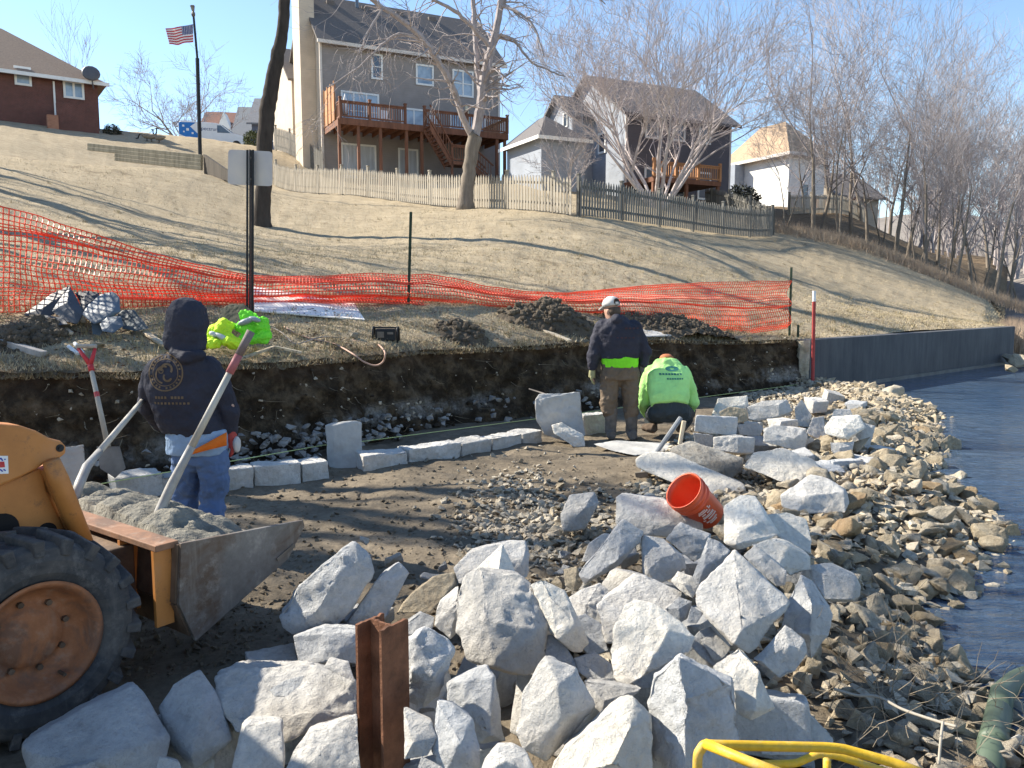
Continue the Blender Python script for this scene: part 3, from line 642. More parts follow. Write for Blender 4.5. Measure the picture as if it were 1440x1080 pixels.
# ---------------- fences ----------------
M_pale=wood('weathered_pale_pickets',(.34,.30,.24)); M_dk=wood('weathered_dark_pickets',(.17,.16,.14))
def picket_fence(label,p,q,mat,h=1.25,name='picket_fence',pitch=.155,pw=.09,post_gap=2.6):
    p=Vector((p[0],p[1],0)); q=Vector((q[0],q[1],0)); L=(q-p).length; d=(q-p)/L; n=Vector((d.y,-d.x,0))
    rng=random.Random(int(L*100)); t=thing(name,label,'fence',(p.x,p.y,zh(p.x,p.y)))
    N=int(L/pitch); xs=[p+d*(i*pitch) for i in range(N)]; zs=ZH([x.x for x in xs],[x.y for x in xs]); b=MB()
    for x,z in zip(xs,zs):
        hh=h+rng.uniform(-.03,.03); w_=pw/2; tl=rng.uniform(-.012,.012)
        c=[x-d*w_+n*.02,x+d*w_+n*.02,x+d*(w_+tl)+n*.02,x+d*tl+n*.02,x-d*(w_-tl)+n*.02]; zz=[z+.04,z+.04,z+hh-.12,z+hh,z+hh-.12]
        b.prism([Vector((a.x,a.y,k)) for a,k in zip(c,zz)],n*.02)
    b.build('pickets',mat,t)
    for k in (.32,1.0):
        b=MB(); st=12
        for i in range(0,N-1,st):
            j=min(i+st,N-1); b.bar(Vector((xs[i].x,xs[i].y,zs[i]+k)),Vector((xs[j].x,xs[j].y,zs[j]+k)),.035,.085)
        b.build('rail',mat,t)
    i=0
    while i<N:
        x=xs[i]; b=MB(); c=Vector((x.x,x.y,zs[i]))-n*.07; b.box(c+Vector((0,0,h/2)),(.1,.1,h+.25),rz=math.atan2(d.y,d.x)); b.box(c+Vector((0,0,h+.15)),(.13,.13,.04),rz=math.atan2(d.y,d.x)); b.build('post',mat,t); i+=int(post_gap/pitch)
C0=P(810,305,27)
picket_fence('pale weathered picket fence climbing the lawn below the grey house',P(387,262,45),C0,M_pale)
picket_fence('dark weathered picket fence below the blue-grey house and bare tree',(C0.x+.15,C0.y+.2),P(1087,333,38),M_dk)
e=P(1087,333,38); picket_fence('short dark fence return at the corner nearest the wood',(e.x+.1,e.y+.3),(e.x-1.2,e.y+9),M_dk)
picket_fence('grey picket fence glimpsed far off behind the brush and trunks',P(1110,318,50),P(1215,322,56),M_pale,1.2)
a=P(388,240,56); picket_fence('dark picket fence beside the chimney of the grey house',a,F2.W(-.1,-.6,0),M_dk,1.5)
# ---------------- bare trees ----------------
def bark(name,c,var=.35): 
    m=NM(name,.95,.1); f=m.noise(6,6,.7,stretch=(1,1,.25)); g=m.noise(2,4,.6)
    x=m.ramp(f,[(.3,tuple(k*(1-var) for k in c)),(.7,tuple(k*(1+var) for k in c))]); m.color(m.mix(m.ramp(g,[(.4,0.),(.7,.35)]),x,tuple(k*1.5 for k in c))); m.bump(f,.9,.03); return m.m
M_bark=bark('grey_brown_bark',(.19,.16,.13)); M_barkd=bark('dark_bark',(.055,.046,.04)); M_twig=bark('grey_twigs',(.33,.29,.28)); M_twigp=bark('pale_twigs',(.45,.39,.37)); M_bare=bark('fresh_scar',(.6,.48,.3))  # grey twigs are lightened to stand in for haze over the far trees
def rdir(rng,d,ang):
    o=d.orthogonal().normalized(); o.rotate(Matrix.Rotation(rng.uniform(0,2*math.pi),3,d)); return (d*math.cos(ang)+o*math.sin(ang)).normalized()
def grow(B,rng,p,d,L,r,lev,maxlev,up=.15,spread=.6,kids=4,thin=.6,minr=.006,wob=.16):
    n=3 if lev>=maxlev-1 else 5; pts=[p]; rr=[r]; q=p; dd=d.copy()
    for i in range(n):
        dd=(dd+Vector((rng.gauss(0,wob),rng.gauss(0,wob),rng.gauss(0,wob)+up*.35))).normalized(); q=q+dd*(L/n); pts.append(q); rr.append(max(r*(1-.72*(i+1)/n),minr*.6))
    (B[0] if lev<1 else B[1]).tube(pts,rr,6 if lev<1 else (4 if lev<2 else 3),False)
    if lev>=maxlev: return
    for k in range(kids):
        f=rng.uniform(.25,1.) if k else 1.; i=min(int(f*n),n-1); t=f*n-i; b0=pts[i].lerp(pts[i+1],min(t,1)); base=(pts[i+1]-pts[i]).normalized()
        cd=rdir(rng,base,rng.uniform(.5,1.25)*spread); cd=(cd+Vector((0,0,up))).normalized()
        grow(B,rng,b0,cd,L*rng.uniform(.5,.8)*(1 if f<.9 else 1.05),max(r*thin*(1-.4*f),minr),lev+1,maxlev,up,spread,kids,thin,minr,wob)
def tree(label,base,H,r,seed,trunks=1,maxlev=4,kids=4,up=.18,spread=.6,lean=(0,0),group=None,mb=M_bark,mt=M_twig,cat='tree',name='bare_tree',fan=.35,hf=.42,minr=.008):
    rng=random.Random(seed); t=thing(name,label,cat,tuple(base),group); B=(MB(),MB()); base=Vector(base)
    for k in range(trunks):
        a=2*math.pi*k/trunks+rng.uniform(-.4,.4); o=Vector((math.cos(a),math.sin(a),0)); d=Vector((lean[0],lean[1],1)) if trunks==1 else Vector((lean[0],lean[1],1))+o*rng.uniform(fan*.5,fan)
        b0=base+Vector((0,0,-.2))+(o*r*.8 if trunks>1 else Vector((0,0,0)))
        grow(B,rng,b0,d.normalized(),H*hf*rng.uniform(.9,1.1),r*(1 if trunks==1 else .5),0,maxlev,up,spread,kids,.62,minr,.06)
    B[0].build('trunk',mb,t,smooth=True); B[1].build('crown',mt,t); return t
def guided_tree(label,paths,seed,mb,mt,twn=9,tl=1.0,name='bare_tree',lev=3,droop=0,skip=0):
    # paths: list of [ (u,v,d,w_px)...]; the first one is the trunk
    rng=random.Random(seed); P3=[[P(u,v,d) for u,v,d,w_ in p] for p in paths]; base=P3[0][0]
    t=thing(name,label,'tree',tuple(base)); A=MB();B=MB()
    for k,(pp,src) in enumerate(zip(P3,paths)):
        rad=[w_*d/FPX/2 for u,v,d,w_ in src]
        # smooth the path
        q=[];rq=[]
        for i in range(len(pp)-1):
            p0,p1,p2,p3=pp[max(i-1,0)],pp[i],pp[i+1],pp[min(i+2,len(pp)-1)]
            for j in range(5):
                s=j/5; q.append(.5*((2*p1)+(p2-p0)*s+(2*p0-5*p1+4*p2-p3)*s*s+(3*p1-p0-3*p2+p3)*s**3)); rq.append(rad[i]*(1-s)+rad[i+1]*s)
        q.append(pp[-1]); rq.append(rad[-1])
        if k==0: q[0]=q[0]-Vector((0,0,.25)); rq[0]*=1.25; rq[1]*=1.1
        q=[x+Vector((noise.noise((i*.7,k,1)),0,noise.noise((i*.7,k,7))))*.05 for i,x in enumerate(q)]
        (A if k<=skip else B).tube(q,rq,10 if k<=skip else 7,True)
        if k>0:
            L=sum((a-b).length for a,b in zip(q[:-1],q[1:])); m=int(twn*L/3)
            for j in range(m):
                f=rng.uniform(.15,1); i=min(int(f*(len(q)-1)),len(q)-2); d=(q[i+1]-q[i]).normalized(); cd=rdir(rng,d,rng.uniform(.5,1.3))
                cd=(cd+Vector((0,0,-droop*rng.random()))).normalized()
                grow((B,B),rng,q[i],cd,tl*rng.uniform(.7,1.6),max(rq[i]*.38,.012),1,lev,.05-droop*.3,.75,3,.55,.007,.22)
    A.build('trunk',mb,t,smooth=True); B.build('crown',mt,t); return t
D=30.5
guided_tree('tall forked bare tree standing in front of the pale picket fence',[
 [(655,291,D,24),(657,262,D,19),(661,230,D,18),(665,205,D,20),(669,190,D,20)],
 [(668,192,D,13),(676,150,D,14),(681,112,D,14),(690,72,D,12),(698,40,D,10),(704,5,D,9),(712,-60,D,8),(720,-140,D-1,5)],
 [(666,196,D,10),(652,168,D-.3,9),(643,140,D-.6,9),(630,110,D-1,9),(612,80,D-1.4,8),(590,50,D-1.8,8),(560,25,D-2.2,7),(530,5,D-2.6,6),(490,-30,D-3,4)],
 [(677,135,D,8),(672,105,D+.2,8),(669,60,D+.4,7),(666,20,D+.6,7),(664,-40,D+.8,5)],
 [(690,66,D,7),(664,38,D-.5,6),(640,16,D-1,5),(610,0,D-1.4,4),(570,-20,D-2,3)],
 [(697,48,D,5),(722,56,D,3.5),(745,85,D,3),(770,98,D,2.2),(795,108,D,1.5)],
 [(704,8,D,5),(730,18,D-.4,3.5),(752,40,D-.6,3),(765,80,D-.8,2)],
 [(598,58,D-1.7,5),(560,48,D-2,4),(530,70,D-2.3,3),(500,98,D-2.6,2.4),(462,122,D-3,1.6)],
 [(540,10,D-2.5,4),(520,40,D-2.8,3),(505,75,D-3,2)],
 [(708,-30,D,6),(760,-60,D,5),(810,-30,D,3),(850,5,D,1.5)]],11,M_bark,M_twig,twn=10,tl=1.05,droop=.45)
D=24
guided_tree('dark leaning tree trunk behind the metal sign, its top out of the frame',[
 [(368,320,D,27),(369,290,D,22),(371,240,D,21),(373,190,D,21),(377,150,D,21),(383,115,D,19),(390,80,D,18),(397,45,D,15),(400,0,D,15),(402,-70,D,13)],
 [(402,-60,D,11),(395,-160,D,10),(400,-300,D,6)],[(403,-60,D,9),(440,-150,D,8),(500,-220,D-1,5)],[(400,-50,D,6),(360,-70,D,5),(310,-100,D-1,3)],
 [(400,-90,D,7),(430,-250,D+1,5),(450,-380,D+2,3)],[(402,-70,D,5),(350,-200,D+.5,4),(290,-280,D+.5,3)]],5,M_barkd,M_barkd,twn=6,tl=1.5,lev=3)
# trees out of the frame on the left whose shadows cross lawn and trench
for i,(x,y,H,sd_) in enumerate([(-13.5,16.5,12,3),(-19,22,13,8),(-16.5,12.2,12,21),(-24,27,13,5),(-10.6,10.4,14,33)]):
    tree('tall bare tree left of the orange netting on the lawn',(x,y,zh(x,y)),H,.30,sd_,1,4,4,.12,.75 if x<-12 else .5,group='bare trees on the lawn left of the netting',mb=M_barkd,mt=M_barkd,hf=.5)
tree('many-stemmed bare tree with a dense pale crown behind the dark fence',P(925,292,41.5),10.6,.25,4,10,5,4,.09,.66,mb=M_twigp,mt=M_twigp,fan=.85,hf=.44,minr=.007)
tree('bare grey bush beside the low blue-grey building',P(800,262,40),3.6,.07,14,7,3,4,.1,.7,cat='bush',name='bare_bush',mb=M_twig,mt=M_twig,fan=.9)
tree('broad bare tree behind the flagpole on the crest',P(262,212,72),11,.26,31,3,4,5,.05,.8,mb=M_bark,mt=M_twig,fan=1.0,hf=.36,minr=.012)
tree('thin bare tree behind the brick house roof',P(118,150,75),9,.12,32,2,3,4,.2,.5,mb=M_bark,mt=M_twig,minr=.012)
# the wood on the right
protos=[]
for k in range(6):
    rng_=random.Random(50+k); t=tree('x',(0,0,0),13,.15,60+k,1 if k%3 else 2,5,(4,3,4)[k%3],(.10,.16,.05)[k%3],(.72,.62,.85)[k%3],mb=M_bark,mt=M_twig,fan=.3,hf=(.50,.56,.42)[k%3],minr=.008); protos.append(t)
spots=[(1104,345,40,.62,'slim bare tree in front of the white house, left of the wood'),(1143,339,42,1.0,None),(1155,330,45,1.02,None),(1179,351,41,.95,None),(1197,338,46,1.05,None),(1220,348,44,.85,None),(1240,352,47,.8,None),
 (1259,373,41,.98,None),(1275,371,43,.9,None),(1290,379,41,.7,None),(1302,383,39,.85,None),(1318,377,46,.9,None),(1334,392,38,.84,None),(1345,396,37,.75,None),(1366,400,40,.8,None),(1379,402,42,.85,None),
 (1398,411,36,.78,'leaning bare tree nearest the lake, at the right edge of the wood'),(1420,417,38,.8,None),(1436,420,42,.9,None),(1210,335,55,1.05,None),(1250,350,56,1.1,None),(1300,360,54,1.0,None),(1340,365,58,1.05,None),(1390,378,56,1.05,None),(1425,385,60,1.1,None),(1165,318,54,1.05,None),(1130,325,52,.8,None)]
zone=lambda u:'left part of the wood near the white house' if u<1240 else ('middle of the wood above the seawall' if u<1330 else 'right part of the wood near the lake')
used=set()
for i,(u,v,d,s,lab) in enumerate(spots):
    p=P(u,v,d); z=zh(p.x,p.y); s2=s*.86; k=i%6
    lab=lab or 'bare grey tree in the '+zone(u); o=protos[k] if k not in used else None
    rz=random.Random(i*7).uniform(0,6.28)
    if o is None: o=dup(protos[k],(p.x,p.y,z-.1),rz,lab,None,s2)
    else:
        used.add(k); o.location=(p.x,p.y,z-.1); o.rotation_euler=(0,0,rz); o.scale=(s2,)*3; o['label']=lab
    o['group']='bare trees of the wood on the right'
    o.rotation_euler[0]=random.Random(i).uniform(-.06,.06); o.rotation_euler[1]=random.Random(i+50).uniform(-.02,.14)
# far wood: one mass
rng=random.Random(9); B=(MB(),MB())
for i in range(70):
    u=rng.uniform(1120,1560); d=rng.uniform(64,105); p=P(u,380,d); z=zh(p.x,p.y) if u<1430 else min(zh(p.x,p.y),5); grow((B[0],B[0]),rng,Vector((p.x,p.y,z-.5)),Vector((rng.uniform(-.1,.1),0,1)).normalized(),rng.uniform(4.5,6.5)*(1 if u>1250 else .75),.16,0,3,.25,.55,5,.6,.02,.08)
tag(B[0].build('distant_wood',M_twig,local=True),kind='stuff')
b=MB(); rng=random.Random(12)
for i in range(90):
    a=R(24+rng.uniform(4,46)); r=rng.uniform(98,150); z=.3+(r-99)*.15; grow((b,b),rng,Vector((r*math.sin(a),r*math.cos(a),z)),Vector((0,0,1)),rng.uniform(4,6),.2,0,2,.25,.6,6,.6,.04,.08)
tag(b.build('far_shore_wood',M_twig,local=True),kind='stuff')
# ---------------- grass and brush ----------------
def blades(name,mat,pts,hmin,hmax,wd,seed,lean=.7):
    rng=np.random.default_rng(seed); n=len(pts); pts=np.asarray(pts); a=rng.uniform(0,2*np.pi,n); h=rng.uniform(hmin,hmax,n); w_=wd*rng.uniform(.6,1.3,n); l=rng.uniform(.1,lean,n); b_=rng.uniform(0,2*np.pi,n)
    V=np.empty((n,3,3)); dx=np.cos(a)*w_; dy=np.sin(a)*w_
    V[:,0]=pts+np.c_[-dx,-dy,np.zeros(n)-.01]; V[:,1]=pts+np.c_[dx,dy,np.zeros(n)-.01]; V[:,2]=pts+np.c_[np.cos(b_)*h*l,np.sin(b_)*h*l,h]
    me=bpy.data.meshes.new(name); me.from_pydata(V.reshape(-1,3).tolist(),[],np.arange(n*3).reshape(-1,3).tolist()); return tag(link_mesh(name,me,mat),kind='stuff')
def blade_mat(name,c1,c2,c3):
    m=NM(name,.9,.05); f=m.noise(40,3,.7); g=m.noise(.8,4,.6); m.color(m.mix(m.ramp(g,[(.4,0.),(.65,.6)]),m.ramp(f,[(.3,c1),(.55,c2),(.75,c3)]),c1)); return m.m
rng=np.random.default_rng(3); PH=[];RR=[]
for n,ra,rb in ((60000,0,3.5),(60000,2,10),(50000,8,24)):
    ph=rng.uniform(R(-36),PHI_END,n); r0=np.array([edge_r(p) for p in ph]); PH.append(ph); RR.append(r0+rng.uniform(ra,rb,n)-.03)
PH=np.concatenate(PH); RR=np.concatenate(RR); X=RR*np.sin(PH); Y=RR*np.cos(PH); Z=ZH(X,Y)+ng(X,Y,.5,.06,3.)+ng(X,Y,2.3,.035,9.)
keep=(ng(X,Y,1.8,1,5.)>-.28)|(rng.random(len(X))<.35)
blades('short_dry_grass',blade_mat('dry_blades',(.24,.185,.10),(.52,.44,.30),(.74,.66,.50)),np.c_[X,Y,Z][keep],.018,.05,.006,1,1.4)
# fringe that hangs over the cut
n=2600; ph=rng.uniform(R(-36),math.atan2(5.5,15.7),n); r0=np.array([edge_r(p) for p in ph])-.10+rng.uniform(0,.16,n); X=r0*np.sin(ph);Y=r0*np.cos(ph)
blades('grass_fringe',blade_mat('fringe_blades',(.10,.07,.04),(.24,.18,.10),(.42,.34,.21)),np.c_[X,Y,ZH(X,Y)-.03],-.02,.07,.008,2,1.5)
# tall dry brush along the crest under the wood
n=26000; u=rng.uniform(0,1,n); cx=np.interp(u,[0,.25,.5,.75,1],[12.3,15.5,18.3,21.,23.5]); cy=np.interp(u,[0,.25,.5,.75,1],[39.5,37.6,36.4,35.,33.5]); X=cx+rng.normal(0,.9,n); Y=cy+np.abs(rng.normal(0,1.,n))+.2
blades('tall_dry_brush',blade_mat('brush_blades',(.30,.21,.15),(.50,.39,.28),(.66,.55,.42)),np.c_[X,Y,ZH(X,Y)][::2],.12,.55,.009,4,.6)
# ---------------- stone builder ----------------
def rock_bm(pts,edge=.04,bev=.02,rough=.02,seed=0,diss=14):
    bm=bmesh.new()
    for p in pts: bm.verts.new(p)
    r=bmesh.ops.convex_hull(bm,input=bm.verts); 
    dead=[g for g in set(r['geom_interior'])|set(r['geom_unused']) if isinstance(g,bmesh.types.BMVert) and g.is_valid]
    if dead: bmesh.ops.delete(bm,geom=dead,context='VERTS')
    bmesh.ops.dissolve_limit(bm,angle_limit=R(diss),verts=bm.verts,edges=bm.edges)
    if bev: bmesh.ops.bevel(bm,geom=list(bm.edges),offset=bev,segments=2,profile=.6,affect='EDGES',clamp_overlap=True)
    bmesh.ops.triangulate(bm,faces=bm.faces)
    for it in range(7):
        es=[e for e in bm.edges if e.calc_length()>edge*1.4]
        if not es or len(bm.verts)>9000: break
        bmesh.ops.subdivide_edges(bm,edges=es,cuts=1); bmesh.ops.triangulate(bm,faces=[f for f in bm.faces if len(f.verts)>3])
    bm.normal_update(); off=Vector((seed*3.7,seed*1.3,seed*.7)); mv=[]
    for v in bm.verts:
        c=v.co; kf=.55+1.5*max(0,noise.noise(v.normal*1.3+off)+.25); a=noise.fractal(c*3.2+off,1.,2.2,4)*.9; h=noise.ridged_multi_fractal(c*7+off,1.,2.2,3,1.,2.)-1.1; e=noise.noise(c*28+off)
        mv.append(v.normal*(a*rough*1.1+h*rough*.33*kf+e*rough*.26*kf+noise.noise(c*55+off)*rough*.16*kf))
    for v,m in zip(bm.verts,mv): v.co+=m
    return bm
def rock_obj(name,pts,mat,label=None,cat=None,group=None,edge=.04,bev=.02,rough=.02,seed=0,parent=None):
    c=Vector((0,0,0))
    for p in pts: c+=Vector(p)
    c/=len(pts); c.z=min(p[2] for p in pts)
    if parent is not None: c=wl(parent)
    bm=rock_bm([Vector(p)-c for p in pts],edge,bev,rough,seed); me=bpy.data.meshes.new(name); bm.to_mesh(me); bm.free()
    o=link_mesh(name,me,mat,parent,True)
    if parent is None: o.location=c; WL[o.name]=c; tag(o,label,cat,group)
    return o
RN=[0]
def RK(label,mat,out,ridge=(),zc=.35,tilt=.8,thick=.6,rough=.016,name='limestone_block',cat='stone block',group='grey limestone blocks in the big heap',d=None,bev=None,parent=None):
    RN[0]+=1; uc=sum(p[0] for p in out)/len(out); vc=sum(p[1] for p in out)/len(out); d0=d or G(uc,vc,zc).y
    us=[p[0] for p in out]; vs_=[p[1] for p in out]; S=max(max(us)-min(us),max(vs_)-min(vs_))*d0/FPX; pts=[]
    for q in out:
        k=q[2] if len(q)>2 else 0; off=tilt*(vc-q[1])*d0/FPX-k*S; pts.append(P(q[0],q[1],d0+off))
    for q in ridge:
        off=tilt*(vc-q[1])*d0/FPX-q[2]*S; pts.append(P(q[0],q[1],d0+off))
    c=Vector((0,0,0))
    for p in pts[:len(out)]: c+=p
    c/=len(out)
    for p in pts[:len(out)]:
        b=c+(p-c)*.8; v=(b-Vector((0,0,CZ))).normalized(); pts.append(b+Vector((v.x,v.y,v.z*.6))*thick*S)
    S_=max(S,.05)
    return rock_obj(name,pts,mat,label,cat,group,edge=max(.009,min(.03,S_*.04)),bev=bev if bev is not None else S_*.02,rough=rough*min(1,S_/.4),seed=RN[0],parent=parent)
g_,b_,c_,t_,m_=M_rock,M_rockb,M_cream,M_tan,M_mott
# ---- the near heap
RK('largest grey block of the near heap, rough speckled top and dark front face',g_,[(672,795),(731,807),(747,819),(770,875),(768,894),(765,923),(745,951),(714,948),(658,929),(643,886),(643,840),(652,809)],[(683,872,.22),(750,886,.14),(676,803,.05),(700,940,.12)],.5,.75,rough=.02)
RK('white pointed wedge sticking up behind the largest grey block',c_,[(655,815),(707,765),(727,809),(700,822)],[(701,802,.45)],.55,.6)
RK('rounded grey slab lying behind the white pointed wedge',g_,[(635,798),(658,777),(693,767),(718,761),(739,761),(746,782),(743,813),(700,820),(645,822)],[(735,785,.1)],.35,.9)
RK('white wedge with a dark mossy foot left of the largest block',g_,[(612,863),(618,846),(645,823),(650,886),(633,900),(610,880)],[(643,847,.25)],.4,.6)
RK('tall rounded white block standing right of the largest block',c_,[(745,821),(760,811),(795,830),(806,863),(815,882),(829,905),(818,919),(806,919),(785,902),(768,886),(757,850)],[(785,899,.2),(808,880,.15),(770,830,.08)],.5,.6)
RK('rough blue-grey block standing just right of the rusty beam',b_,[(566,905),(597,879),(631,900),(638,911),(633,932),(629,948),(617,981),(596,998),(569,985)],[(586,896,.12),(580,945,.2),(610,950,.22)],.5,.4,rough=.028)
RK('dark blue-grey block with a pale gritty rim below the largest block',b_,[(652,957),(669,940),(686,938),(694,950),(700,975),(707,1006),(713,1045),(675,1045),(652,1012),(630,985),(630,962)],[(655,960,.12),(692,953,.1),(690,1035,.2)],.45,.7,rough=.02)
RK('big wedge-shaped block with a bright left edge and dark sloping face',g_,[(725,1029),(742,985),(736,977),(767,920),(811,941),(821,964),(825,985),(838,993),(800,1040),(769,1072),(734,1056)],[(784,962,.22),(778,943,.15),(790,1010,.2)],.5,.55,rough=.012)
RK('blue-grey slab wedged between the tall white block and the big wedge',b_,[(765,925),(770,893),(790,896),(815,940),(805,955),(780,950)],[],.38,.8)
RK('flat-topped pale block half hidden right of the rusty beam foot',g_,[(567,993),(607,1014),(614,1037),(602,1064),(567,1070)],[(580,1044,.2)],.5,.9)
RK('smooth rounded grey block right of the rusty beam with a gritty ridge',b_,[(609,1006),(613,983),(636,989),(665,1010),(675,1047),(675,1085),(623,1090),(605,1060)],[(648,1045,.2),(620,1015,.05)],.5,.7)
RK('small rounded grey block at the bottom edge under the big wedge',g_,[(698,1050),(721,1050),(742,1062),(755,1090),(676,1092),(684,1066)],[(710,1070,.15)],.5,.9)
RK('small pointed pale stone at the bottom edge beside the beam',g_,[(592,1063),(625,1082),(620,1100),(580,1100)],[],.5,.8)
RK('brightest cream block, broad and smooth, right of the heap centre',c_,[(880,850),(892,844),(919,849),(958,874),(978,897),(972,915),(953,922),(936,935),(914,950),(876,968),(862,954),(858,915),(866,877)],[(940,886,.13),(937,914,.1),(900,955,.1)],.5,.85,rough=.012)
RK('tall slab with a white left edge and dark blue-grey flaky face',b_,[(915,952),(953,916),(997,937),(1035,962),(1037,997),(1045,1039),(1050,1095),(920,1100),(908,995)],[(953,921,.12),(962,985,.26),(964,1090,.32)],.5,.35,rough=.02)
RK('large white sloping block at the bottom edge left of the dark slab',c_,[(818,1030),(850,1002),(876,985),(891,984),(918,1010),(920,1100),(765,1100),(785,1060)],[(885,1025,.18),(860,1075,.25)],.5,.7,rough=.02)
RK('pale tan block tucked under the brightest cream block',g_,[(820,956),(841,956),(874,960),(903,968),(885,987),(847,1006),(832,987),(822,977)],[(850,985,.1)],.42,.8)
RK('square cream-topped block with a rough grey front above the yellow rail',c_,[(999,937),(1039,908),(1068,941),(1091,997),(1075,1004),(1055,1013),(1036,1002),(1030,954)],[(1031,952,.12),(1067,943,.14),(1062,1000,.15)],.45,.8,rough=.02)
RK('narrow bluish slab behind the square cream-topped block',b_,[(968,905),(985,886),(1000,882),(1026,914),(1003,937),(985,924)],[],.4,.8)
RK('smooth white slab lying low above the yellow rail',c_,[(1062,1025),(1085,985),(1125,989),(1173,1040),(1168,1062),(1070,1062)],[(1120,1050,.06)],.15,1.)
RK('pale pointed block with a dark rough underside right of the square block',g_,[(1059,927),(1104,877),(1132,899),(1136,919),(1120,945),(1096,956),(1071,938)],[(1109,907,.12),(1071,930,.12),(1125,912,.08)],.4,.7,rough=.02)
RK('upright block with a lit left face and a blue shadowed front',b_,[(1106,845),(1126,808),(1142,816),(1160,845),(1172,862),(1168,895),(1142,930),(1120,912),(1098,882)],[(1165,850,.05),(1142,850,.2),(1140,895,.2)],.4,.45)
RK('smooth square-edged grey block at the right rim of the heap',g_,[(1134,794),(1168,791),(1206,808),(1212,825),(1210,840),(1201,847),(1159,847),(1140,815)],[(1159,808,.13),(1206,811,.12),(1160,843,.12),(1200,843,.12)],.32,.7,rough=.009)
RK('biggest block of all, broad buff top and dark right side',g_,[(1033,774),(1047,783),(1064,800),(1093,825),(1112,846),(1106,865),(1054,921),(1027,910),(1010,892),(991,873),(975,844),(981,827),(1002,808)],[(1058,856,.10),(1093,827,.04),(1043,885,.2),(1032,906,.16)],.55,.9,rough=.016)
RK('grey slab with a pointed top behind the biggest block',b_,[(995,754),(1014,762),(1028,775),(1004,812),(980,829),(972,812)],[(990,800,.15)],.45,.7)
RK('cream block with a sunlit slanting top and dark front near the bucket',c_,[(1015,742),(1017,711),(1040,696),(1063,697),(1067,707),(1077,724),(1098,751),(1085,759),(1037,774),(1018,764)],[(1038,747,.16),(1078,729,.12),(1036,765,.14)],.45,1.,rough=.01)
RK('white fractured slab right of the slanting cream block',c_,[(1079,723),(1106,720),(1133,731),(1131,750),(1141,760),(1139,779),(1106,764),(1090,752)],[(1110,748,.1)],.35,.9)
RK('block with a white left top and rough grey right face',c_,[(1056,766),(1087,756),(1106,760),(1118,771),(1141,783),(1141,802),(1112,813),(1093,798)],[(1108,766,.12),(1095,796,.16)],.45,.8)
RK('smooth grey slab leaning against the biggest block',g_,[(1045,781),(1062,767),(1095,798),(1106,803),(1104,823),(1092,825),(1064,800)],[(1085,808,.08)],.5,.7)
RK('long pale block lying directly below the orange bucket',g_,[(865,700),(872,693),(930,700),(988,725),(990,746),(960,756),(905,754),(866,737)],[(876,714,.1),(936,741,.1),(985,729,.08)],.35,1.,rough=.012)
RK('grey block with a dark mottled face right of the long pale block',g_,[(936,758),(957,735),(999,752),(990,783),(976,792),(951,769)],[(967,751,.14),(990,758,.12)],.4,.8,rough=.022)
RK('pale block with a brown shadowed underside in the upper middle',g_,[(901,758),(905,752),(934,756),(963,783),(966,800),(945,815),(922,823),(905,808)],[(952,777,.1),(930,785,.16),(911,803,.12)],.42,.8)
RK('long tilted grey bar with a bluish end in the upper middle',b_,[(817,800),(857,752),(876,729),(906,748),(901,763),(874,796),(822,824),(812,810)],[(884,765,.10),(870,787,.16),(830,815,.14),(860,755,.04)],.45,.5,rough=.016)
RK('pale slab lying behind the long tilted grey bar',g_,[(818,790),(828,765),(850,750),(866,752),(845,790)],[],.3,.8)
RK('small tan block at the foot of the long tilted bar',t_,[(792,800),(811,796),(824,823),(807,832),(795,824)],[(810,815,.15)],.3,.8)
RK('single pale square block standing apart on the trench floor',g_,[(788,723),(801,696),(836,693),(842,708),(822,744),(792,747)],[(820,716,.2),(797,722,.1)],.2,.7)
RK('small bright square block in the middle of the heap',c_,[(942,817),(953,803),(974,810),(982,827),(974,842),(957,832)],[(962,822,.15)],.5,.8)
RK('wide pale block with a wavy edge behind the brightest cream block',g_,[(838,850),(870,821),(892,808),(912,817),(961,833),(950,860),(920,872),(872,905),(852,905)],[(880,850,.08)],.42,1.)
RK('small dark angular stone between two big pale blocks',b_,[(934,857),(955,838),(974,846),(967,870),(957,877)],[(955,855,.2)],.5,.7)
RK('small grey stone beside the left corner of the biggest block',b_,[(972,852),(990,862),(980,877),(966,876)],[],.5,.7)
RK('grey slab with shadow under the long tilted bar',g_,[(800,842),(815,830),(845,818),(860,832),(850,850),(838,855),(845,890),(820,890),(806,865)],[(825,850,.1)],.3,.9)
RK('dark block in the gap left of the brightest cream block',b_,[(806,868),(822,862),(848,878),(856,915),(830,925),(812,905)],[],.34,.8)
RK('pale broken slab in the gap under the brightest cream block',b_,[(806,925),(835,917),(860,935),(865,955),(830,958),(812,945)],[],.36,.8)
RK('light chip block under the square cream-topped block',g_,[(985,900),(1003,888),(1028,912),(1018,925),(1004,930)],[],.4,.8)
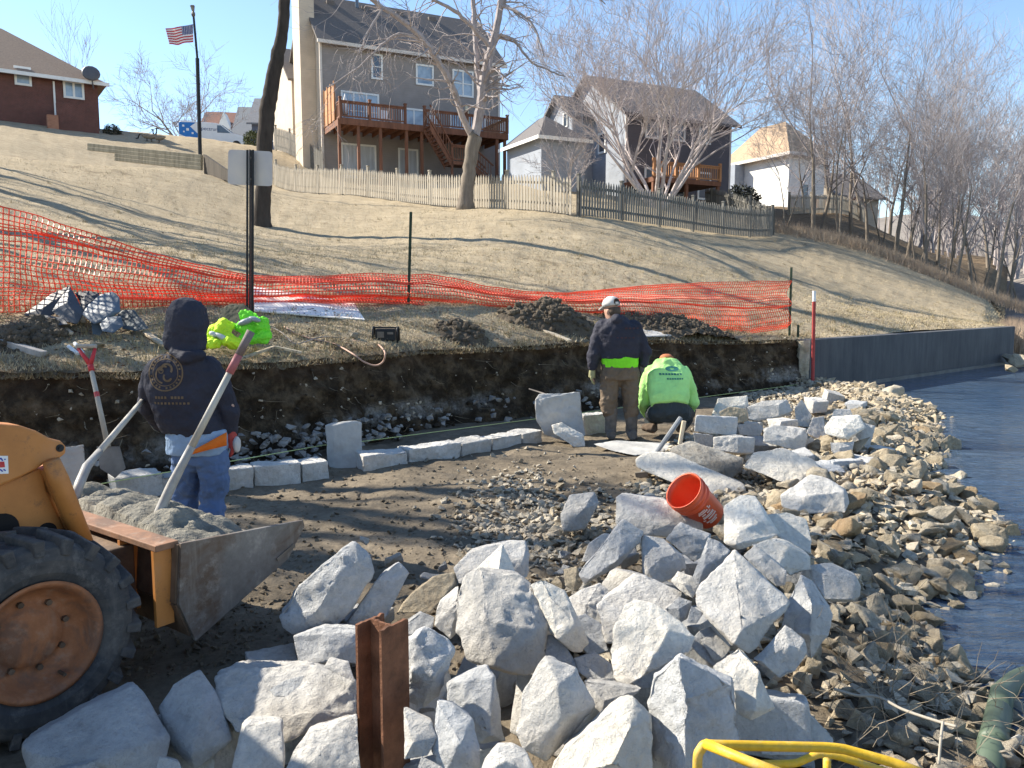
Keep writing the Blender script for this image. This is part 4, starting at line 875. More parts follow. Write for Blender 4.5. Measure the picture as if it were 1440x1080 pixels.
# ---- left pair and the low left blocks
RK('large leaning slab with a cream upper edge at the left end of the heap',b_,[(391,867),(420,825),(463,792),(497,762),(520,779),(527,806),(508,839),(477,882),(413,894),(398,884)],[(470,815,.1),(447,857,.12),(505,790,.06)],.42,.35,rough=.02)
RK('second leaning slab right beside the left one, smooth and bluish',b_,[(485,880),(508,850),(541,803),(561,789),(576,806),(562,840),(544,869),(527,880)],[(527,818,.1),(520,860,.1)],.38,.4,rough=.012)
RK('long blue-grey block lying across below the two leaning slabs',b_,[(411,894),(455,881),(505,881),(528,883),(530,905),(520,937),(463,938),(419,938)],[(460,890,.08),(520,890,.06),(465,930,.1)],.3,.6,rough=.01)
RK('small pale block resting left of the rusty beam',g_,[(455,938),(463,925),(491,931),(501,961),(485,955)],[(480,940,.1)],.42,.9)
RK('bluish block peeping out right behind the beam top',b_,[(550,892),(575,870),(592,860),(612,868),(608,885),(590,884),(568,896)],[],.35,.8)
RK('gritty tan-grey block behind the beam in the heap edge',t_,[(558,862),(580,835),(612,812),(640,806),(640,822),(618,845),(605,862)],[(600,832,.1)],.22,1.)
RK('big flat-faced blue-grey block in the bottom left corner',b_,[(30,1046),(60,1028),(105,1000),(190,963),(215,995),(239,1034),(234,1070),(215,1100),(40,1105)],[(46,1060,.08),(137,1073,.18),(210,1042,.12)],.25,.9,rough=.012)
RK('upright pointed blue-grey block between the corner block and the slab',b_,[(223,996),(243,963),(281,942),(303,974),(327,1041),(300,1065),(274,1084),(246,1055)],[(285,1000,.1),(270,1060,.1)],.25,.7,rough=.012)
RK('large flat slab with a white dusty top left of the rusty beam',g_,[(300,950),(331,936),(369,935),(392,948),(444,937),(500,958),(503,1008),(433,1024),(400,1048),(375,1012),(328,1032),(305,995)],[(364,972,.07),(450,1003,.09),(330,1010,.05)],.3,1.1,rough=.018)
RK('flaky chunk lying on top of the dusty slab',b_,[(378,970),(400,957),(428,950),(422,964),(403,980),(385,980)],[],.43,1.,thick=.3)
RK('rough square block at the bottom edge below the dusty slab',g_,[(322,1100),(339,1016),(350,1008),(397,1010),(402,1060),(400,1100)],[(345,1020,.08),(395,1016,.08)],.32,.9)
RK('pale slanting block at the bottom edge beside the beam foot',g_,[(397,1100),(412,1060),(433,1027),(470,1015),(503,1004),(508,1100)],[(424,1085,.15),(440,1035,.06)],.36,.8)
RK('small grey stone at the bottom edge beside the corner block',g_,[(208,1095),(225,1064),(252,1072),(262,1095)],[],.2,.8)
# ---- cut blocks stacked near the kneeling worker
SG='cut blocks stacked beyond the heap'
def SK(label,mat,out,ridge=(),zc=.25,tilt=.5,**k): return RK(label,mat,out,ridge,zc,tilt,name='cut_block',cat='stone block',group=SG,rough=k.pop('rough',.012),**k)
SK('white block topmost at the back left of the cut stone stack',c_,[(1001,584),(1009,560),(1051,556),(1054,572),(1050,592),(1010,595)],[(1012,572,.06),(1048,570,.08)],.35)
SK('small tan-faced block below the topmost white one',t_,[(1011,579),(1025,572),(1048,574),(1054,592),(1036,596),(1013,592)],[],.3,d=8.9)
SK('smooth flat lilac-grey slab at the left end of the stack',b_,[(979,584),(1037,587),(1035,613),(976,607)],[],.25,.15,d=8.6)
SK('shadowed block directly under the flat lilac-grey slab',b_,[(975,609),(1003,612),(1005,632),(978,626)],[],.1,.2)
SK('two-toned block, tan left and bluish right, under the flat slab',g_,[(1003,615),(1036,612),(1061,616),(1061,638),(1038,640),(1003,633)],[(1038,615,.1),(1038,637,.12)],.1,.4,d=8.45)
SK('pale rough-fronted block right of the flat lilac-grey slab',g_,[(1036,597),(1065,593),(1074,602),(1069,614),(1040,611)],[],.25,.5)
SK('white flat-sided block topmost at the back middle of the stack',g_,[(1050,572),(1073,564),(1107,561),(1115,578),(1098,588),(1065,593),(1052,590)],[(1066,571,.04),(1096,569,.1),(1096,586,.1)],.35,.5)
SK('pale triangular slab leaning at the back right of the stack',g_,[(1117,573),(1127,562),(1142,584),(1138,602),(1119,599)],[],.25,.5)
SK('long pale beam-shaped block lying across the middle of the stack',g_,[(1073,602),(1086,597),(1134,603),(1136,613),(1132,633),(1117,633),(1073,621)],[(1117,617,.08),(1074,606,.03)],.2,.6,d=8.5)
SK('upright pale block between the long block and the tilted one',g_,[(1134,609),(1142,588),(1159,585),(1161,597),(1166,626),(1148,618)],[(1152,600,.05)],.25,.5)
SK('white triangular wedge in front of the long block',c_,[(1133,619),(1140,614),(1164,632),(1148,643),(1133,637)],[],.15,.6)
SK('tilted layered block on top of the right-hand pile',c_,[(1158,601),(1169,586),(1209,584),(1217,601),(1192,620),(1161,611)],[(1184,603,.12),(1190,616,.1)],.42,.8)
SK('flat pale stone behind the tilted layered block',g_,[(1169,587),(1173,575),(1196,576),(1201,588)],[],.3,.6)
SK('white-topped block supporting the tilted layered one',g_,[(1167,622),(1201,621),(1200,632),(1198,645),(1178,646),(1169,634)],[(1181,630,.1),(1199,626,.06)],.2,.5)
SK('shadowed block at the right end of the pile',g_,[(1205,590),(1231,599),(1225,622),(1220,641),(1200,638),(1198,618)],[(1213,610,.08)],.25,.3)
RK('broad flat pale boulder lying below the cut stone stack',c_,[(1044,657),(1050,646),(1060,636),(1098,630),(1146,647),(1154,661),(1140,672),(1127,680),(1105,680),(1082,670)],[(1102,664,.05),(1128,667,.06)],.22,1.3,rough=.016)
RK('wide grey-white boulder with a notched dark front beside the rubble',g_,[(1096,697),(1115,688),(1132,682),(1140,668),(1165,674),(1190,688),(1196,707),(1190,722),(1163,722),(1119,723),(1100,712)],[(1134,697,.1),(1158,699,.08),(1188,691,.08)],.25,1.,rough=.016)
RK('pale boulder mottled with black stains below the kneeling worker',m_,[(940,630),(967,621),(1023,638),(1046,645),(1044,663),(1019,678),(990,670),(940,652)],[(1018,657,.1),(950,632,.03)],.2,1.)
RK('long pale plank-like slab reaching from the workers to the bucket',c_,[(893,645),(911,635),(942,636),(978,656),(1047,681),(1051,692),(1014,709),(994,699),(930,672),(894,657)],[(1014,688,.05)],.12,1.3,rough=.01)
RK('thin flat slab the two far workers stand on',M_conc,[(833,624),(867,619),(942,623),(945,632),(894,641),(860,634)],[],.03,3.2,thick=.08,rough=.008)
_r=random.Random(15)
for u,v,z,s in [(1075,628,.12,.17),(1100,600,.22,.17),(1125,648,.12,.16),(1148,570,.2,.18),(1090,575,.2,.18),(1185,660,.12,.17),(1215,660,.1,.2),(1060,600,.15,.15),(1170,560,.15,.2),(1110,655,.08,.14),(1205,575,.12,.2),(1030,600,.12,.15),(1155,665,.12,.16),(1228,640,.1,.16)]:
    c=G(u,v,z); M=Matrix.Rotation(_r.uniform(0,3),3,'Z')@Matrix.Rotation(_r.uniform(-.35,.35),3,'X'); rock_obj('cut_block',[c+M@Vector((a*s*_r.uniform(.9,1.15),b*s*_r.uniform(.5,.75),e*s*_r.uniform(.4,.6))) for a in(-1,1) for b in(-1,1) for e in(-1,1)],(g_,b_)[u%2],'grey squarish block filling the gaps among the cut stone stack','stone block','grey blocks filling the gaps of the cut stone stack',.02,.010,.010,int(u))
# upright and fallen blocks by the footing
RK('upright rectangular concrete block standing on the footing row',M_conc,[(457,598),(468,594),(500,591),(509,594),(509,662),(470,665),(460,652)],[(469,598,.06),(470,662,.06)],.25,.1,thick=.3,rough=.010,name='upright_block',group='loose blocks along the footing')
RK('upright rough grey block standing beside the cap-wearing worker',M_conc,[(752,562),(758,554),(816,551),(820,572),(823,612),(800,622),(765,612),(754,592)],[(765,560,.04)],.3,.1,thick=.25,rough=.018,name='upright_block',group='loose blocks along the footing',d=9.9)
RK('grey block standing behind the loader arm',M_conc,[(78,630),(118,625),(121,655),(119,680),(80,690)],[],.25,.1,thick=.3,rough=.01,name='upright_block',group='loose blocks along the footing',d=6.0)
RK('pale broken chunk leaning against the upright grey block',c_,[(775,598),(790,594),(822,612),(823,628),(808,630),(779,609)],[(810,615,.1)],.12,.4,name='broken_chunk',group='loose blocks along the footing')
def rub_proto(k,mat):
    rng=random.Random(900+k); pts=[]
    sx,sy,sz=1,rng.uniform(.6,.9),rng.uniform(.35,.75)
    for _ in range(11):
        v=Vector((rng.gauss(0,1),rng.gauss(0,1),rng.gauss(0,1))).normalized(); m=max(abs(v.x),abs(v.y),abs(v.z)); v=v/m*rng.uniform(.8,1.); pts.append(Vector((v.x*sx,v.y*sy,v.z*sz))*.5)
    bm=rock_bm(pts,.13,.05,.05,900+k,20); me=bpy.data.meshes.new('rubble_stone'); bm.to_mesh(me); bm.free(); me.materials.append(mat); me.polygons.foreach_set('use_smooth',[True]*len(me.polygons)); return me
def add_stone(me,p,s,rng,label,group,name='rubble_stone',flat=1.):
    o=bpy.data.objects.new(name,me); col.objects.link(o); o.location=p; o.scale=(s,s*rng.uniform(.8,1.1),s*flat); o.rotation_euler=(rng.uniform(-.5,.5),rng.uniform(-.5,.5),rng.uniform(0,6.28)); return tag(o,label,'stone',group)
# filler blocks deep in the heap
rng=random.Random(77)
heap=[(1.3,4.3),(.6,3.4),(.2,3.1),(-.1,3.5),(-.4,3.2),(1.0,3.0),(.4,2.7),(-.2,2.6),(-.6,2.75),(.9,3.8),(.8,2.4),(0,2.3),(-.5,2.4),(1.1,4.9),(.7,4.4),(1.6,4.6),(-1.1,3.5),(-.9,3.1),(-1.2,2.9),(-.8,3.9),(.35,4.0),(-1.4,2.6),(.1,4.0),(-.1,4.2)]
for i,(x,y) in enumerate(heap):
    s=rng.uniform(.13,.18); z=rng.uniform(.05,.12); M=Matrix.Rotation(rng.uniform(0,6),3,'Z')@Matrix.Rotation(rng.uniform(-.6,.6),3,'X')
    pts=[Vector((x,y,z))+M@Vector((sx*s*rng.uniform(.7,1.2),sy*s*rng.uniform(.6,1),sz*s*rng.uniform(.5,.8))) for sx in(-1,1) for sy in(-1,1) for sz in(-1,1)]
    rock_obj('limestone_block',pts,(g_,b_)[i%2],'grey limestone block deep in the gaps of the big heap','stone block','grey limestone blocks deep in the gaps of the big heap',.035,.012,.014,300+i)
M_lp=[rub_proto(40+k,(M_rock,M_rockb,M_cream)[k%3]) for k in range(9)]
for i in range(60):
    c=G(rng.uniform(420,1150),rng.uniform(800,1075),0); s=rng.uniform(.09,.17); add_stone(M_lp[i%9],(c.x,c.y+.1,rng.uniform(.05,.26)),s,rng,'fist-sized pale limestone chunk wedged in the gaps of the big heap','small limestone chunks in the gaps of the big heap','limestone_chunk')
# ---- footing row
def footing(label,u0,v0,u1,v1,h,dep=.26):
    h+=.045
    p=G(u0,v0,0);q=G(u1,v1,0); d=(q-p).normalized(); n=Vector((-d.y,d.x,0)); pts=[]
    for a in (p-d*.012,q+d*.012):
        for k in (0,dep):
            for z in (-.05,h*random.Random(int(u0+k*10)).uniform(.93,1.05)): pts.append(a+n*k+Vector((0,0,z)))
    rock_obj('footing_block',pts,g_,label,'stone block','pale blocks laid in the footing row',.022,.012,.020,int(u0))
for u0,v0,u1,v1,h,l in [(166,706,228,697,.17,'leftmost pale block of the footing row, left of the hooded worker'),(306,691,355,686,.15,'pale footing block just right of the hooded worker'),(360,683,421,677,.13,'second pale footing block right of the hooded worker'),(427,675,461,670,.12,'short footing block left of the upright concrete block'),
 (512,662,572,656,.12,'long footing block right of the upright concrete block'),(577,653,647,643,.12,'second footing block right of the upright concrete block'),(651,642,690,635,.11,'third footing block right of the upright concrete block'),(694,634,733,627,.10,'fourth footing block right of the upright concrete block'),(737,626,762,620,.10,'footing block left of the upright rough grey block'),
 (822,612,856,607,.2,'footing block between the standing worker and the upright block'),(230,697,262,694,.12,'footing block hidden behind the hooded worker')]: footing(l,u0,v0,u1,v1,h)
# mortar bed and loose soil behind the row
b=MB()
pth=[G(u,v,0) for u,v in [(120,700),(310,684),(460,664),(600,644),(760,612),(860,603)]]
# ---- rubble
RP=[rub_proto(k,(M_tan,M_tang,M_tan,M_tang,M_tan,M_tang,M_tang,M_tan,M_rust_st)[k%9 if k!=8 else 0]) for k in range(18)]
rng=random.Random(4); cand=[]
for _ in range(5200):
    y=rng.uniform(2.2,16.0); x=rng.uniform(.4,7.6); s=ssd(x,y)
    # the belt of rubble follows the water's edge
    wdt=np.interp(y,[2,4,6,8,11,16],[1.1,1.7,2.0,2.3,2.6,1.9])
    if not(-.16<s<wdt): continue
    if rng.random()<max(0,(s-wdt*.6))*1.2: continue
    if y<5.6 and x<1.9+(y-3)*.1 and s>.9: continue
    sz=rng.choice([.08,.10,.12,.15,.18,.22,.3])*rng.uniform(.8,1.2)*(1 if y<11 else .85); sz=min(sz,.15 if y<3.6 else (.24 if y<5.5 else 1)); cand.append((sz/y,x,y,s,sz))
cand.sort(reverse=True)
zone2=lambda x,y,s: ('half in the water at the lake edge' if s<.12 else ('on the bank below the cut stone stack' if y>8 else ('between the grey heap and the lake' if y>4.6 else 'on the near shore beside the yellow rail')))
for sc_,x,y,s,sz in cand[:275]:
    k=rng.randrange(18); add_stone(RP[k],(x,y,floor_z(x,y)+sz*rng.uniform(.02,.2)),sz,rng,'brown rubble stone '+zone2(x,y,s),'brown rubble stones along the shore: '+zone2(x,y,s))
def stuff_stones(name,pts,seed,mat,var=6):
    rng=random.Random(seed); B=MB(); shp=[]
    for k in range(var):
        bm=bmesh.new()
        for _ in range(9):
            v=Vector((rng.gauss(0,1),rng.gauss(0,1),rng.gauss(0,1))).normalized()*rng.uniform(.4,.55); v.z*=.65; bm.verts.new(v)
        r=bmesh.ops.convex_hull(bm,input=bm.verts); dead=[g for g in r['geom_interior'] if isinstance(g,bmesh.types.BMVert) and g.is_valid]
        if dead: bmesh.ops.delete(bm,geom=dead,context='VERTS')
        bm.verts.index_update(); shp.append(([v.co.copy() for v in bm.verts],[tuple(v.index for v in f.verts) for f in bm.faces])); bm.free()
    for (x,y,z,s) in pts:
        vs,fs=shp[rng.randrange(var)]; M=Matrix.Rotation(rng.uniform(0,6.28),3,'Z')@Matrix.Rotation(rng.uniform(-.8,.8),3,'X'); B.add([Vector((x,y,z))+(M@v)*s for v in vs],fs)
    return tag(B.build(name,mat,local=True),kind='stuff')
pl=[(x,y,floor_z(x,y)+sz*.1,sz) for sc_,x,y,s,sz in cand[275:]]
for _ in range(24000):
    y=rng.uniform(2.0,16.2); x=rng.uniform(.2,7.6); s=ssd(x,y)
    if not(-.3<s<2.9): continue
    sz=rng.choice([.03,.045,.06,.08,.1,.13]); pl.append((x,y,floor_z(x,y)+sz*.2,sz))
h=len(pl)//2; stuff_stones('small_rubble',pl[:h],1,M_tan); stuff_stones('grey_small_rubble',pl[h:],2,M_tang)
# stones and clods on the trench floor
pl=[];pl2=[]
for _ in range(1500):
    c=G(rng.gauss(735,50),rng.gauss(735,38),0); sz=rng.choice([.02,.03,.045,.06,.08])
    if c.y<11: pl.append((c.x,c.y,floor_z(c.x,c.y)+sz*.2,sz))
for _ in range(5200):
    u=rng.uniform(-60,900); v=rng.uniform(640,960); c=G(u,v,0); sz=rng.choice([.012,.018,.025,.035,.05]); pl2.append((c.x,c.y,floor_z(c.x,c.y)+sz*.1,sz))
stuff_stones('broken_pale_stones',pl,3,M_tang); stuff_stones('soil_clods',pl2,5,M_floor)
for i,(u,v,s,m) in enumerate([(789,690,.13,M_tan),(740,712,.1,M_tang),(700,700,.09,M_rock),(665,716,.12,M_rockb),(676,722,.08,M_rock),(655,706,.07,M_tang),(760,752,.09,M_tang),(776,760,.1,M_rock),(745,765,.08,M_tan),(811,762,.09,M_tan),(600,652,.07,M_tan),(640,700,.06,M_rock),(720,672,.1,M_tan),(705,684,.07,M_tan),(759,676,.08,M_tan)]):
    c=G(u,v,0); me=RP[i%18]; o=add_stone(me,(c.x,c.y,floor_z(c.x,c.y)+s*.3),s,rng,'loose fist-sized stone scattered on the trench floor','loose stones on the trench floor')
# stones standing in the water, near right
def WK(label,mat,out,ridge=(),zc=-.05,tilt=.3,**k): return RK(label,mat,out,ridge,zc,tilt,name='shore_stone',cat='stone',group='single stones in the shallow water',rough=.03,**k)
WK('orange-brown boulder standing in the water near the right edge',t_,[(1323,927),(1336,912),(1349,907),(1357,920),(1363,937),(1372,955),(1345,960),(1330,945)],[(1345,925,.1)])
WK('pointed pale-topped boulder at the water, nearest the dry twigs',t_,[(1290,943),(1300,930),(1311,919),(1322,924),(1328,945),(1335,968),(1318,975),(1302,968)],[(1310,940,.15)])
WK('slanting brown slab between the heap and the water',t_,[(1232,897),(1240,886),(1257,883),(1266,893),(1273,915),(1255,925),(1240,915)],[],tilt=.8)
WK('crumbly brown boulder left of the green pipe',t_,[(1325,1027),(1345,1022),(1380,1027),(1379,1056),(1350,1058),(1334,1047)],[(1350,1040,.1)],zc=0,tilt=.7)
WK('tan boulder at the bottom right corner beyond the pipe',M_cream,[(1409,1056),(1415,1042),(1432,1033),(1460,1036),(1465,1090),(1412,1092)],[],zc=0)
WK('upright white stone at the water edge',M_rock,[(1312,870),(1316,858),(1323,860),(1324,876),(1316,882)],[])
WK('small orange stone lying in the water, the upper one',M_rust_st,[(1368,722),(1376,710),(1388,712),(1392,726),(1380,731),(1370,729)],[],zc=-.05)
WK('round orange stone lying in the water, the outer one',M_rust_st,[(1411,748),(1416,739),(1430,738),(1435,752),(1425,760),(1413,757)],[],zc=-.08)
WK('brown stone in the shallows beyond the small inlet',t_,[(1320,625),(1335,612),(1350,620),(1352,634),(1330,640)],[])
for i,(u,v,s) in enumerate([(1137,552,.28),(1150,548,.2),(1160,550,.16),(1140,540,.14),(1203,553,.28),(1216,557,.2),(1255,563,.5),(1275,572,.25),(1175,560,.2),(1190,566,.3),(1425,508,.5),(1432,512,.6),(1436,498,.4),(1422,520,.3)]):
    c=G(u,v,0.02); add_stone(RP[(i*5)%9*2%18],(c.x,c.y,.0+s*.15),s,rng,'pale stone at the foot of the seawall'+(', near its far corner' if i>9 else ''),'stones at the foot of the seawall'+(' far corner' if i>9 else ''))
# ---------------- things on the lawn ----------------
def GT(u,v,lift=0.):       # where the line of sight through a pixel meets the lawn
    r=ray(u,v); lo=None; prev=None
    ds=np.concatenate([np.arange(6.5,30,.1),np.arange(30,110,.4)]); X=r.x/r.y*ds; Z=CZ+r.z/r.y*ds; H=ZH(X,ds)+lift
    for i in range(len(ds)):
        if X[i]**2+ds[i]**2>0 and Z[i]<=H[i] and edge_r(math.atan2(X[i],ds[i])) is not None and math.hypot(X[i],ds[i])>=edge_r(math.atan2(X[i],ds[i]))-.1: return Vector((X[i],ds[i],H[i]))
    return Vector((X[-1],ds[-1],H[-1]))
# orange safety netting
M_net=simple('orange_plastic_netting',(.80,.09,.035),.5,.25,3,0,spec=.4)
def netting():
    K=[(-70,284,448,8.9),(0,291,440,9.3),(60,306,438,9.5),(110,322,436,9.7),(150,337,434,9.9),(200,352,432,10.2),(250,366,430,10.6),(300,378,429,11.),(350,388,428,11.4),(400,390,426,11.9),(450,389,426,12.3),(520,385,426,12.9),(575,388,428,13.35),(600,386,430,13.5),(640,392,433,13.8),(690,404,437,14.1),(740,411,440,14.4),(800,413,442,14.6),(850,408,446,14.8),(900,403,453,15.1),(950,400,460,15.5),(1000,398,467,15.9),(1050,397,471,16.3),(1108,396,462,16.75)]
    V=[];rows=21; pts=[]
    us=[k[0] for k in K]
    # equal steps along the run
    dens=np.linspace(-70,1108,900); base=[P(u,np.interp(u,us,[k[2] for k in K]),np.interp(u,us,[k[3] for k in K])) for u in dens]
    L=np.concatenate([[0],np.cumsum([(b-a).length for a,b in zip(base[:-1],base[1:])])]); n=int(L[-1]/.056); uu=np.interp(np.linspace(0,L[-1],n),L,dens)
    for i,u in enumerate(uu):
        d=np.interp(u,us,[k[3] for k in K]); top=P(u,np.interp(u,us,[k[1] for k in K]),d); bot=P(u,np.interp(u,us,[k[2] for k in K]),d)
        h=top.z-bot.z; c=min(1,h/1.16); fold=math.sqrt(max(0,1-c*c))
        for j in range(rows):
            t=j/(rows-1)
            # bunching: rows gather at wandering heights
            w_=.16*math.sin(2*math.pi*t*1.5+i*.014+1)+.07*math.sin(2*math.pi*t*3+i*.031); tt=min(1,max(0,t+w_*t*(1-t)*2.2*(.35+fold)))
            off=fold*.17*math.sin(t*math.pi*5+i*.02)+.035*noise.noise((i*.09,t*3,2)); zz=.02*noise.noise((i*.12,t*4,7))
            V.append((top.x*tt+bot.x*(1-tt)+.25*off,top.y*tt+bot.y*(1-tt)-off-.05,bot.z+h*tt+zz+.01))
    F=[(i*rows+j,(i+1)*rows+j,(i+1)*rows+j+1,i*rows+j+1) for i in range(n-1) for j in range(rows-1)]
    me=bpy.data.meshes.new('safety_netting'); a=np.array(V); c=Vector((float(a[:,0].mean()),float(a[:,1].mean()),float(a[:,2].min()))); me.from_pydata((a-np.array(c)).tolist(),[],F)
    o=link_mesh('safety_netting',me,M_net); o.location=c; tag(o,'long sagging orange plastic safety netting strung across the lawn','netting')
    m=o.modifiers.new('wire','WIREFRAME'); m.thickness=.019; m.use_even_offset=False; m.use_replace=True; m.use_boundary=True
netting()
M_green=simple('dark_green_post_paint',(.03,.055,.035),.6,.3,8,.2); M_blk=simple('black_metal',(.015,.016,.018),.5,.3,8,.1)
def t_post(label,u,vt,vb,d):
    a=P(u,vb,d); b2=P(u+(vt-vb)*-.03,vt,d); a.z-=.1; t=thing('fence_post',label,'fence post',tuple(a)); b=MB(); b.bar(a,b2,.012,.045); b.bar(a+Vector((0,-.012,0)),b2+Vector((0,-.012,0)),.038,.01); k=.3
    while k<(b2-a).length-.05: p=a.lerp(b2,k/(b2-a).length); b.box(p+Vector((0,-.027,0)),(.02,.018,.02)); k+=.09
    
    b.build('shaft',M_green,t)
t_post('thin dark green post standing in the netting right of the white board',574,298,427,13.2)
t_post('dark green post holding the right-hand end of the netting',1110,376,475,16.7)
t_post('very short dark green post sticking up beside the red-painted rod',1122,457,476,16.4)
# metal sign seen from behind
d=10.6; sg=thing('road_sign','blank metal sign seen from behind on a black perforated post','sign',tuple(P(352,440,d)))
def sign_metal():
    m=NM('bare_aluminium',.5,.5,.25); f=m.noise(2.,3,.5); m.color(m.ramp(f,[(.35,(.46,.42,.41)),(.65,(.62,.54,.46))])); m.bump(m.noise(60,3,.5),.08,.003); return m.m  # two soft tones in the colour stand in for reflections on the plate
q=[P(321,210,d),P(383,213,d),P(383,262,d),P(320,259,d)]; b=MB()
def rrect(q,r=.10,n=5):
    out=[]
    for i in range(4):
        p=q[i]; a=q[i-1]; c=q[(i+1)%4]; da=(a-p)*r; dc=(c-p)*r
        for k in range(n+1):
            t=k/n; out.append(p+da*(1-t)**2+dc*t*t)
    return out
b.prism(rrect(q),(0,.004,0)); b.build('sign_plate',sign_metal(),sg)
a=P(352,443,d-.05); e=P(352.5,211,d-.05); b=MB(); b.bar(a,e,.075,.012); 
for s in(-1,1): b.bar(a+Vector((s*.036,-.018,0)),e+Vector((s*.036,-.018,0)),.008,.026)
b.build('post',M_blk,sg); b=MB(); k=.06
while k<1.0: p=a.lerp(e,k); b.box(p+Vector((0,-.0085,0)),(.014,.004,.02)); k+=.022
b.build('post_holes',simple('grey_hole_rims',(.15,.16,.17),.5,.1),sg)
b=MB()
for v in (222,252): p=P(352.3,v,d-.07); b.tube([p,p+Vector((0,-.012,0))],.014,6)
b.build('bolts',M_steel,sg)
# flagpole and flag
d=36; fp=thing('flagpole','tall thin dark flagpole at the corner of the timber retaining wall','flagpole',tuple(P(281.5,217,d)))
b=MB(); b.tube([P(281.5,219,d),P(277.5,82,d)],.085,8); b.tube([P(277.5,82,d),P(272.3,24,d)],.05,8); b.build('pole',M_blk,fp)
b=MB(); b.ell(P(271.8,20,d),(.09,.09,.12),8,6); b.tube([P(271.7,16,d),P(270.5,8,d)],[.05,.1],6); b.build('finial',M_steel,fp)
def flag():
    nx,ny=52,26; tr=P(271.5,34,d);br=P(272,59,d); tl=P(232,41,d);bl=P(239,64,d); V=[]
    mats=[simple('flag_red',(.50,.05,.06),.8,.1),simple('flag_white',(.75,.72,.72),.8,.05),simple('flag_blue',(.10,.11,.22),.8,.1)]
    for i in range(nx+1):
        t=i/nx
        for j in range(ny+1):
            s=j/ny; p=(tr*(1-s)+br*s)*(1-t)+(tl*(1-s)+bl*s)*t; p=p+Vector((0,math.sin(t*9+s)*.10*t**.5,math.sin(t*8+.5)*.05*t)); V.append(p)
    b=MB()
    for i in range(nx):
        for j in range(ny):
            st=int(j*13/ny); m=0 if st%2==0 else 1
            if i<nx*.4 and st<7:
                m=2
                if i%3==1 and j%2==1: m=1
            a=i*(ny+1)+j; b.f.append((a,a+ny+1,a+ny+2,a+1)); b.mi.append(m)
    b.v=[tuple(p) for p in V]; o=b.build('flag',mats); tag(o,'striped red and white flag with a starred blue corner flying from the pole','flag')
    m=o.modifiers.new('solid','SOLIDIFY'); m.thickness=.008
flag()
# timber retaining wall
M_tim=wood('weathered_landscape_timber',(.36,.31,.22)); tw=thing('retaining_wall','low weathered timber retaining wall below the flagpole','retaining wall',tuple(P(205,232,34)))
L0=P(124,213,34.8); R0=P(284,239,32.9); hs=[.16*k for k in range(5)]
for k in range(4):
    z0_=.155*k; a=L0.lerp(R0,max(0,.0+(0 if k>=2 else .25))); n=7; st=a; segs=[(st.lerp(R0,i/3),st.lerp(R0,(i+1)/3)) for i in range(3)]
    for p,q in segs:
        hh=(1-((p-R0).length/(L0-R0).length))
        p2=Vector((p.x,p.y,p.z+z0_-.25*(1-hh)*1.0)); q2=Vector((q.x,q.y,q.z+z0_-.25*((q-R0).length/(L0-R0).length))); b=MB(); b.bar(p2+Vector((0,.02*k,.06)),q2+Vector((0,.02*k,.06)),.15,.148); b.build('timber',M_tim,tw,bevel=.012)
e=P(322,243,31.6); b=MB(); b.prism([R0+Vector((.08,0,-.3)),R0+Vector((.08,0,.62)),e+Vector((0,0,.05)),e+Vector((0,0,-.3))],(0.05,.18,0)); b.build('end_return',wood('shade_darkened_timber',(.08,.065,.05)),tw)  # the return faces away from the sun; its shade is painted into the timber
for u,v in ((195,216),(222,226),(255,224)): p=P(u,v,34.); b=MB(); b.box(p,(.14,.12,.3)); b.build('tie_end',M_tim,tw)
# geese
M_goose=simple('goose_feathers',(.25,.20,.15),.9,.35,12,.1); M_gneck=simple('goose_black_neck',(.02,.02,.02),.7,.1); M_leg=simple('goose_leg',(.04,.035,.03),.7,.1)
def goose(label,u,v,face,neck_up):
    g0=GT(u,v); z=g0.z+.28; f=Vector((face,0,0)); t=thing('goose',label,'goose',tuple(g0)); c=Vector((g0.x,g0.y,z)); b=MB()
    b.tube([c-f*.40+Vector((0,0,.06)),c-f*.28+Vector((0,0,.03)),c-f*.1,c+f*.12+Vector((0,0,.01)),c+f*.24+Vector((0,0,.07)),c+f*.29+Vector((0,0,.16))],[.02,.09,.15,.145,.09,.045],10)
    b.build('body',M_goose,t,smooth=True); b=MB()
    top=c+f*.32+Vector((0,0,.46)) if neck_up else c+f*.52+Vector((0,0,-.12)); mid=c+f*(.33 if neck_up else .42)+Vector((0,0,.3 if neck_up else .12))
    b.tube([c+f*.27+Vector((0,0,.12)),mid,top,top+f*.07+Vector((0,0,.0)),top+f*.14+Vector((0,0,-.02))],[.05,.033,.04,.035,.008],8); b.build('neck',M_gneck,t,smooth=True)
    for s in(-1,1): b=MB(); b.tube([c+Vector((0,s*.05,-.1)),c+Vector((0,s*.05,-.29)),c+Vector((0,s*.05,-.29))+f*.08],.014,5); b.build('leg',M_leg,t)
goose('brown goose with its black neck raised, on the crest left of the flagpole',213,200,1,True); goose('brown goose grazing with lowered neck on the crest',207,200,-1,False); goose('second standing brown goose just right of the grazing one',224,202,-1,True)
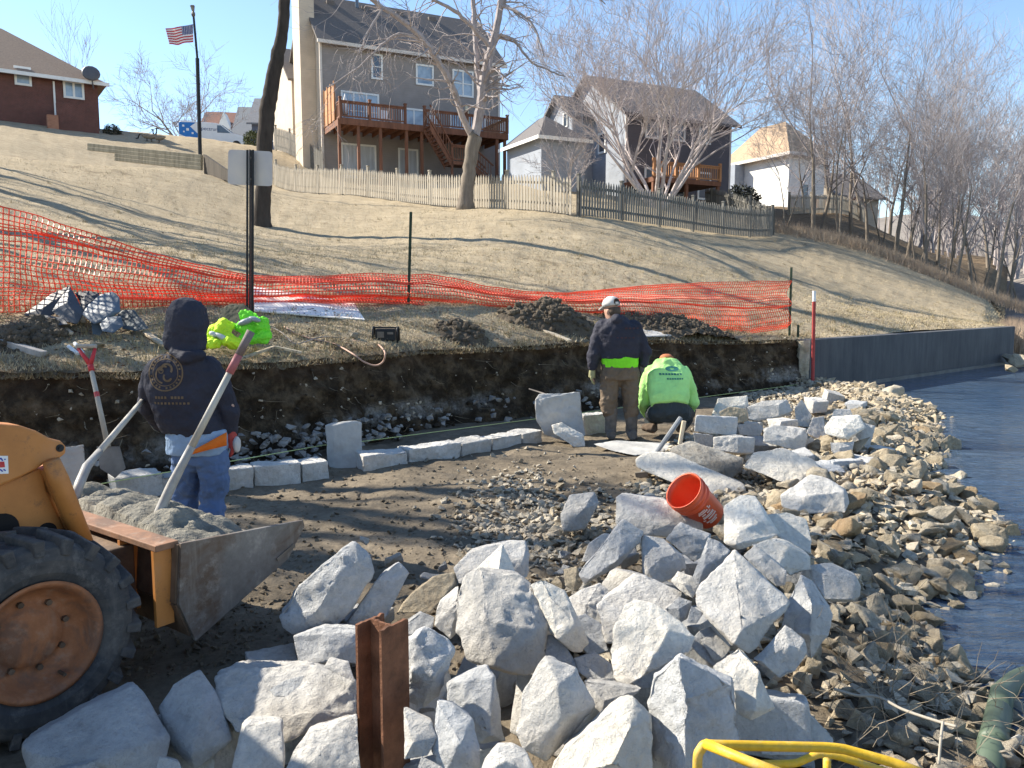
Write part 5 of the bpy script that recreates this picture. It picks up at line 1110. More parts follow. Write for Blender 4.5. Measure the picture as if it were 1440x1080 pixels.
# parked van on the crest
def van():
    F=Fr(P(252,206,68)[:2],(.93,.36)); z=zh(*F.W(2,0,0)[:2]); z=max(z,F.pix(300,206)[1]-.1)
    m_w=simple('white_van_paint',(.72,.72,.72),.35,.04,2,0,spec=.5); m_b=simple('blue_van_graphic',(.02,.16,.48),.4,.1,2,0); m_t=simple('black_rubber',(.02,.02,.02),.8,.2)
    t=thing('parked_van','white van with blue graphics at its rear parked beyond the crest','van',tuple(F.W(2.6,1,z)))
    pr=[(0,.35),(0,1.75),(.12,1.98),(.4,2.06),(2.9,2.03),(3.3,1.95),(4.2,1.32),(5.1,1.08),(5.35,.85),(5.4,.38)]
    b=MB(); b.prism([F.W(a,0,z+h) for a,h in pr],F.n*1.9); b.build('body',m_w,t,bevel=.06)
    b=MB(); b.prism([F.W(a,-.01,z+h) for a,h in [(.03,.95),(.03,1.9),(1.35,1.95),(.9,1.6),(1.75,.8),(.9,.62)]],F.n*.006); b.build('blue_graphic',m_b,t)
    b=MB()
    for a,h,s in ((.3,1.55,.16),(.6,1.25,.2),(1.0,1.0,.15),(.35,1.1,.12)): F.box(b,a,a+s,-.016,-.0125,z+h,z+h+s)
    b.build('white_squares',m_w,t)
    b=MB(); b.prism([F.W(a,-.01,z+h) for a,h in [(3.0,1.25),(3.0,1.85),(3.3,1.85),(4.05,1.28)]],F.n*.006); b.build('side_window',M_dglass,t)
    b=MB(); b.prism([F.W(3.42,-.0,z+1.9)+F.n*.12,F.W(4.2,0,z+1.36)+F.n*.12,F.W(4.2,0,z+1.36)+F.n*1.78,F.W(3.42,0,z+1.9)+F.n*1.78],F.d*.02+Vector((0,0,.02))); b.build('windscreen',M_dglass,t)
    for a in (1.1,4.5):
        b=MB(); c=F.W(a,-.02,z+.35); b.tube([c,c+F.n*.22],.35,18); w_=b.build('wheel',m_t,t); b=MB(); b.tube([c-F.n*.01,c+F.n*.02],.2,12); b.build('rim',M_steel,w_)
    b=MB(); b.ell(F.W(5.25,.3,z+.8),(.1,.16,.1),8,6); b.build('headlight',M_glass,t)
    txt('Spectrum',.42,F.W(1.55,-.012,z+1.38),F.d,Vector((0,0,1)),simple('navy_lettering',(.02,.05,.15),.5,.05),t)
def txt(s,size,p,xd,up,mat,parent,name='lettering',center=False,ext=.002,space=1.):
    c=bpy.data.curves.new('t','FONT'); c.body=s; c.size=size; c.extrude=ext; c.space_character=space
    if center: c.align_x='CENTER'
    o=bpy.data.objects.new('t',c); col.objects.link(o); dg=bpy.context.evaluated_depsgraph_get(); me=bpy.data.meshes.new_from_object(o.evaluated_get(dg)); bpy.data.objects.remove(o); bpy.data.curves.remove(c)
    xd=Vector(xd).normalized(); up=Vector(up); up=(up-xd*up.dot(xd)).normalized(); n=xd.cross(up); M=Matrix((xd,up,n)).transposed().to_4x4(); M.translation=Vector(p)-wl(parent); me.transform(M); me.name=name; me.materials.clear()
    return link_mesh(name,me,mat,parent)
van()
b=MB(); 
def bush(label,u,v,d,r,seed,mat):
    rng=random.Random(seed); c=P(u,v,d); t=thing('evergreen_bush',label,'bush',(c.x,c.y,c.z-r)); B=MB()
    for i in range(2600):
        w_=Vector((rng.gauss(0,1),rng.gauss(0,1),rng.gauss(0,1))).normalized(); p=c+w_*r*rng.uniform(.6,1)*(1+.12*noise.noise(w_*3)); e=[Vector((rng.gauss(0,1),rng.gauss(0,1),rng.gauss(0,1)))*r*.06 for _ in range(3)]; B.add([p+x for x in e],[(0,1,2)])
    B.build('foliage',mat,t); T=MB(); T.tube([(c.x,c.y,c.z-r),(c.x,c.y,c.z)],.06,6); T.build('stem',M_bark,t)
M_ever=simple('evergreen_leaves',(.07,.085,.03),.8,.5,3,0); bush('round clipped green bush left of the dark leaning trunk',356,198,62,.75,1,M_ever)
bush('dark evergreen bush in front of the white house',1040,292,56,1.5,2,simple('dark_evergreen',(.03,.035,.03),.9,.4,3,0)); bush('low dark shrubs at the right corner of the brick house',158,188,49,.55,3,simple('brown_green_leaves',(.06,.06,.04),.9,.4,3,0))
# tarps, jackets, board, box, cord, planks
def cloth_heap(label,name,cat,u0,v0,u1,v1,d,mat,seed,sharp=1.,hs=1.,group=None,depth=.5,stripe=None):
    a=P(u0,v1,d);b2=P(u1,v1,d); top=P((u0+u1)/2,v0,d).z; bz=(a.z+b2.z)/2; w_=(b2-a).length; cx=(a.x+b2.x)/2; cy=d+depth*.4; H=(top-bz)*hs; n=70; V=[]
    for i in range(n+1):
        for j in range(n+1):
            x=i/n*2-1;y=j/n*2-1; ax=x*(abs(x)**.0); 
            ed=max(0,1-max(abs(x),abs(y))**2.6*(1+.25*noise.noise((x*2,y*2,seed)))); r=noise.noise((x*1.25+seed,y*1.0,0)); r2=1-abs(noise.noise((x*2.3+seed,y*2,4)))*2.4
            z=H*ed**.45*(.55+.75*r+.17*r2*sharp+.05*noise.noise((x*6,y*6,seed))); V.append((cx+x*w_/2*(1+.12*noise.noise((y*2,seed,0)))-cx,y*depth+.05*noise.noise((x*4,seed,y)),max(z,-.01)+.02+abs(noise.noise((x*5,y*5,seed+3)))*.03))
    m=n+1; F=[(i*m+j,(i+1)*m+j,(i+1)*m+j+1,i*m+j+1) for i in range(n) for j in range(n)]
    me=bpy.data.meshes.new(name); me.from_pydata(V,[],F); o=link_mesh(name,me,mat if stripe is None else [mat,stripe],None,True)
    if stripe is not None:
        for f in me.polygons:
            fx=f.center.x/(w_/2)+.15*noise.noise((f.center.y*6,seed,0)); f.material_index=1 if abs(fx-.1)<.09 or abs(fx+.55)<.06 else 0
    o.location=(cx,cy,zh(cx,cy-depth*.6)-.03); return tag(o,label,cat,group)
M_tarp=simple('dark_grey_tarp',(.035,.035,.042),.55,.4,3,.3,12,.02,spec=.4); M_tarp2=simple('blue_grey_tarp',(.085,.11,.14),.5,.3,3,.3,12,.02,spec=.4)
def folded(name,label,cat,mat,pieces,d,zc=.0,rough=.010):
    u,v=pieces[0][0][0][:2]; q=GT(sum(p[0] for p in pieces[0][0])/len(pieces[0][0]),max(p[1] for p in pieces[0][0])); t=thing(name,label,cat,tuple(q))
    for k,(out,rid,dd) in enumerate(pieces): RK(None,mat[k%len(mat)] if isinstance(mat,list) else mat,out,rid,0,.75,name='fold',cat=None,group=None,d=d+dd,thick=.35,rough=rough,parent=t)
M_tarpb=simple('mid_grey_tarp',(.055,.06,.072),.55,.4,3,.4,12,.02,spec=.4)
folded('tarp','crumpled dark grey tarp with a raised peak left of the blue-grey one','tarp',[M_tarp,M_tarpb],[
 ([(32,443),(50,430),(70,414),(97,402),(104,412),(80,440),(55,450)],[(62,432,.08),(84,418,.05)],0),
 ([(72,438),(98,402),(112,424),(118,440),(108,456),(92,452)],[(95,425,.18),(104,440,.12)],-.15),
 ([(104,411),(122,409),(140,412),(138,424),(116,430)],[(122,418,.1)],.1),
 ([(52,452),(60,443),(90,446),(96,456),(72,460)],[],-.25)],9.0)
folded('tarp','crumpled blue-grey tarp on the lawn in front of the netting','tarp',[M_tarp2,M_tarp],[
 ([(114,442),(124,428),(140,414),(158,410),(168,418),(170,438),(150,452),(132,456)],[(135,438,.12),(152,424,.10),(158,440,.12)],-.1),
 ([(112,424),(122,414),(134,420),(124,440),(116,440)],[(120,428,.1)],-.05),
 ([(140,456),(150,446),(170,445),(174,458),(160,468),(144,466)],[(158,455,.1)],-.3)],8.95)
folded('tarp','low spread end of grey-blue sheeting right of the tarps','tarp',[simple('green_grey_sheet',(.07,.09,.105),.6,.3,3,.3)],[
 ([(164,444),(172,436),(188,436),(200,448),(210,462),(190,466),(172,462)],[(184,448,.08)],0),([(128,452),(140,446),(146,456),(142,472),(130,470)],[],-.3)],9.1)
def lime(name,c): 
    m=NM(name,.75,.2); f=m.noise(3,4,.6); m.color(m.ramp(f,[(.3,tuple(k*.75 for k in c)),(.7,tuple(min(1,k*1.15) for k in c))])); m.bump(m.noise(14,5,.6),.6,.03); return m.m
M_lime=lime('lime_yellow_fabric',(.60,.88,.04)); M_limeg=lime('lime_green_fabric',(.22,.80,.05)); M_refl=simple('reflective_grey_band',(.30,.33,.34),.4,.1)
def jacket(label,mat,blobs,d,seed):
    rng=random.Random(seed); q=GT(blobs[0][0],blobs[0][1]+8); t=thing('jacket',label,'jacket',tuple(q)); b=MB(); px_=d/FPX
    for (u,v,ru,rv,dd) in blobs:
        c=P(u,v,d+dd); M=Matrix.Rotation(rng.uniform(-.5,.5),3,'Y')@Matrix.Rotation(rng.uniform(-.4,.4),3,'Z'); b.ell(c,(ru*px_,.11,rv*px_),14,10,M)
    o=b.build('fabric',mat,t,smooth=True); m=o.modifiers.new('r','REMESH'); m.mode='VOXEL'; m.voxel_size=.008; m.use_smooth_shade=True
    for sz,st in ((.13,.055),(.05,.02),(.02,.005)):
        tx=bpy.data.textures.new('fold','CLOUDS'); tx.noise_scale=sz; tx.noise_depth=1; tx.noise_type='HARD_NOISE'; k=o.modifiers.new('d','DISPLACE'); k.texture=tx; k.strength=st; k.mid_level=.35; k.texture_coords='LOCAL'
    return t
ja=jacket('discarded yellow-lime jacket lying left in the jacket pile',M_lime,[(306,468,20,13,0),(325,480,20,10,-.05),(298,482,14,8,-.1),(316,457,13,9,.08),(340,484,10,6,0)],8.9,1)
jb_=jacket('discarded green-lime jacket with a grey band, right in the jacket pile',M_limeg,[(350,447,16,9,.1),(366,458,14,13,.05),(346,462,16,11,.0),(370,474,11,9,0),(350,476,14,8,-.05)],9.05,2)
b=MB(); b.ell(P(346,452,8.95),(.10,.05,.035),12,8,Matrix.Rotation(-.35,3,'Y')); b.ell(P(358,449,8.96),(.07,.05,.03),12,8,Matrix.Rotation(.3,3,'Y')); b.build('reflective_band',M_refl,jb_,smooth=True)
b=MB(); b.ell(P(312,474,8.80),(.09,.04,.03),12,8,Matrix.Rotation(.5,3,'Y')); b.ell(P(300,470,8.80),(.05,.04,.03),12,8,Matrix.Rotation(.5,3,'Y')); b.build('reflective_band',simple('pale_reflective_band',(.55,.55,.50),.5,.1),ja,smooth=True)
RK('dark rounded rock behind the lime jackets',simple('dark_mossy_stone',(.09,.085,.06),.9,.4,7,.6),[(308,452),(310,434),(322,427),(342,428),(356,440),(352,455),(330,460)],[(330,440,.1)],d=9.6,name='dark_rock',cat='rock',group=None)
bd=thing('white_board','large white board lying against the foot of the netting','board',tuple(GT(430,446)))
A=GT(358,441)+Vector((0,0,.02));B_=GT(513,453)+Vector((0,0,.02)); C_=P(498,426,B_.y+1.0); D_=P(357,403,A.y+1.0); b=MB(); nrm=(B_-A).cross(D_-A).normalized(); b.prism([A,B_,C_,D_],nrm*-.018); b.build('panel',simple('white_board_face',(.85,.82,.76),.6,.08,2,.1),bd)
q=GT(930,474); pb=thing('grey_board','thin pale speckled board lying behind the cap-wearing worker','board',tuple(q)); A=GT(885,478);B_=GT(957,475);C_=GT(925,459);D_=GT(884,455); b=MB(); b.prism([x+Vector((0,0,.05)) for x in (A,B_,C_,D_)],(0,0,-.02)); b.build('panel',simple('speckled_grey_board',(.45,.44,.42),.8,.3,20,.2),pb)
# black box with tubular frame
c=GT(543,484); bx=thing('portable_radio','black portable box with a tubular frame on the lawn edge','radio',tuple(c)); b=MB(); b.box(c+Vector((0,0,.115)),(.27,.16,.16)); b.build('case',M_blk,bx,bevel=.015)
for s in (-1,1):
    b=MB(); x=s*.165; b.tube([c+Vector((x,-.08,.01)),c+Vector((x,-.08,.19)),c+Vector((x,-.05,.215)),c+Vector((x,.05,.215)),c+Vector((x,.08,.19)),c+Vector((x,.08,.01))],.014,6); b.build('guard_frame',M_blk,bx,smooth=True)
b=MB(); b.tube([c+Vector((-.165,-.05,.215)),c+Vector((.165,-.05,.215))],.012,6); b.build('handle',M_blk,bx); b=MB(); b.box(c+Vector((-.06,-.083,.12)),(.09,.006,.08)); b.box(c+Vector((.07,-.083,.14)),(.08,.006,.03)); b.build('front_panel',M_steel,bx)
def draped(label,name,cat,uvs,r,mat,under=None,lift=.015):
    pts=[]
    for q in uvs: pts.append(P(q[0],q[1],q[2]) if len(q)>2 else GT(q[0],q[1])+Vector((0,0,lift)))
    out=[]
    for i in range(len(pts)-1):
        p0,p1,p2,p3=pts[max(i-1,0)],pts[i],pts[i+1],pts[min(i+2,len(pts)-1)]
        for j in range(6):
            s=j/6; out.append(.5*((2*p1)+(p2-p0)*s+(2*p0-5*p1+4*p2-p3)*s*s+(3*p1-p0-3*p2+p3)*s**3))
    out.append(pts[-1]); b=MB(); b.tube(out,r,6); o=b.build(name,mat,smooth=True); return tag(o,label,cat)
M_cord=simple('pinkish_hose',(.42,.26,.19),.6,.2)
draped('thin pinkish air hose looping over the bank edge below the black box','air_hose','hose',[(400,462),(414,470),(440,480),(470,486),(495,497,9.75),(512,509,9.7),(528,514,9.7),(539,508,9.7),(541,495,9.75),(530,487),(515,485),(495,482)],.011,M_cord)
draped('thin grey cord lying in loops on the lawn near the jackets','cord','cord',[(366,470),(378,462),(395,470),(414,486),(430,484),(452,478),(480,479)],.008,simple('grey_cord',(.25,.22,.2),.7,.2))
def plank(label,u0,v0,u1,v1,w_=.09,h=.03,mat=None,lift=.03,name='plank',tilt=0):
    a=GT(u0,v0)+Vector((0,0,lift));b2=GT(u1,v1)+Vector((0,0,lift+tilt)); b=MB(); b.bar(a,b2,w_,h); o=b.build(name,mat or M_plk,bevel=.004); return tag(o,label,'plank')
M_plk=wood('weathered_board',(.42,.34,.24)); M_plk2=wood('pale_board',(.55,.46,.34))
plank('long pale plank lying in front of the large dirt heap',712,446,801,482,.10,.03,M_plk2); plank('second plank beside the long pale one, nearer the heap',742,455,808,473,.10,.04)
plank('short broad white board in the left debris',70,457,95,480,.13,.03,M_plk2,.06); plank('grey weathered board at the left end of the bank',-10,488,62,507,.09,.06,wood('grey_board',(.30,.28,.26)),.05)
plank('narrow stake pointing at the trench near the jackets',334,512,386,494,.04,.03); plank('short pale stake beside the stake near the jackets',386,492,424,502,.05,.03,M_plk2)
plank('thin stick in the left debris pile',2,470,40,490,.02,.02); plank('small grey scrap board behind the hooded worker',203,474,232,490,.07,.03)
b=MB(); 
for k in range(2): a=GT(97+k*9,492); e=GT(110+k*8,505); b.tube([a+Vector((0,0,.03)),e+Vector((0,0,.03))],.022,7)
tag(b.build('white_tubes',M_white),'pair of short white tubes lying left of the red shovel','tubes')
def heap_(label,u0,u1,v0,v1,seed,mat=M_clod,name='dirt_heap',stones=220,depth=.5,hk=1.):
    a=GT(u0,v1);c=GT(u1,v1); w_=(c-a).length; cen=(a+c)/2; H=(P(.5*(u0+u1),v0,cen.y).z-cen.z)*hk; n=80;V=[]
    depth=max(depth,w_*.28); cen=cen+Vector((0,depth*.6,0))
    for i in range(n+1):
        for j in range(n+1):
            x=i/n*2-1;y=j/n*2-1; r=math.hypot(x,y); e=max(0,1-r**1.6); X=x*w_/2;Y=y*depth
            V.append((X,Y,zh(cen.x+X,cen.y+Y)-cen.z-.04+H*1.05*e**.8*(1+.35*noise.noise((x*1.6+seed,y*1.6,0)))+e**.3*(noise.noise((X*9,Y*9,seed))*.05+noise.noise((X*24,Y*24,seed))*.025)))
    m=n+1; ok=[]
    for v in V:
        wx,wy=cen.x+v[0],cen.y+v[1]; e=edge_r(math.atan2(wx,wy)); ok.append(e is not None and math.hypot(wx,wy)>e+.06)
    F=[(i*m+j,(i+1)*m+j,(i+1)*m+j+1,i*m+j+1) for i in range(n) for j in range(n) if ok[i*m+j] and ok[(i+1)*m+j] and ok[(i+1)*m+j+1] and ok[i*m+j+1]]
    rng=random.Random(seed); B=MB(); B.v=V; B.f=F; B.mi=[0]*len(F)
    for _ in range(stones):
        x=rng.gauss(0,.45);y=rng.gauss(0,.45); 
        if math.hypot(x,y)>1.05: continue
        i=min(n,max(0,int((x+1)/2*n)));j=min(n,max(0,int((y+1)/2*n))); p=Vector(V[i*m+j]); s=0 if not ok[i*m+j] else rng.choice([.02,.03,.045,.06]); B.ell(p+Vector((0,0,s*.3)),(s,s*.8,s*.7),5,4,Matrix.Rotation(rng.uniform(0,3),3,'X')@Matrix.Rotation(rng.uniform(0,3),3,'Z'))
    o=B.build(name,mat,local=True,smooth=False); o.location=cen; return tag(o,label,'dirt heap')
heap_('large dark dirt heap in front of the netting, left of the standing worker',705,835,416,468,2,hk=.72,stones=500)
heap_('wide dark dirt heap right of the standing worker',868,1020,440,474,5,stones=500,hk=.6)
heap_('small dark dirt heap between the black box and the large heap',608,682,459,480,8,stones=160)
heap_('clumpy dirt and debris heap at the left edge of the lawn',-40,82,440,492,13,stones=500,hk=.5)
rng=random.Random(55)
for u,v,s,l in [(135,498,.2,'tan stone on the bank right of the red shovel grip'),(112,460,.22,'pale angular stone below the tarps'),(135,462,.14,'small stone beside the angular one below the tarps'),(152,468,.12,'flat stone under the right tarp'),(90,470,.1,'small white chip in the left debris'),(70,478,.08,'tiny white chip in the left debris'),(500,481,.16,'pale clod beside the black box')]:
    p=GT(u,v); add_stone(RP[rng.randrange(18)],(p.x,p.y,p.z+s*.25),s,rng,l,None,'stone')
stuff_stones('lawn_crumbs',[(p.x,p.y,p.z+.01,rng.choice([.015,.02,.03])) for p in [GT(rng.gauss(*random.Random(k).choice([(60,70),(780,60),(950,60),(450,50),(650,30)])),rng.uniform(462,494)) for k in range(700)]],9,M_clod)
# red-painted steel rod
d=15.5; a=P(1142.5,556,d); e=P(1145,409,d); rd=thing('marker_rod','red-painted steel rod with a white tip beside the seawall end','rod',tuple(a)); b=MB(); b.tube([a,a.lerp(e,.9)],.035,8); b.build('shaft',simple('red_paint',(.34,.05,.045),.6,.3),rd); b=MB(); b.tube([a.lerp(e,.9),e],.034,8); b.build('tip',M_white,rd)
b=MB(); b.tube([P(120,684,6.2),P(455,626,8.6)],.004,4); b.tube([P(455,626,8.6),P(508,621,9.1),P(1121,541,15.4)],.004,4); tag(b.build('string_line',simple('lime_string',(.55,.62,.25),.7,.1)),'taut pale green string line running along the footing','string')
# rusty steel beam in the foreground
d=2.5; M_rust=simple('rusty_steel',(.17,.075,.04),.85,.5,9,.6,60,.01); M_rustd=M_rust
x0=P(500,890,d); x1=P(567,890,d); zt=P(500,885,d).z; wpx=(x1-x0).length
bm_=thing('steel_beam','rusty H-shaped steel beam standing upright at the bottom of the picture','beam',(x0.x+.07,d,0)); th=.012
Mr=Matrix.Rotation(R(-38),3,'Z'); c=Vector(((x0.x+x1.x)/2,d+.05,0)); W_=.115; D_=.12
def bb(name,cx,cy,sx,sy,z1,seed=0):
    V=[];F=[];n=14
    pts=[(-sx/2,-sy/2),(sx/2,-sy/2),(sx/2,sy/2),(-sx/2,sy/2)]
    b=MB(); k=10
    long_=0 if sx>sy else 1
    for i in range(k+1):
        t=i/k-.5; o=noise.noise((t*9,seed,1))*.010
        for s in (-1,1):
            q=Vector((cx+(t*sx if long_==0 else s*sx/2),cy+(t*sy if long_==1 else s*sy/2),0)); p=c+Mr@q; V.append((p.x,p.y,-.1)); V.append((p.x,p.y,z1+o))
    for i in range(k):
        a=i*4; F+=[(a,a+4,a+5,a+1),(a+2,a+3,a+7,a+6),(a+1,a+5,a+7,a+3),(a,a+2,a+6,a+4)]
    F+=[(0,1,3,2),(k*4,k*4+2,k*4+3,k*4+1)]
    b.add(V,F); b.build(name,M_rust,bm_,bevel=.001)
bb('flange',-W_/2,0,th,D_,zt,1); bb('flange',W_/2,0,th,D_,zt+.012,2); bb('web',0,0,W_-th-.001,th*.8,zt+.004,3)
# yellow tubular rail, bottom right
M_yel=dirty('yellow_powder_coat',(.62,.38,.02),(.50,.32,.05),(.45,.40,.30),.5,0,4,12,.35); d=2.05
yr=thing('yellow_rail','bent yellow tubular frame at the bottom right of the picture','rail',tuple(P(1100,1085,d)))
def ytube(uvd,r=.0135):
    pts=[P(*q) for q in uvd]; out=[pts[0]]
    for i in range(1,len(pts)-1):
        for t in (.25,.5,.75): out.append(pts[i]+(pts[i-1]-pts[i])*.12*(1-t)**2*2+(pts[i+1]-pts[i])*.12*t*t*2)
    out.append(pts[-1]); b=MB(); b.tube(out,r,12); b.build('tube',M_yel,yr,smooth=True)
ytube([(980,1180,d),(980,1120,d),(981,1060,d),(990,1047,d),(1010,1048,d),(1180,1051,d+.08),(1255,1072,d+.05),(1310,1092,d)])
ytube([(992,1046,d-.03),(1050,1070,d-.12),(1120,1096,d-.2)]); ytube([(1045,1075,d+.3),(1120,1074,d+.32),(1150,1060,d+.33),(1175,1062,d+.33),(1260,1090,d+.3)],.012); ytube([(1163,1068,d+.1),(1163,1110,d+.1)],.011)
# green pipe
gp=thing('green_pipe','grey-green plastic pipe running from the shore into the water','pipe',tuple(G(1395,1060,0))); M_gp=simple('grey_green_plastic',(.085,.115,.08),.5,.2,4,.1)
b=MB(); b.tube([G(1388,1110,.03),G(1396,1045,.02),G(1405,1000,0)],.052,14); b.tube([G(1405,1000,0),G(1409,975,-.04),G(1428,958,-.12),G(1475,935,-.2)],.05,14); b.build('pipe_run',M_gp,gp,smooth=True); b=MB(); b.tube([G(1397,1050,.02),G(1399,1040,.018)],.060,14); b.build('coupling',M_gp,gp,smooth=True)
# dry twigs by the water
def twigs(name,label,c,n,seed,L=.35):
    rng=random.Random(seed); b=MB()
    for i in range(n):
        p=Vector(c)+Vector((rng.gauss(0,.18),rng.gauss(0,.2),rng.uniform(0,.05))); d=Vector((rng.gauss(0,1),rng.gauss(0,.8),rng.uniform(0,.7))).normalized(); grow((b,b),rng,p,d,rng.uniform(.4,1)*L,.0026,2,3,.02,.6,2,.6,.0018,.2)
    tag(b.build(name,simple('dry_twigs_'+name,(.22,.18,.13),.9,.4),smooth=False),label,'twigs',None,'stuff')
twigs('dry_twigs','tangle of dry twigs on the stones at the water, left part',G(1270,970,.05),30,1); twigs('dry_twigs','tangle of dry twigs below the crumbly brown boulder',G(1250,1030,.05),26,2); twigs('dry_twigs','wisp of dry twigs beside the bend of the green pipe',G(1400,985,.03),12,3,.3)
draped('long thin curved branch lying over the shore stones','fallen_branch','branch',[(1173,969,3.15),(1205,978,3.1),(1235,980,3.05),(1270,998,2.95),(1320,1015,2.85),(1345,1022,2.8)],.006,simple('dry_branch',(.36,.32,.26),.9,.2)); draped('thin forked stick hanging down near the green pipe','fallen_branch','branch',[(1326,1015,2.82),(1323,1040,2.75),(1320,1075,2.7)],.005,simple('dry_branch2',(.36,.32,.26),.9,.2))
# orange bucket on its side among the blocks
def bucket():
    B0=G(999,722,.12); T0=P(962,693,B0.y-.16); T0=P(966,694,5.10); B0=P(998,724,5.21); ax=(T0-B0).normalized(); L=.37; sc=.84; u_=ax.orthogonal().normalized(); v_=ax.cross(u_)
    m=simple('orange_plastic',(.72,.10,.03),.4,.08,3,.03,spec=.5); t=thing('plastic_bucket','orange plastic bucket lying tilted with its open mouth up','bucket',tuple(B0)); n=40; prof=[(0,.0),(.001,.125),(.24,.142),(.242,.152),(.262,.154),(.264,.146),(.30,.149),(.302,.160),(.318,.162),(.320,.151),(.365,.154),(.37,.160),(.37,.148),(.30,.142),(.02,.12),(.018,0)]
    V=[];F=[]
    for z,r in prof:
        for j in range(n): a=2*math.pi*j/n; V.append(B0+ax*z*sc+(u_*math.cos(a)+v_*math.sin(a))*r*sc)
    for i in range(len(prof)-1):
        for j in range(n): F.append((i*n+j,i*n+(j+1)%n,(i+1)*n+(j+1)%n,(i+1)*n+j))
    b=MB(); b.add(V,F); b.build('shell',m,t,smooth=True)
    # white printing on the side that faces the camera
    cam_=(Vector((0,0,CZ))-(B0+ax*.15)).normalized(); nn=(cam_-ax*cam_.dot(ax)).normalized(); side=ax.cross(nn).normalized(); mw=simple('white_print',(.75,.7,.68),.5,.05); b=MB(); rng=random.Random(3)
    for k,(z,wd) in enumerate([(.205,.10),(.185,.12),(.16,.09),(.125,.13),(.10,.14),(.07,.12),(.05,.08)]):
        for q in range(int(wd/.012)):
            a=(q*.012-wd/2)/.135; r=(.1265+z*.071)*sc; zz=z*sc
            if rng.random()<.2: continue
            p=B0+ax*zz+(nn*math.cos(a)+side*math.sin(a))*r; tn=(side*math.cos(a)-nn*math.sin(a)); b.add([p-tn*.004,p+tn*.004,p+tn*.004+ax*.012*(1 if k!=3 else 1.6),p-tn*.004+ax*.012*(1 if k!=3 else 1.6)],[(0,1,2,3)])
    b.build('faded_printing',mw,t)
    b=MB(); b.tube([B0+ax*.26+side*.136*math.cos(a)+ (nn*-.02)+ax*-.10*math.sin(a)+nn*-.135*math.sin(a) for a in np.linspace(0,math.pi,14)],.003,5); b.build('handle',M_steel,t)
bucket()
# sledge hammer, pick handle near the kneeling worker
a=P(901,668,7.9);e=P(957,588,8.35); hm=thing('sledgehammer','long-handled tool leaning on the pale slab beside the kneeling worker','hammer',tuple(a)); b=MB(); b.tube([a,e],[.022,.026],8); b.build('handle',simple('grey_painted_handle',(.19,.20,.21),.6,.2),hm); b=MB(); b.bar(P(914,640,7.9),P(926,668,7.8),.03); b.build('brace',M_steel,hm); b=MB(); b.bar(a+Vector((-.05,0,0)),a+Vector((.07,-.03,.02)),.05); b.build('head',M_steel,hm)
a=P(956,624,8.4);e=P(962,592,8.4); b=MB(); b.tube([a,e],[.022,.025],8); tag(b.build('wooden_handle',M_plk2),'short upright wooden tool handle right of the long-handled tool','handle')
a=P(744,547,10.6); e=P(772,556,10.4); b=MB(); b.tube([a,e],.012,6); tag(b.build('steel_bar',M_steel),'thin dark bar sticking out behind the upright rough block','bar')
# red D-handle shovel leaning on the bank
s0=P(152,628,6.9); s1=P(127,513,7.15); sh=thing('spade','spade with a red D-shaped grip leaning on the cut bank','spade',tuple(s0)); M_red=simple('red_grip_paint',(.50,.04,.045),.5,.2); M_hdl=wood('grey_ash_handle',(.42,.37,.30))
b=MB(); b.tube([s0,s1],[.024,.02],9); b.build('shaft',M_hdl,sh,smooth=True); b=MB(); b.tube([s1.lerp(s0,.34),s1.lerp(s0,.40)],.0225,9); b.build('red_band',M_red,sh)
l_=P(110,490,7.2);r_=P(134,490,7.2); b=MB(); b.tube([s1.lerp(s0,.08),s1],.026,8); b.tube([s1,l_],[.022,.014],8); b.tube([s1,r_],[.022,.014],8); b.build('yoke',M_red,sh,smooth=True); b=MB(); b.tube([l_+Vector((-.01,0,.02)),r_+Vector((.01,0,.02))],.019,8); b.build('grip',M_hdl,sh); b=MB(); q=(s0-s1).normalized(); sd_=Vector((1,0,0)); b.prism([s0-sd_*.1,s0+sd_*.1,s0+sd_*.11+q*.2,s0+q*.29,s0-sd_*.11+q*.2],(0,.006,0)); b.build('blade',M_steel,sh)
# ---------------- skid-steer loader ----------------
LF=Vector((.59,.81,0)).normalized(); LN=Vector((LF.y,-LF.x,0)); LC=Vector((-1.87,3.07,0))
def LW(a,t,z): p=LC+LF*a+LN*t; return Vector((p.x,p.y,z))
def LP(u,v,t): return PL(u,v,LC+LN*t,LN)
M_or=NM('worn_orange_paint',.5,.4); _f=M_or.noise(3,6,.7); _g=M_or.noise(14,6,.75)
_x=M_or.ramp(_f,[(.3,(.38,.145,.035)),(.6,(.50,.20,.05)),(.8,(.46,.21,.085))]); _x=M_or.mix(M_or.ramp(_g,[(.56,0.),(.72,.8)]),_x,(.17,.085,.045)); M_or.color(_x); M_or.bump(_g,.15,.004); M_or=M_or.m
M_rim=dirty('dusty_orange_rim',(.33,.13,.055),(.16,.085,.055),(.30,.22,.16),.75,0,4,10,.5); M_mudsteel=simple('muddy_brown_steel',(.13,.085,.055),.7,.5,5,.4); M_tyre=dirty('dusty_black_tyre',(.05,.05,.052),(.10,.09,.08),(.19,.175,.155),.9,0,4,11,.5); M_plate=dirty('scraped_bucket_steel',(.17,.155,.14),(.10,.06,.035),(.33,.30,.26),.6,.1,2.2,8,.6)
ld=thing('skid_loader','worn orange skid loader with a concrete-filled bucket at the left edge','loader',tuple(LC))
def lathe(b,c,ax,prof,n=48):
    ax=ax.normalized(); u=Vector((0,0,1)); u=(u-ax*u.dot(ax)).normalized(); v=ax.cross(u); V=[]
    for t,r in prof:
        for j in range(n): a=2*math.pi*j/n; V.append(c+ax*t+(u*math.cos(a)+v*math.sin(a))*r)
    k=len(prof); b.add(V,[(i*n+j,i*n+(j+1)%n,(i+1)*n+(j+1)%n,(i+1)*n+j) for i in range(k-1) for j in range(n)])
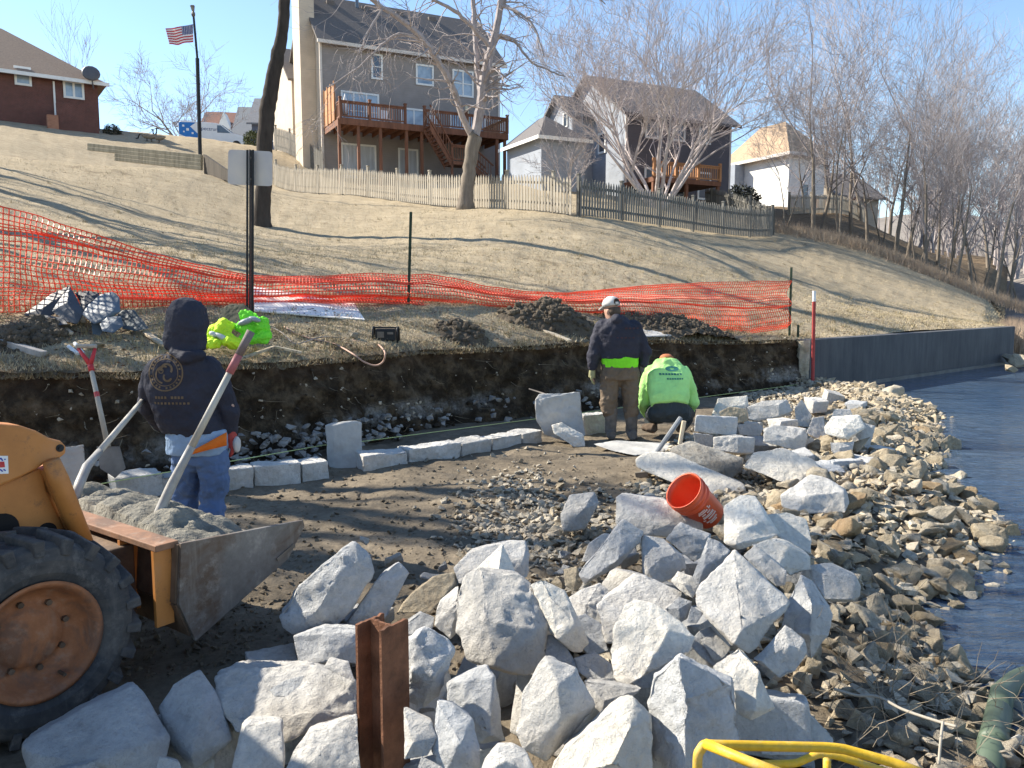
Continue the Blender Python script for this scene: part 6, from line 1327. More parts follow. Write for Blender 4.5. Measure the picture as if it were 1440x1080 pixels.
def wheel(a,t):
    c=LW(a,t,.42); b=MB(); lathe(b,c,LN,[(-.30,.25),(-.31,.30),(-.29,.37),(-.25,.395),(-.05,.395),(-.015,.375),(.0,.33),(-.004,.28),(-.02,.25),(-.03,.236),(-.06,.232)],64)
    n=22; u0=Vector((0,0,1)); v0=LN.cross(u0)
    for k in range(n):
        for s in (0,1):
            a0=2*math.pi*(k+s*.5)/n; da=.085; 
            def q(tt,ang,r): return c+LN*tt+(u0*math.cos(ang)+v0*math.sin(ang))*r
            t0,t1=(-.145,.001) if s==0 else (-.305,-.165)
            tw=.10 if s==0 else -.10
            ri=.378; ro=.436
            e=(t1-.02,.36)
            if s==0: b.hexa([q(t0,a0-da*.5+tw,ri),q(t1,a0-da,ri-.03),q(t1,a0+da*.2,ri-.03),q(t0,a0+da*.5+tw,ri),q(t0,a0-da*.5+tw,ro),q(t1,a0-da,ro-.022),q(t1,a0+da*.2,ro-.022),q(t0,a0+da*.5+tw,ro)])
            else: b.hexa([q(t0,a0-da*.6,ri-.02),q(t1,a0-da*.5+tw,ri),q(t1,a0+da*.5+tw,ri),q(t0,a0+da*.6,ri-.02),q(t0,a0-da*.6,ro-.02),q(t1,a0-da*.5+tw,ro),q(t1,a0+da*.5+tw,ro),q(t0,a0+da*.6,ro-.02)])
    w_=b.build('wheel',M_tyre,ld,smooth=False,bevel=.006)
    b=MB(); lathe(b,c,LN,[(-.02,.238),(-.008,.246),(-.012,.228),(-.03,.215),(-.07,.205),(-.12,.165),(-.125,.13),(-.10,.12),(-.095,.06),(-.095,.0)],56); b.build('rim',M_rim,w_,smooth=True)
    for k in range(8): b=MB(); a_=2*math.pi*k/8+.2; p=c+LN*(-.125)+(u0*math.cos(a_)+v0*math.sin(a_))*.143; b.tube([p,p+LN*.022],.013,6); b.build('wheel_bolt',M_mudsteel,w_)
    b=MB(); p=c+LN*-.02+(u0*math.cos(3.6)+v0*math.sin(3.6))*.19; b.tube([p+LN*-.05,p],.008,6); b.build('valve',M_mudsteel,w_)
wheel(0,0); wheel(-1.12,0)
# lift arm
T_=-.34; b=MB(); out=[LP(u,v,T_) for u,v in [(-230,640),(-120,604),(0,596),(28,598),(52,606),(70,616),(86,620),(94,628),(93,638),(84,645),(70,648),(52,660),(28,672),(0,684),(-120,722),(-230,760)]]
b.prism(out,LN*-.13); b.build('lift_arm',M_or,ld,bevel=.010)
b=MB(); p=LP(84,630,T_); b.tube([p+LN*.001,p+LN*.004],.017,14); b.tube([p+LN*.004,p+LN*.012],.008,8); b.build('pin_hole',M_blk,ld)
T2_=-.375; b=MB(); b.prism([LP(u,v,T2_) for u,v in [(-60,700),(0,682),(30,670),(58,658),(66,690),(90,740),(112,810),(60,860),(-60,860)]],LN*-.09); b.build('lower_link_plate',M_or,ld,bevel=.008)
b=MB(); p=LP(66,748,T2_); b.tube([p+LN*.001,p+LN*.004],.042,20); p=LP(2,745,T2_); b.tube([p+LN*.001,p+LN*.004],.07,20); b.build('plate_hole',simple('dark_recess',(.012,.01,.01),.8,.1),ld)
b=MB(); p0=LP(72,648,-.30);p1=LP(122,776,-.30); b.tube([p0,p0.lerp(p1,.2),p1],[.035,.042,.042],16); b.build('tilt_cylinder',M_or,ld,smooth=True)
b=MB(); b.bar(LP(58,655,-.43),LP(108,775,-.43),.06,.13,up=LN); b.build('bucket_link',M_or,ld)
# decal
b=MB(); b.prism([LP(u,v,T_+.0015) for u,v in [(-22,641),(11,641),(12,666),(-22,667)]],LN*.001); dc=b.build('decal',M_white,ld)
b=MB(); b.prism([LP(u,v,T_+.003) for u,v in [(-20,650),(6,649),(7,657),(-20,659)]],LN*.001); b.build('decal_red',M_red,dc); mb_=simple('decal_blue',(.03,.06,.35),.5,.1)
for i,(u,v,uu,vv) in enumerate([(-6,646,-3,648),(-3,648,1,644),(1,644,4,648),(6,646,8,646),(-4,662,0,660),(0,660,4,663),(5,660,8,662)]): b=MB(); b.bar(LP(u,v,T_+.0035),LP(uu,vv,T_+.0035),.005,.0015,up=LN); b.build('decal_stroke',mb_,dc)
# chassis and cab (mostly out of the frame)
b=MB()
def lbox(b,a0,a1,t0,t1,z0,z1): b.hexa([LW(a0,t0,z0),LW(a0,t1,z0),LW(a1,t1,z0),LW(a1,t0,z0),LW(a0,t0,z1),LW(a0,t1,z1),LW(a1,t1,z1),LW(a1,t0,z1)])
lbox(b,-1.75,.28,-1.35,-.42,.22,.62); b.build('chassis',M_mudsteel,ld,bevel=.01)
b=MB(); lbox(b,-1.9,-.55,-1.3,-.45,.63,1.15); b.build('engine_cover',M_or,ld,bevel=.02)
b=MB(); lbox(b,-1.6,-.45,-1.28,-.47,1.9,1.98)
for a in (-1.55,-.5):
    for t in (-1.24,-.51): lbox(b,a-.03,a+.03,t-.03,t+.03,1.151,1.899)
b.build('cab_frame',M_blk,ld); b=MB(); lbox(b,-1.5,-.58,-1.26,-1.24,1.16,1.88); lbox(b,-1.5,-.58,-.5,-.48,1.16,1.88); b.build('cab_screen',M_mudsteel,ld)
for t in (-1.66,): 
    b=MB(); b.prism([p+LN*(-1.02) for p in out],LN*-.13); b.build('lift_arm',M_or,ld,bevel=.010)
# bucket
A_=(.61,.67);C_=(.65,.23);B2_=(1.19,.49);B1_=(1.29,.615); TW=-1.62
bk=MB(); th=.018
def strip(p,q,t0,t1,th): 
    d=Vector((q[0]-p[0],q[1]-p[1])); n=Vector((-d.y,d.x)).normalized()*th
    return [LW(p[0],t0,p[1]),LW(p[0],t1,p[1]),LW(q[0],t1,q[1]),LW(q[0],t0,q[1]),LW(p[0]+n.x,t0,p[1]+n.y),LW(p[0]+n.x,t1,p[1]+n.y),LW(q[0]+n.x,t1,q[1]+n.y),LW(q[0]+n.x,t0,q[1]+n.y)]
mid=(.585,.40)
bk.hexa(strip(mid,(A_[0],A_[1]),TW,0,th)); bk.hexa(strip(C_,mid,TW,0,th)); bk.hexa(strip((B2_[0],B2_[1]-.02),C_,TW,0,th)); bkt=bk.build('bucket',M_mudsteel,ld)
bk=MB(); bk.prism([LW(a,.022,z) for a,z in [(A_[0]-.01,A_[1]+.01),(B1_[0],B1_[1]+.015),(B1_[0]+.01,B1_[1]-.02),(B2_[0],B2_[1]-.04),(C_[0],C_[1]-.03),(mid[0]-.01,mid[1])]],LN*-.022); bk.build('side_plate',M_plate,bkt,bevel=.003)
bk=MB(); bk.prism([LW(a,TW-.001,z) for a,z in [(A_[0]-.01,A_[1]-.05),(1.16,.50),(B2_[0],B2_[1]-.04),(C_[0],C_[1]-.03)]],LN*-.022); bk.build('side_plate',M_steel,bkt)
bk=MB(); bk.hexa(strip((1.12,.455),(1.23,.505),TW-.02,.03,.02)); bk.build('cutting_edge',M_steel,bkt)
bk=MB(); lbox(bk,.50,.612,-1.5,-.02,.655,.685); bk.build('top_flange',dirty('worn_flange_paint',(.27,.14,.08),(.13,.08,.055),(.34,.29,.24),.7,0,4,9,.7),bkt,bevel=.004)
bk=MB(); lbox(bk,.36,.555,-1.25,-.30,.30,.63); bk.build('coupler',M_mudsteel,ld,bevel=.01)
for t in (-.04,-.33,-1.3): bk=MB(); lbox(bk,.50,.585,t-.02,t,.30,.654); bk.build('rib',M_or,bkt)
# concrete heaped in the bucket
n=90;m=44;V=[]
for i in range(n+1):
    for j in range(m+1):
        t=TW+.02+(-.02-TW-.02)*i/n; q=j/m; a=.63+(.56)*q; e=math.sin(math.pi*min(1,q*1.05))**.5*.5+.5; s=min(1,(i/n)*6,(1-i/n)*4)
        gr=abs(math.sin((t*5.2+q*1.6)*math.pi/1.15)); z=.60-.11*q+s*e*.15-.035*(1-gr)**3*s+noise.noise((t*5,a*5,1))*.035+noise.noise((t*16,a*16,3))*.016+noise.noise((t*45,a*45,5))*.007
        V.append(LW(a,t,z-(.06 if q<.05 or q>.97 else 0)))
w_=m+1; b=MB(); b.add(V,[(i*w_+j,(i+1)*w_+j,(i+1)*w_+j+1,i*w_+j+1) for i in range(n) for j in range(m)]); base=[LW(.68,TW+.03,.35),LW(.68,-.03,.35),LW(1.15,-.03,.5),LW(1.15,TW+.03,.5)]; tag(b.build('concrete_load',M_mortar,smooth=True),'wet grey-green concrete heaped in the loader bucket','concrete')
# two long shovels standing in the concrete
def shovel(label,p_low,p_top,grip,bend):
    t=thing('long_shovel',label,'shovel',tuple(p_low)); d=(p_top-p_low).normalized(); b=MB(); b.tube([p_low+bend,p_low+bend*.45+d*.03,p_low+d*.12,p_low+d*.22,p_low+d*.34],[.024,.026,.026,.023,.021],12); b.build('socket',simple('grey_socket_steel',(.33,.31,.28),.5,.25),t,smooth=True)
    q=p_low+d*.341; b=MB(); e=p_top if not grip else p_top.lerp(p_low,.245); b.tube([q,e],[.0195,.0175],12); b.build('handle',simple('pale_ash_handle',(.47,.43,.36),.6,.2,9,.1,stretch=(1,1,.1)),t,smooth=True)
    if grip: 
        g1=p_top.lerp(p_low,.14); b=MB(); b.tube([e,g1],.0215,12); b.build('red_sleeve',simple('faded_red_sleeve',(.40,.13,.13),.6,.25),t,smooth=True); b=MB(); b.tube([g1,p_top],[.021,.023],12); b.build('grip',simple('grey_brown_grip',(.20,.15,.135),.7,.25),t,smooth=True)
    b=MB(); x=LN; k=p_low+bend; b.prism([k+x*-.02,k+x*.02,k+x*.11+Vector((0,0,-.06)),k+x*.1+Vector((0,0,-.26)),k+x*-.1+Vector((0,0,-.26)),k+x*-.11+Vector((0,0,-.06))],LF*.006); b.build('blade',M_steel,t)
shovel('long shovel with a red sleeve leaning across the hooded worker',P(226,712,4.05),P(353,466,4.3),True,P(215,742,3.98)-P(226,712,4.05))
shovel('long shovel standing at the left of the concrete, behind the loader arm',P(112,668,4.35),P(214,547,5.85),False,P(105,704,4.25)-P(112,668,4.35))
# ---------------- people ----------------
from mathutils.bvhtree import BVHTree
def loft(b,secs,n=20):   # secs: (centre, rx, ry, [right dir], [front dir])
    V=[];k=len(secs)
    for s in secs:
        c=Vector(s[0]); r_=Vector(s[3]) if len(s)>3 else Vector((1,0,0)); f=Vector(s[4]) if len(s)>4 else Vector((0,1,0))
        for j in range(n):
            a=2*math.pi*j/n; ca,sa=math.cos(a),math.sin(a); e=.82; x=math.copysign(abs(ca)**e,ca); y=math.copysign(abs(sa)**e,sa); V.append(c+r_*x*s[1]+f*y*s[2])
    F=[(i*n+j,i*n+(j+1)%n,(i+1)*n+(j+1)%n,(i+1)*n+j) for i in range(k-1) for j in range(n)]+[tuple(range(n-1,-1,-1)),tuple((k-1)*n+j for j in range(n))]
    b.add(V,F)
def limb(b,pts,rad,n=14):
    b.tube(pts,rad,n)
    for p,r in zip(pts,rad): b.ell(p,(r,r,r),12,8)
def cloth(b,name,mat,parent,vox=.010,disp=.022,size=.13,sm=6,seed=0):
    o=b.build(name,mat,parent,smooth=True); m=o.modifiers.new('r','REMESH'); m.mode='VOXEL'; m.voxel_size=vox; m.use_smooth_shade=True
    s=o.modifiers.new('s','SMOOTH'); s.iterations=sm; s.factor=.6
    for k,(sz,st) in enumerate(((size,disp),(size*.38,disp*.45))):
        tx=bpy.data.textures.new(name,'CLOUDS'); tx.noise_scale=sz; tx.noise_depth=2; d=o.modifiers.new('d','DISPLACE'); d.texture=tx; d.strength=st; d.mid_level=.5; d.texture_coords='LOCAL'
    return o
def hand(b,w_,dirv,side,s=1.,curl=.5,palm=None):
    # w_: wrist, dirv: direction to fingertips, side: direction towards the thumb
    d=Vector(dirv).normalized(); t=Vector(side); t=(t-d*t.dot(d)).normalized(); p=d.cross(t) if palm is None else Vector(palm); w_=Vector(w_)
    k=.085*s; b.tube([w_-d*.02,w_+d*.03*s,w_+d*k],[.027*s,.034*s,.036*s],10); 
    for i in range(4):
        o=w_+d*k*.85+t*(.03-.02*i)*s; L=(.075,.083,.077,.06)[i]*s; q=o;pts=[o];dd=d.copy()
        for j in range(3): dd=(dd+p*curl*(.35+.25*j)).normalized(); q=q+dd*L*(.45,.32,.23)[j]; pts.append(q)
        b.tube(pts,[.0115*s,.0105*s,.0098*s,.0085*s],7); b.ell(pts[-1],(.0085*s,)*3,8,6)
    o=w_+d*.03*s+t*.028*s; pts=[o,o+(t*.8+d*.6).normalized()*.035*s,o+(t*.45+d+p*.3).normalized()*.068*s]; b.tube(pts,[.015*s,.013*s,.010*s],8); b.ell(pts[-1],(.01*s,)*3,8,6)
def head(b,c,fwd,s=1.):
    c=Vector(c); f=Vector(fwd).normalized(); r_=f.cross(Vector((0,0,1))).normalized(); u=r_.cross(f)
    loft(b,[(c+u*-.115*s+f*.035*s,.035*s,.035*s,r_,f),(c+u*-.09*s+f*.02*s,.056*s,.068*s,r_,f),(c+u*-.04*s+f*.008*s,.068*s,.088*s,r_,f),(c+u*.02*s,.076*s,.096*s,r_,f),(c+u*.07*s+f*-.005*s,.070*s,.088*s,r_,f),(c+u*.105*s+f*-.01*s,.045*s,.058*s,r_,f),(c+u*.12*s+f*-.01*s,.015*s,.02*s,r_,f)],18)
    b.tube([c+f*.09*s+u*.02*s,c+f*.112*s+u*-.02*s,c+f*.095*s+u*-.03*s],[.008*s,.015*s,.012*s],8)
    for q in(-1,1): b.ell(c+r_*q*.078*s+u*-.005*s+f*-.01*s,(.012*s,.02*s,.03*s),8,6); b.ell(c+r_*q*.03*s+f*.088*s+u*.015*s,(.012*s,.008*s,.009*s),8,6)
    b.tube([c+r_*-.022*s+f*.092*s+u*-.055*s,c+f*.098*s+u*-.056*s,c+r_*.022*s+f*.092*s+u*-.055*s],.006*s,6)
M_skin=simple('skin',(.48,.28,.20),.6,.12,8,.1); M_navy=lime('navy_fleece',(.036,.036,.05)); M_jean=lime('blue_denim',(.105,.16,.285)); M_ltb=lime('pale_denim_shirt',(.26,.36,.50)); M_orf=lime('orange_fabric',(.75,.17,.02)); M_glr=simple('red_glove_rubber',(.42,.06,.05),.6,.2); M_glw=simple('white_glove_knit',(.55,.53,.50),.9,.2); M_olive=simple('olive_glove',(.26,.25,.13),.9,.3); M_khaki=lime('muddy_khaki_trousers',(.155,.115,.08)); M_boot=simple('muddy_grey_boots',(.13,.115,.10),.9,.4,9,.5); M_dkpants=lime('dark_grey_trousers',(.045,.055,.06)); M_print=simple('faded_tan_print',(.16,.11,.065),.9,.3,12,0); M_limeh=lime('pale_lime_fleece',(.45,.84,.27)); M_bandl=lime('lime_shirt_hem',(.25,.85,.03)); M_cap=simple('white_grey_cap',(.55,.53,.50),.9,.15,8,.2)
X=Vector((1,0,0));Y=Vector((0,1,0));Z=Vector((0,0,1))
def project(pts,obj,dirv,off=.004,back=.8):
    dg=bpy.context.evaluated_depsgraph_get(); dg.update(); bv=BVHTree.FromObject(obj,dg); o0=obj.matrix_world.translation if obj.parent is None else wl(obj); d=Vector(dirv).normalized(); out=[]
    for p in pts:
        h=bv.ray_cast(Vector(p)-o0-d*back,d); out.append((h[0]+o0-d*off) if h[0] is not None else Vector(p))
    return out
def decal_ring(b,c,r0,r1,obj,dirv,ux,uz,a0=0,a1=2*math.pi,n=40,off=.004):
    V=[]
    for i in range(n+1):
        a=a0+(a1-a0)*i/n
        for r in(r0,r1): V.append(c+ux*math.cos(a)*r+uz*math.sin(a)*r)
    V=project(V,obj,dirv,off); b.add(V,[(i*2,i*2+1,i*2+3,i*2+2) for i in range(n)])
def decal_block(b,c,w_,h,obj,dirv,ux,uz,off=.004):
    V=project([c+ux*x*w_/2+uz*z*h/2 for x,z in((-1,-1),(1,-1),(1,1),(-1,1))],obj,dirv,off); b.add(V,[(0,1,2,3)])
# --- hooded worker
D=5.6
def J(u,v,o=0.): return P(u,v,D+o)
pA=thing('person','person in a dark hooded sweatshirt and jeans standing behind the concrete-filled bucket','person',(P(283,760,D).x,D,0))
px=D/FPX
def S(c,wpx,ry,r_=X,f=Y): return (c,wpx*px/2,ry,r_,f)
b=MB()
head(b,J(266,456,.03),(.55,.83,-.15)); limb(b,[J(258,500),J(263,470)],[.055,.055]); loft(b,[S(J(257,505),70,.08),S(J(258,530),92,.10),S(J(264,575),80,.10),S(J(276,620),78,.11)])
limb(b,[J(222,522,.03),J(218,570,.12),J(229,598,.30)],[.04,.03,.025]); limb(b,[J(300,522),J(322,572),J(324,608,.06)],[.05,.04,.03])
limb(b,[J(266,635),J(263,695,.07),J(261,760,.0)],[.07,.045,.035]); limb(b,[J(294,635),J(300,695),J(298,762,-.1)],[.07,.045,.035])
hand(b,J(324,612,.06),(.15,.1,-1),(-.2,1,0),.95,.5,palm=(-1,.1,0)); hand(b,J(229,602,.30),(.5,.6,-.5),(0,0,1),.95,.4)
cloth(b,'body',M_skin,pA,.008,.0,.1,1)
b=MB() # hoodie
loft(b,[S(J(254,497),52,.10),S(J(256,506),84,.14),S(J(258,522),106,.155),S(J(259,545),104,.165),S(J(263,575),92,.165),S(J(270,598),88,.165),S(J(274,607),84,.16)],26)
limb(b,[J(221,518),J(211,545,.02),J(208,572,.08),J(224,596,.3)],[.085,.082,.078,.055]); limb(b,[J(291,518),J(308,545),J(322,578,.02),J(323,606,.07)],[.095,.085,.074,.052])
b.tube([J(272,604),J(276,611)],.16,20)
loft(b,[S(J(262,492,.0),52,.11),S(J(261,478,.02),56,.13),S(J(262,455,.03),57,.145),S(J(264,435,.03),50,.135),S(J(264,423,.03),34,.09),S(J(264,419,.03),12,.04)],20)
limb(b,[J(243,497,-.10),J(262,503,-.14),J(282,500,-.10)],[.035,.045,.035])
hd=cloth(b,'hoodie',M_navy,pA,.009,.035,.16,5)
b=MB(); loft(b,[S(J(277,603),82,.145),S(J(278,615),84,.155),S(J(278,632),84,.155),S(J(277,637),82,.15)],24); sh_=cloth(b,'shirt_tail',M_ltb,pA,.009,.02,.12,2)
b=MB(); n=16; pts=[]
for i in range(n+1):
    t=i/n; u=262+57*t; pts+= [J(u,640-30*t-2,-.20+.11*t*t),J(u,640.5-14*t,-.21+.11*t*t)]
b.add(pts,[(i*2,i*2+1,i*2+3,i*2+2) for i in range(n)]); o=b.build('orange_hem',M_orf,pA,smooth=True); mm=o.modifiers.new('s','SOLIDIFY'); mm.thickness=.012
b=MB(); loft(b,[S(J(280,606),66,.11),S(J(280,622),70,.12),S(J(281,640),78,.135),S(J(281,650),78,.13)],22)
limb(b,[J(265,640),J(263,668,.04),J(262,700,.08),J(261,735,.03),J(261,768,.0)],[.105,.098,.088,.078,.078]); limb(b,[J(299,640),J(301,668,-.02),J(300,700,.0),J(298,735,-.06),J(298,770,-.1)],[.11,.104,.092,.08,.08]); cloth(b,'jeans',M_jean,pA,.009,.045,.10,4)
b=MB()
for u,o_ in ((261,.0),(298,-.1)): b=MB(); q=J(u,770,o_); q.z=.06; b.tube([q+Y*-.08,q+Y*.06,q+Y*.17],[.055,.055,.04],12); b.tube([q,q+Z*.14],.06,12); cloth(b,'boot',M_boot,pA,.01,.01,.1,2)
b=MB(); hand(b,J(324,609,.06),(.12,.1,-1),(-.2,1,0),1.18,.5,palm=(-1,.1,0)); b.tube([J(324,603,.06),J(325,616,.06)],.042,10); cloth(b,'glove',M_glr,pA,.006,.004,.05,1)
b=MB(); b.ell(J(333,625,.05),(.026,.04,.06),12,8); b.ell(J(331,588,.06),(.022,.03,.05),10,8); cloth(b,'glove_cuff',M_glw,pA,.006,.01,.05,1)
# faded print on the back
b=MB(); c=J(245,521); vd=Y*1.0
decal_ring(b,c,.118,.128,hd,vd,X,Z); decal_ring(b,c,.088,.094,hd,vd,X,Z)
for k in range(26):
    a=k/26*2*math.pi
    if k%13 in(0,6): continue
    decal_block(b,c+(X*math.cos(a)+Z*math.sin(a))*.106,.012,.014,hd,vd,(X*-math.sin(a)+Z*math.cos(a)),(X*math.cos(a)+Z*math.sin(a)))
decal_ring(b,c+Z*.02+X*.01,.03,.045,hd,vd,X,Z,-.5,3.4,18); decal_ring(b,c-Z*.015-X*.01,.05,.062,hd,vd,X,Z,1.2,4.6,18); decal_ring(b,c-Z*.03+X*.02,.02,.034,hd,vd,X,Z,2.5,6.,14); decal_ring(b,c+Z*.01-X*.03,.012,.02,hd,vd,X,Z,0,6.28,10)
for k in range(9):
    if k!=4: decal_block(b,J(233+k*4.6,555),.016,.018,hd,vd,X,Z)
for k in range(10): decal_block(b,J(231+k*5.2,563),.015,.015,hd,vd,X,Z)
b.build('back_print',M_print,pA)
# --- standing worker with the cap
D=9.9; px=D/FPX
pB=thing('person','person in a pale cap and dark jacket standing beside the kneeling worker','person',(P(872,618,D).x,D,0))
b=MB(); head(b,J(860,438),(-.55,.8,-.35)); limb(b,[J(869,455),J(864,444)],[.055,.055]); loft(b,[S(J(870,462),46,.10),S(J(870,490),44,.11),S(J(871,520),42,.12)])
limb(b,[J(847,465),J(838,495),J(834,518)],[.05,.04,.03]); limb(b,[J(895,465),J(907,492),J(904,512)],[.05,.04,.03]); limb(b,[J(860,525),J(857,568),J(859,612)],[.08,.06,.045]); limb(b,[J(884,525),J(886,568),J(887,612)],[.08,.06,.045])
hand(b,J(833,520),(-.05,0,-1),(.3,1,0),1,.4,palm=(1,0,0)); hand(b,J(904,512),(-.2,.1,-1),(-.3,1,0),1,.4,palm=(-1,0,0)); cloth(b,'body',M_skin,pB,.01,0,.1,1)
b=MB(); loft(b,[S(J(866,449,-.02),26,.10),S(J(869,455),46,.15),S(J(870,463),64,.17),S(J(870,478),62,.185),S(J(871,495),56,.18),S(J(871,503),54,.17)],24)
limb(b,[J(849,461),J(840,480),J(834,500),J(833,516)],[.105,.092,.085,.06]); limb(b,[J(891,461),J(900,478),J(908,496),J(905,510)],[.105,.092,.085,.06]); limb(b,[J(857,450,.02),J(867,449,-.10),J(879,452,.0)],[.055,.075,.055]); jb=cloth(b,'jacket',M_navy,pB,.012,.04,.18,4)
b=MB(); loft(b,[S(J(871.5,500),52,.165),S(J(872,508),52,.17),S(J(872,516),50,.165)],22); cloth(b,'shirt_hem',M_bandl,pB,.012,.02,.1,1)
b=MB(); loft(b,[S(J(871,510),50,.15),S(J(871,522),54,.165),S(J(871,533),54,.16)],22); limb(b,[J(859,530),J(857,548),J(856,566),J(857,578)],[.125,.118,.105,.10]); limb(b,[J(885,530),J(887,548),J(887,566),J(887,580)],[.125,.115,.10,.095]); cloth(b,'trousers',M_khaki,pB,.012,.05,.12,3)
for u in(859,888): b=MB(); limb(b,[J(u-1,573),J(u,590),J(u,608)],[.088,.075,.07]); q=J(u,614); q.z=.075; b.tube([q+Y*-.10,q+Y*.06,q+Y*.18],[.06,.06,.045],12); cloth(b,'boot',M_boot,pB,.012,.02,.1,2)
b=MB(); hand(b,J(833,519),(-.05,0,-1),(.3,1,0),1.25,.4,palm=(1,0,0)); cloth(b,'glove',M_olive,pB,.008,.004,.05,1); b=MB(); hand(b,J(904,511),(-.2,.1,-1),(-.3,1,0),1.2,.4,palm=(-1,0,0)); cloth(b,'glove',M_boot,pB,.008,.004,.05,1)
b=MB(); c=J(861,438); f=Vector((-.55,.83,-.2)).normalized(); r_=f.cross(Z).normalized(); u_=r_.cross(f); loft(b,[(c+u_*-.055-f*.02,.066,.082,r_,f),(c+u_*-.01-f*.016,.080,.094,r_,f),(c+u_*.04-f*.01,.082,.096,r_,f)],16); b.build('hair',simple('short_brown_hair',(.10,.07,.05),.95,.3,30,.4),pB,smooth=True)
b=MB(); c=J(859.5,429); f=Vector((-.55,.83,-.2)).normalized(); r_=f.cross(Z).normalized(); u_=r_.cross(f); loft(b,[(c+u_*-.015,.098,.115,r_,f),(c+u_*.03,.098,.113,r_,f),(c+u_*.075,.078,.09,r_,f),(c+u_*.105,.035,.04,r_,f)],18); b.prism([c+r_*-.07+f*.09+u_*-.01,c+r_*.07+f*.09+u_*-.01,c+r_*.055+f*.18+u_*-.03,c+r_*-.055+f*.18+u_*-.03],u_*.012); cp_=b.build('cap',M_cap,pB,smooth=True); b=MB(); b.tube([c-f*.10+u_*.02,c-f*.112+u_*.02],.045,12); b.build('cap_opening',simple('dark_hair',(.05,.035,.025),.9,.2),cp_)
b=MB()
for k in range(4): decal_block(b,J(878+k*5.5,461),.03,.02,jb,Y,X,Z,.006); 
for k in range(5): decal_block(b,J(866+k*5.5,474),.028,.012,jb,Y,X,Z,.006)
b.build('back_print',simple('dim_red_print',(.07,.035,.035),.9,.3,12,0),pB)
# --- crouching worker in lime
D=9.95; px=D/FPX
pC=thing('person','person in a lime hooded sweatshirt and orange cap crouching over the footing','person',(P(938,606,D).x,D,.08))
sp=Vector((0,.55,.83)).normalized(); fr=Vector((0,.83,-.55))
b=MB(); head(b,J(938,513,.30),(.0,.75,-.66)); limb(b,[J(938,520,.15),J(938,514,.27)],[.055,.055]); loft(b,[S(J(940,572,-.12),40,.12,X,fr),S(J(940,548,0),46,.12,X,fr),S(J(939,525,.14),44,.10,X,fr)])
limb(b,[J(914,528,.12),J(904,560,.15),J(912,588,.34)],[.05,.045,.03]); limb(b,[J(963,530,.12),J(974,562,.15),J(966,588,.34)],[.05,.045,.03]); limb(b,[J(926,580,-.05),J(918,582,.35),J(918,604,.12)],[.08,.07,.05]); limb(b,[J(953,580,-.05),J(962,578,.35),J(958,604,.12)],[.08,.07,.05])
hand(b,J(912,588,.34),(.3,.6,-.7),(1,0,0),1,.4); hand(b,J(966,588,.34),(-.3,.6,-.7),(-1,0,0),1,.4); cloth(b,'body',M_skin,pC,.01,0,.1,1)
b=MB(); loft(b,[S(J(942,571,-.16),52,.14,X,fr),S(J(941,562,-.13),56,.16,X,fr),S(J(940,545,-.02),60,.18,X,fr),S(J(939,528,.08),62,.16,X,fr),S(J(938,516,.16),46,.13,X,fr),S(J(937,508,.2),34,.10,X,fr)],24)
limb(b,[J(916,525,.12),J(908,545,.12),J(904,565,.14),J(910,582,.28)],[.10,.088,.085,.06]); limb(b,[J(960,525,.12),J(969,545,.12),J(974,565,.14),J(968,582,.28)],[.10,.09,.085,.06]); limb(b,[J(926,515,.12),J(937,511,.08),J(949,515,.12)],[.05,.062,.05]); hc=cloth(b,'hoodie',M_limeh,pC,.012,.03,.16,4)
b=MB(); loft(b,[S(J(942,566,-.12),50,.13,X,fr),S(J(942,580,-.12),56,.15),S(J(942,592,-.08),50,.13)],20); limb(b,[J(925,582,-.05),J(914,580,.38)],[.125,.10]); limb(b,[J(957,582,-.05),J(968,578,.38)],[.125,.10]); limb(b,[J(914,582,.36),J(917,600,.14)],[.09,.075]); limb(b,[J(968,582,.36),J(960,600,.14)],[.09,.075]); cloth(b,'trousers',M_dkpants,pC,.012,.04,.12,3)
b=MB()
M_bb=simple('brown_muddy_boots',(.14,.10,.07),.9,.4,9,.5)
for u,u2 in((921,905),(955,962)): b=MB(); q=J(u,604,.0); q.z=.14; e=J(u2,604,.14); e.z=.13; b.tube([q,q.lerp(e,.5),e],[.055,.06,.045],12); cloth(b,'boot',M_bb,pC,.012,.02,.1,2)
b=MB(); c=J(937,510,.31); f=Vector((0,.75,-.66)); r_=X; u_=r_.cross(f); loft(b,[(c+u_*-.02,.10,.115,r_,f),(c+u_*.03,.10,.113,r_,f),(c+u_*.075,.08,.09,r_,f),(c+u_*.105,.035,.04,r_,f)],18); b.build('cap',simple('orange_cap_cloth',(.42,.15,.07),.9,.15),pC,smooth=True)
b=MB()
for k in range(8): decal_block(b,J(927+k*4.,525),.026,.02,hc,Y,X,Z,.006)
for k in range(7): decal_block(b,J(936+k*3.4,531),.022,.016,hc,Y,X,Z,.006)
decal_ring(b,J(944,518),.02,.06,hc,Y,X*1.4,Z*.5,0,6.28,18,.006); b.build('back_print',simple('dark_teal_print',(.03,.16,.14),.9,.2,12,0),pC)

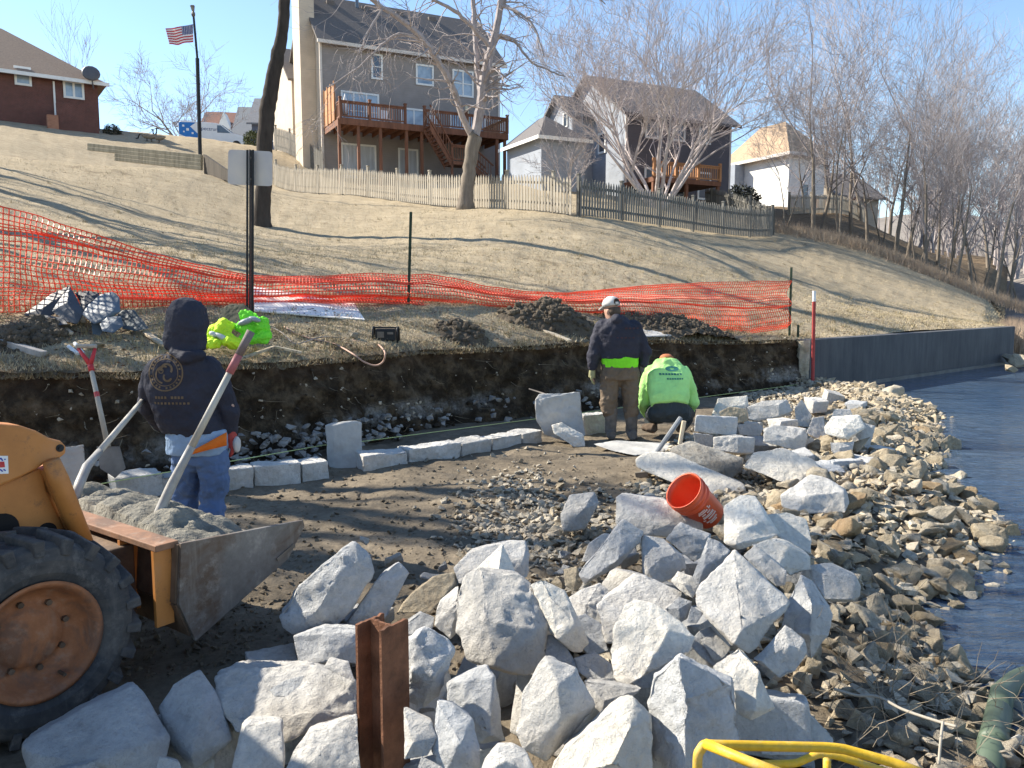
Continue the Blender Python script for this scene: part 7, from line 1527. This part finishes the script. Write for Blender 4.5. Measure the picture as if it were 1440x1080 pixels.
# ---------------- roots and stones in the cut bank, leaves on the lawn ----------------
rng=random.Random(71); b=MB(); sp=[]
pe=[Vector((x,y,0)) for x,y in EDGE[3:]]
for i in range(420):
    k=rng.randrange(len(pe)-1); t=rng.random(); p=pe[k].lerp(pe[k+1],t); d=(pe[k+1]-pe[k]).normalized(); n=Vector((d.y,-d.x,0)); z=rng.uniform(.05,.98); q=1-z; p=p+n*(-.04+.36*q**1.4+.03)
    if i%3==0:
        L=rng.uniform(.06,.3); dd=Vector((n.x+rng.gauss(0,.8),n.y+rng.gauss(0,.8),rng.gauss(-.6,.6))).normalized(); m=p+dd*L*.5+Vector((0,0,-.01)); b.tube([Vector((p.x,p.y,z)),Vector((m.x,m.y,z+dd.z*L*.4)),Vector((m.x,m.y,z))+dd*L*.5],[.004,.003,.001],3)
    sp.append((p.x,p.y,z,rng.choice([.02,.03,.04,.055,.08])*(1.3 if z<.4 else .8)))
tag(b.build('bank_roots',simple('pale_roots',(.22,.17,.11),.9,.3),local=True),kind='stuff')
stuff_stones('bank_stones',sp[::2],31,M_tang); stuff_stones('bank_soil_lumps',sp[1::2]+[(x+rng.uniform(-.1,.1),y-rng.uniform(0,.1),z*.3,s*1.3) for x,y,z,s in sp],32,M_dirt)
rg=np.random.default_rng(8); n=5200; ph=rg.uniform(R(-36),PHI_END,n); r0=np.array([edge_r(p) for p in ph])+.05+rg.exponential(3.0,n); X=r0*np.sin(ph);Y=r0*np.cos(ph); Zl=ZH(X,Y)+.03
V=[];F=[]
for i,(x,y,z) in enumerate(zip(X,Y,Zl)):
    a=rng.uniform(0,6.28); s=rng.uniform(.012,.035); c_,s_=math.cos(a)*s,math.sin(a)*s; h=rng.uniform(0,.02); V+=[(x-c_,y-s_,z),(x+s_*.5,y-c_*.5,z+h),(x+c_,y+s_,z+h*.5),(x-s_*.5,y+c_*.5,z+h)]; F.append((i*4,i*4+1,i*4+2,i*4+3))
me=bpy.data.meshes.new('fallen_leaves'); me.from_pydata(V,[],F); tag(link_mesh('fallen_leaves',me,simple('brown_leaves',(.12,.075,.045),.9,.6,3,0)),kind='stuff')
# tufts of longer grass standing out of the short turf
n=900; ph=rg.uniform(R(-36),PHI_END,n); r0=np.array([edge_r(p) for p in ph])+.1+rg.exponential(4.,n); P_=[]
for p,r in zip(ph,r0):
    c=(r*math.sin(p),r*math.cos(p))
    for k in range(14): P_.append((c[0]+rng.gauss(0,.04),c[1]+rng.gauss(0,.04)))
P_=np.array(P_); blades('grass_tufts',blade_mat('tuft_blades',(.20,.15,.08),(.42,.35,.21),(.62,.54,.38)),np.c_[P_,ZH(P_[:,0],P_[:,1])+.01],.04,.10,.006,12,.9)

n=9000; t=rg.uniform(0,1,n); X=np.interp(t,[0,.3,1],[14.5,15.6,21.5])+rg.normal(0,.18,n)+t*.3; Y=np.interp(t,[0,.3,1],[23.4,25.6,35.])+rg.normal(0,.3,n)
blades('dry_reeds',blade_mat('reed_blades',(.26,.18,.13),(.46,.35,.25),(.62,.50,.37)),np.c_[X,Y,np.full(n,-.2)],.5,1.25,.012,14,.35)

sp=[]; rng=random.Random(91)
for i in range(330):
    u=rng.gauss(430,110) if i%3 else rng.uniform(0,1000); q=rng.random(); p=None
    if not(-20<u<1050): continue
    a=math.atan((u-720)/FPX); r=edge_r(a)
    if r is None: continue
    r=r-.22-q*.35; sp.append((r*math.sin(a),r*math.cos(a),.30-q*.28+rng.uniform(-.03,.06),rng.choice([.04,.06,.08,.11,.14])))
stuff_stones('broken_mortar_lumps',sp,92,simple('pale_broken_mortar',(.27,.255,.235),.95,.35,8,.9,40,.02))
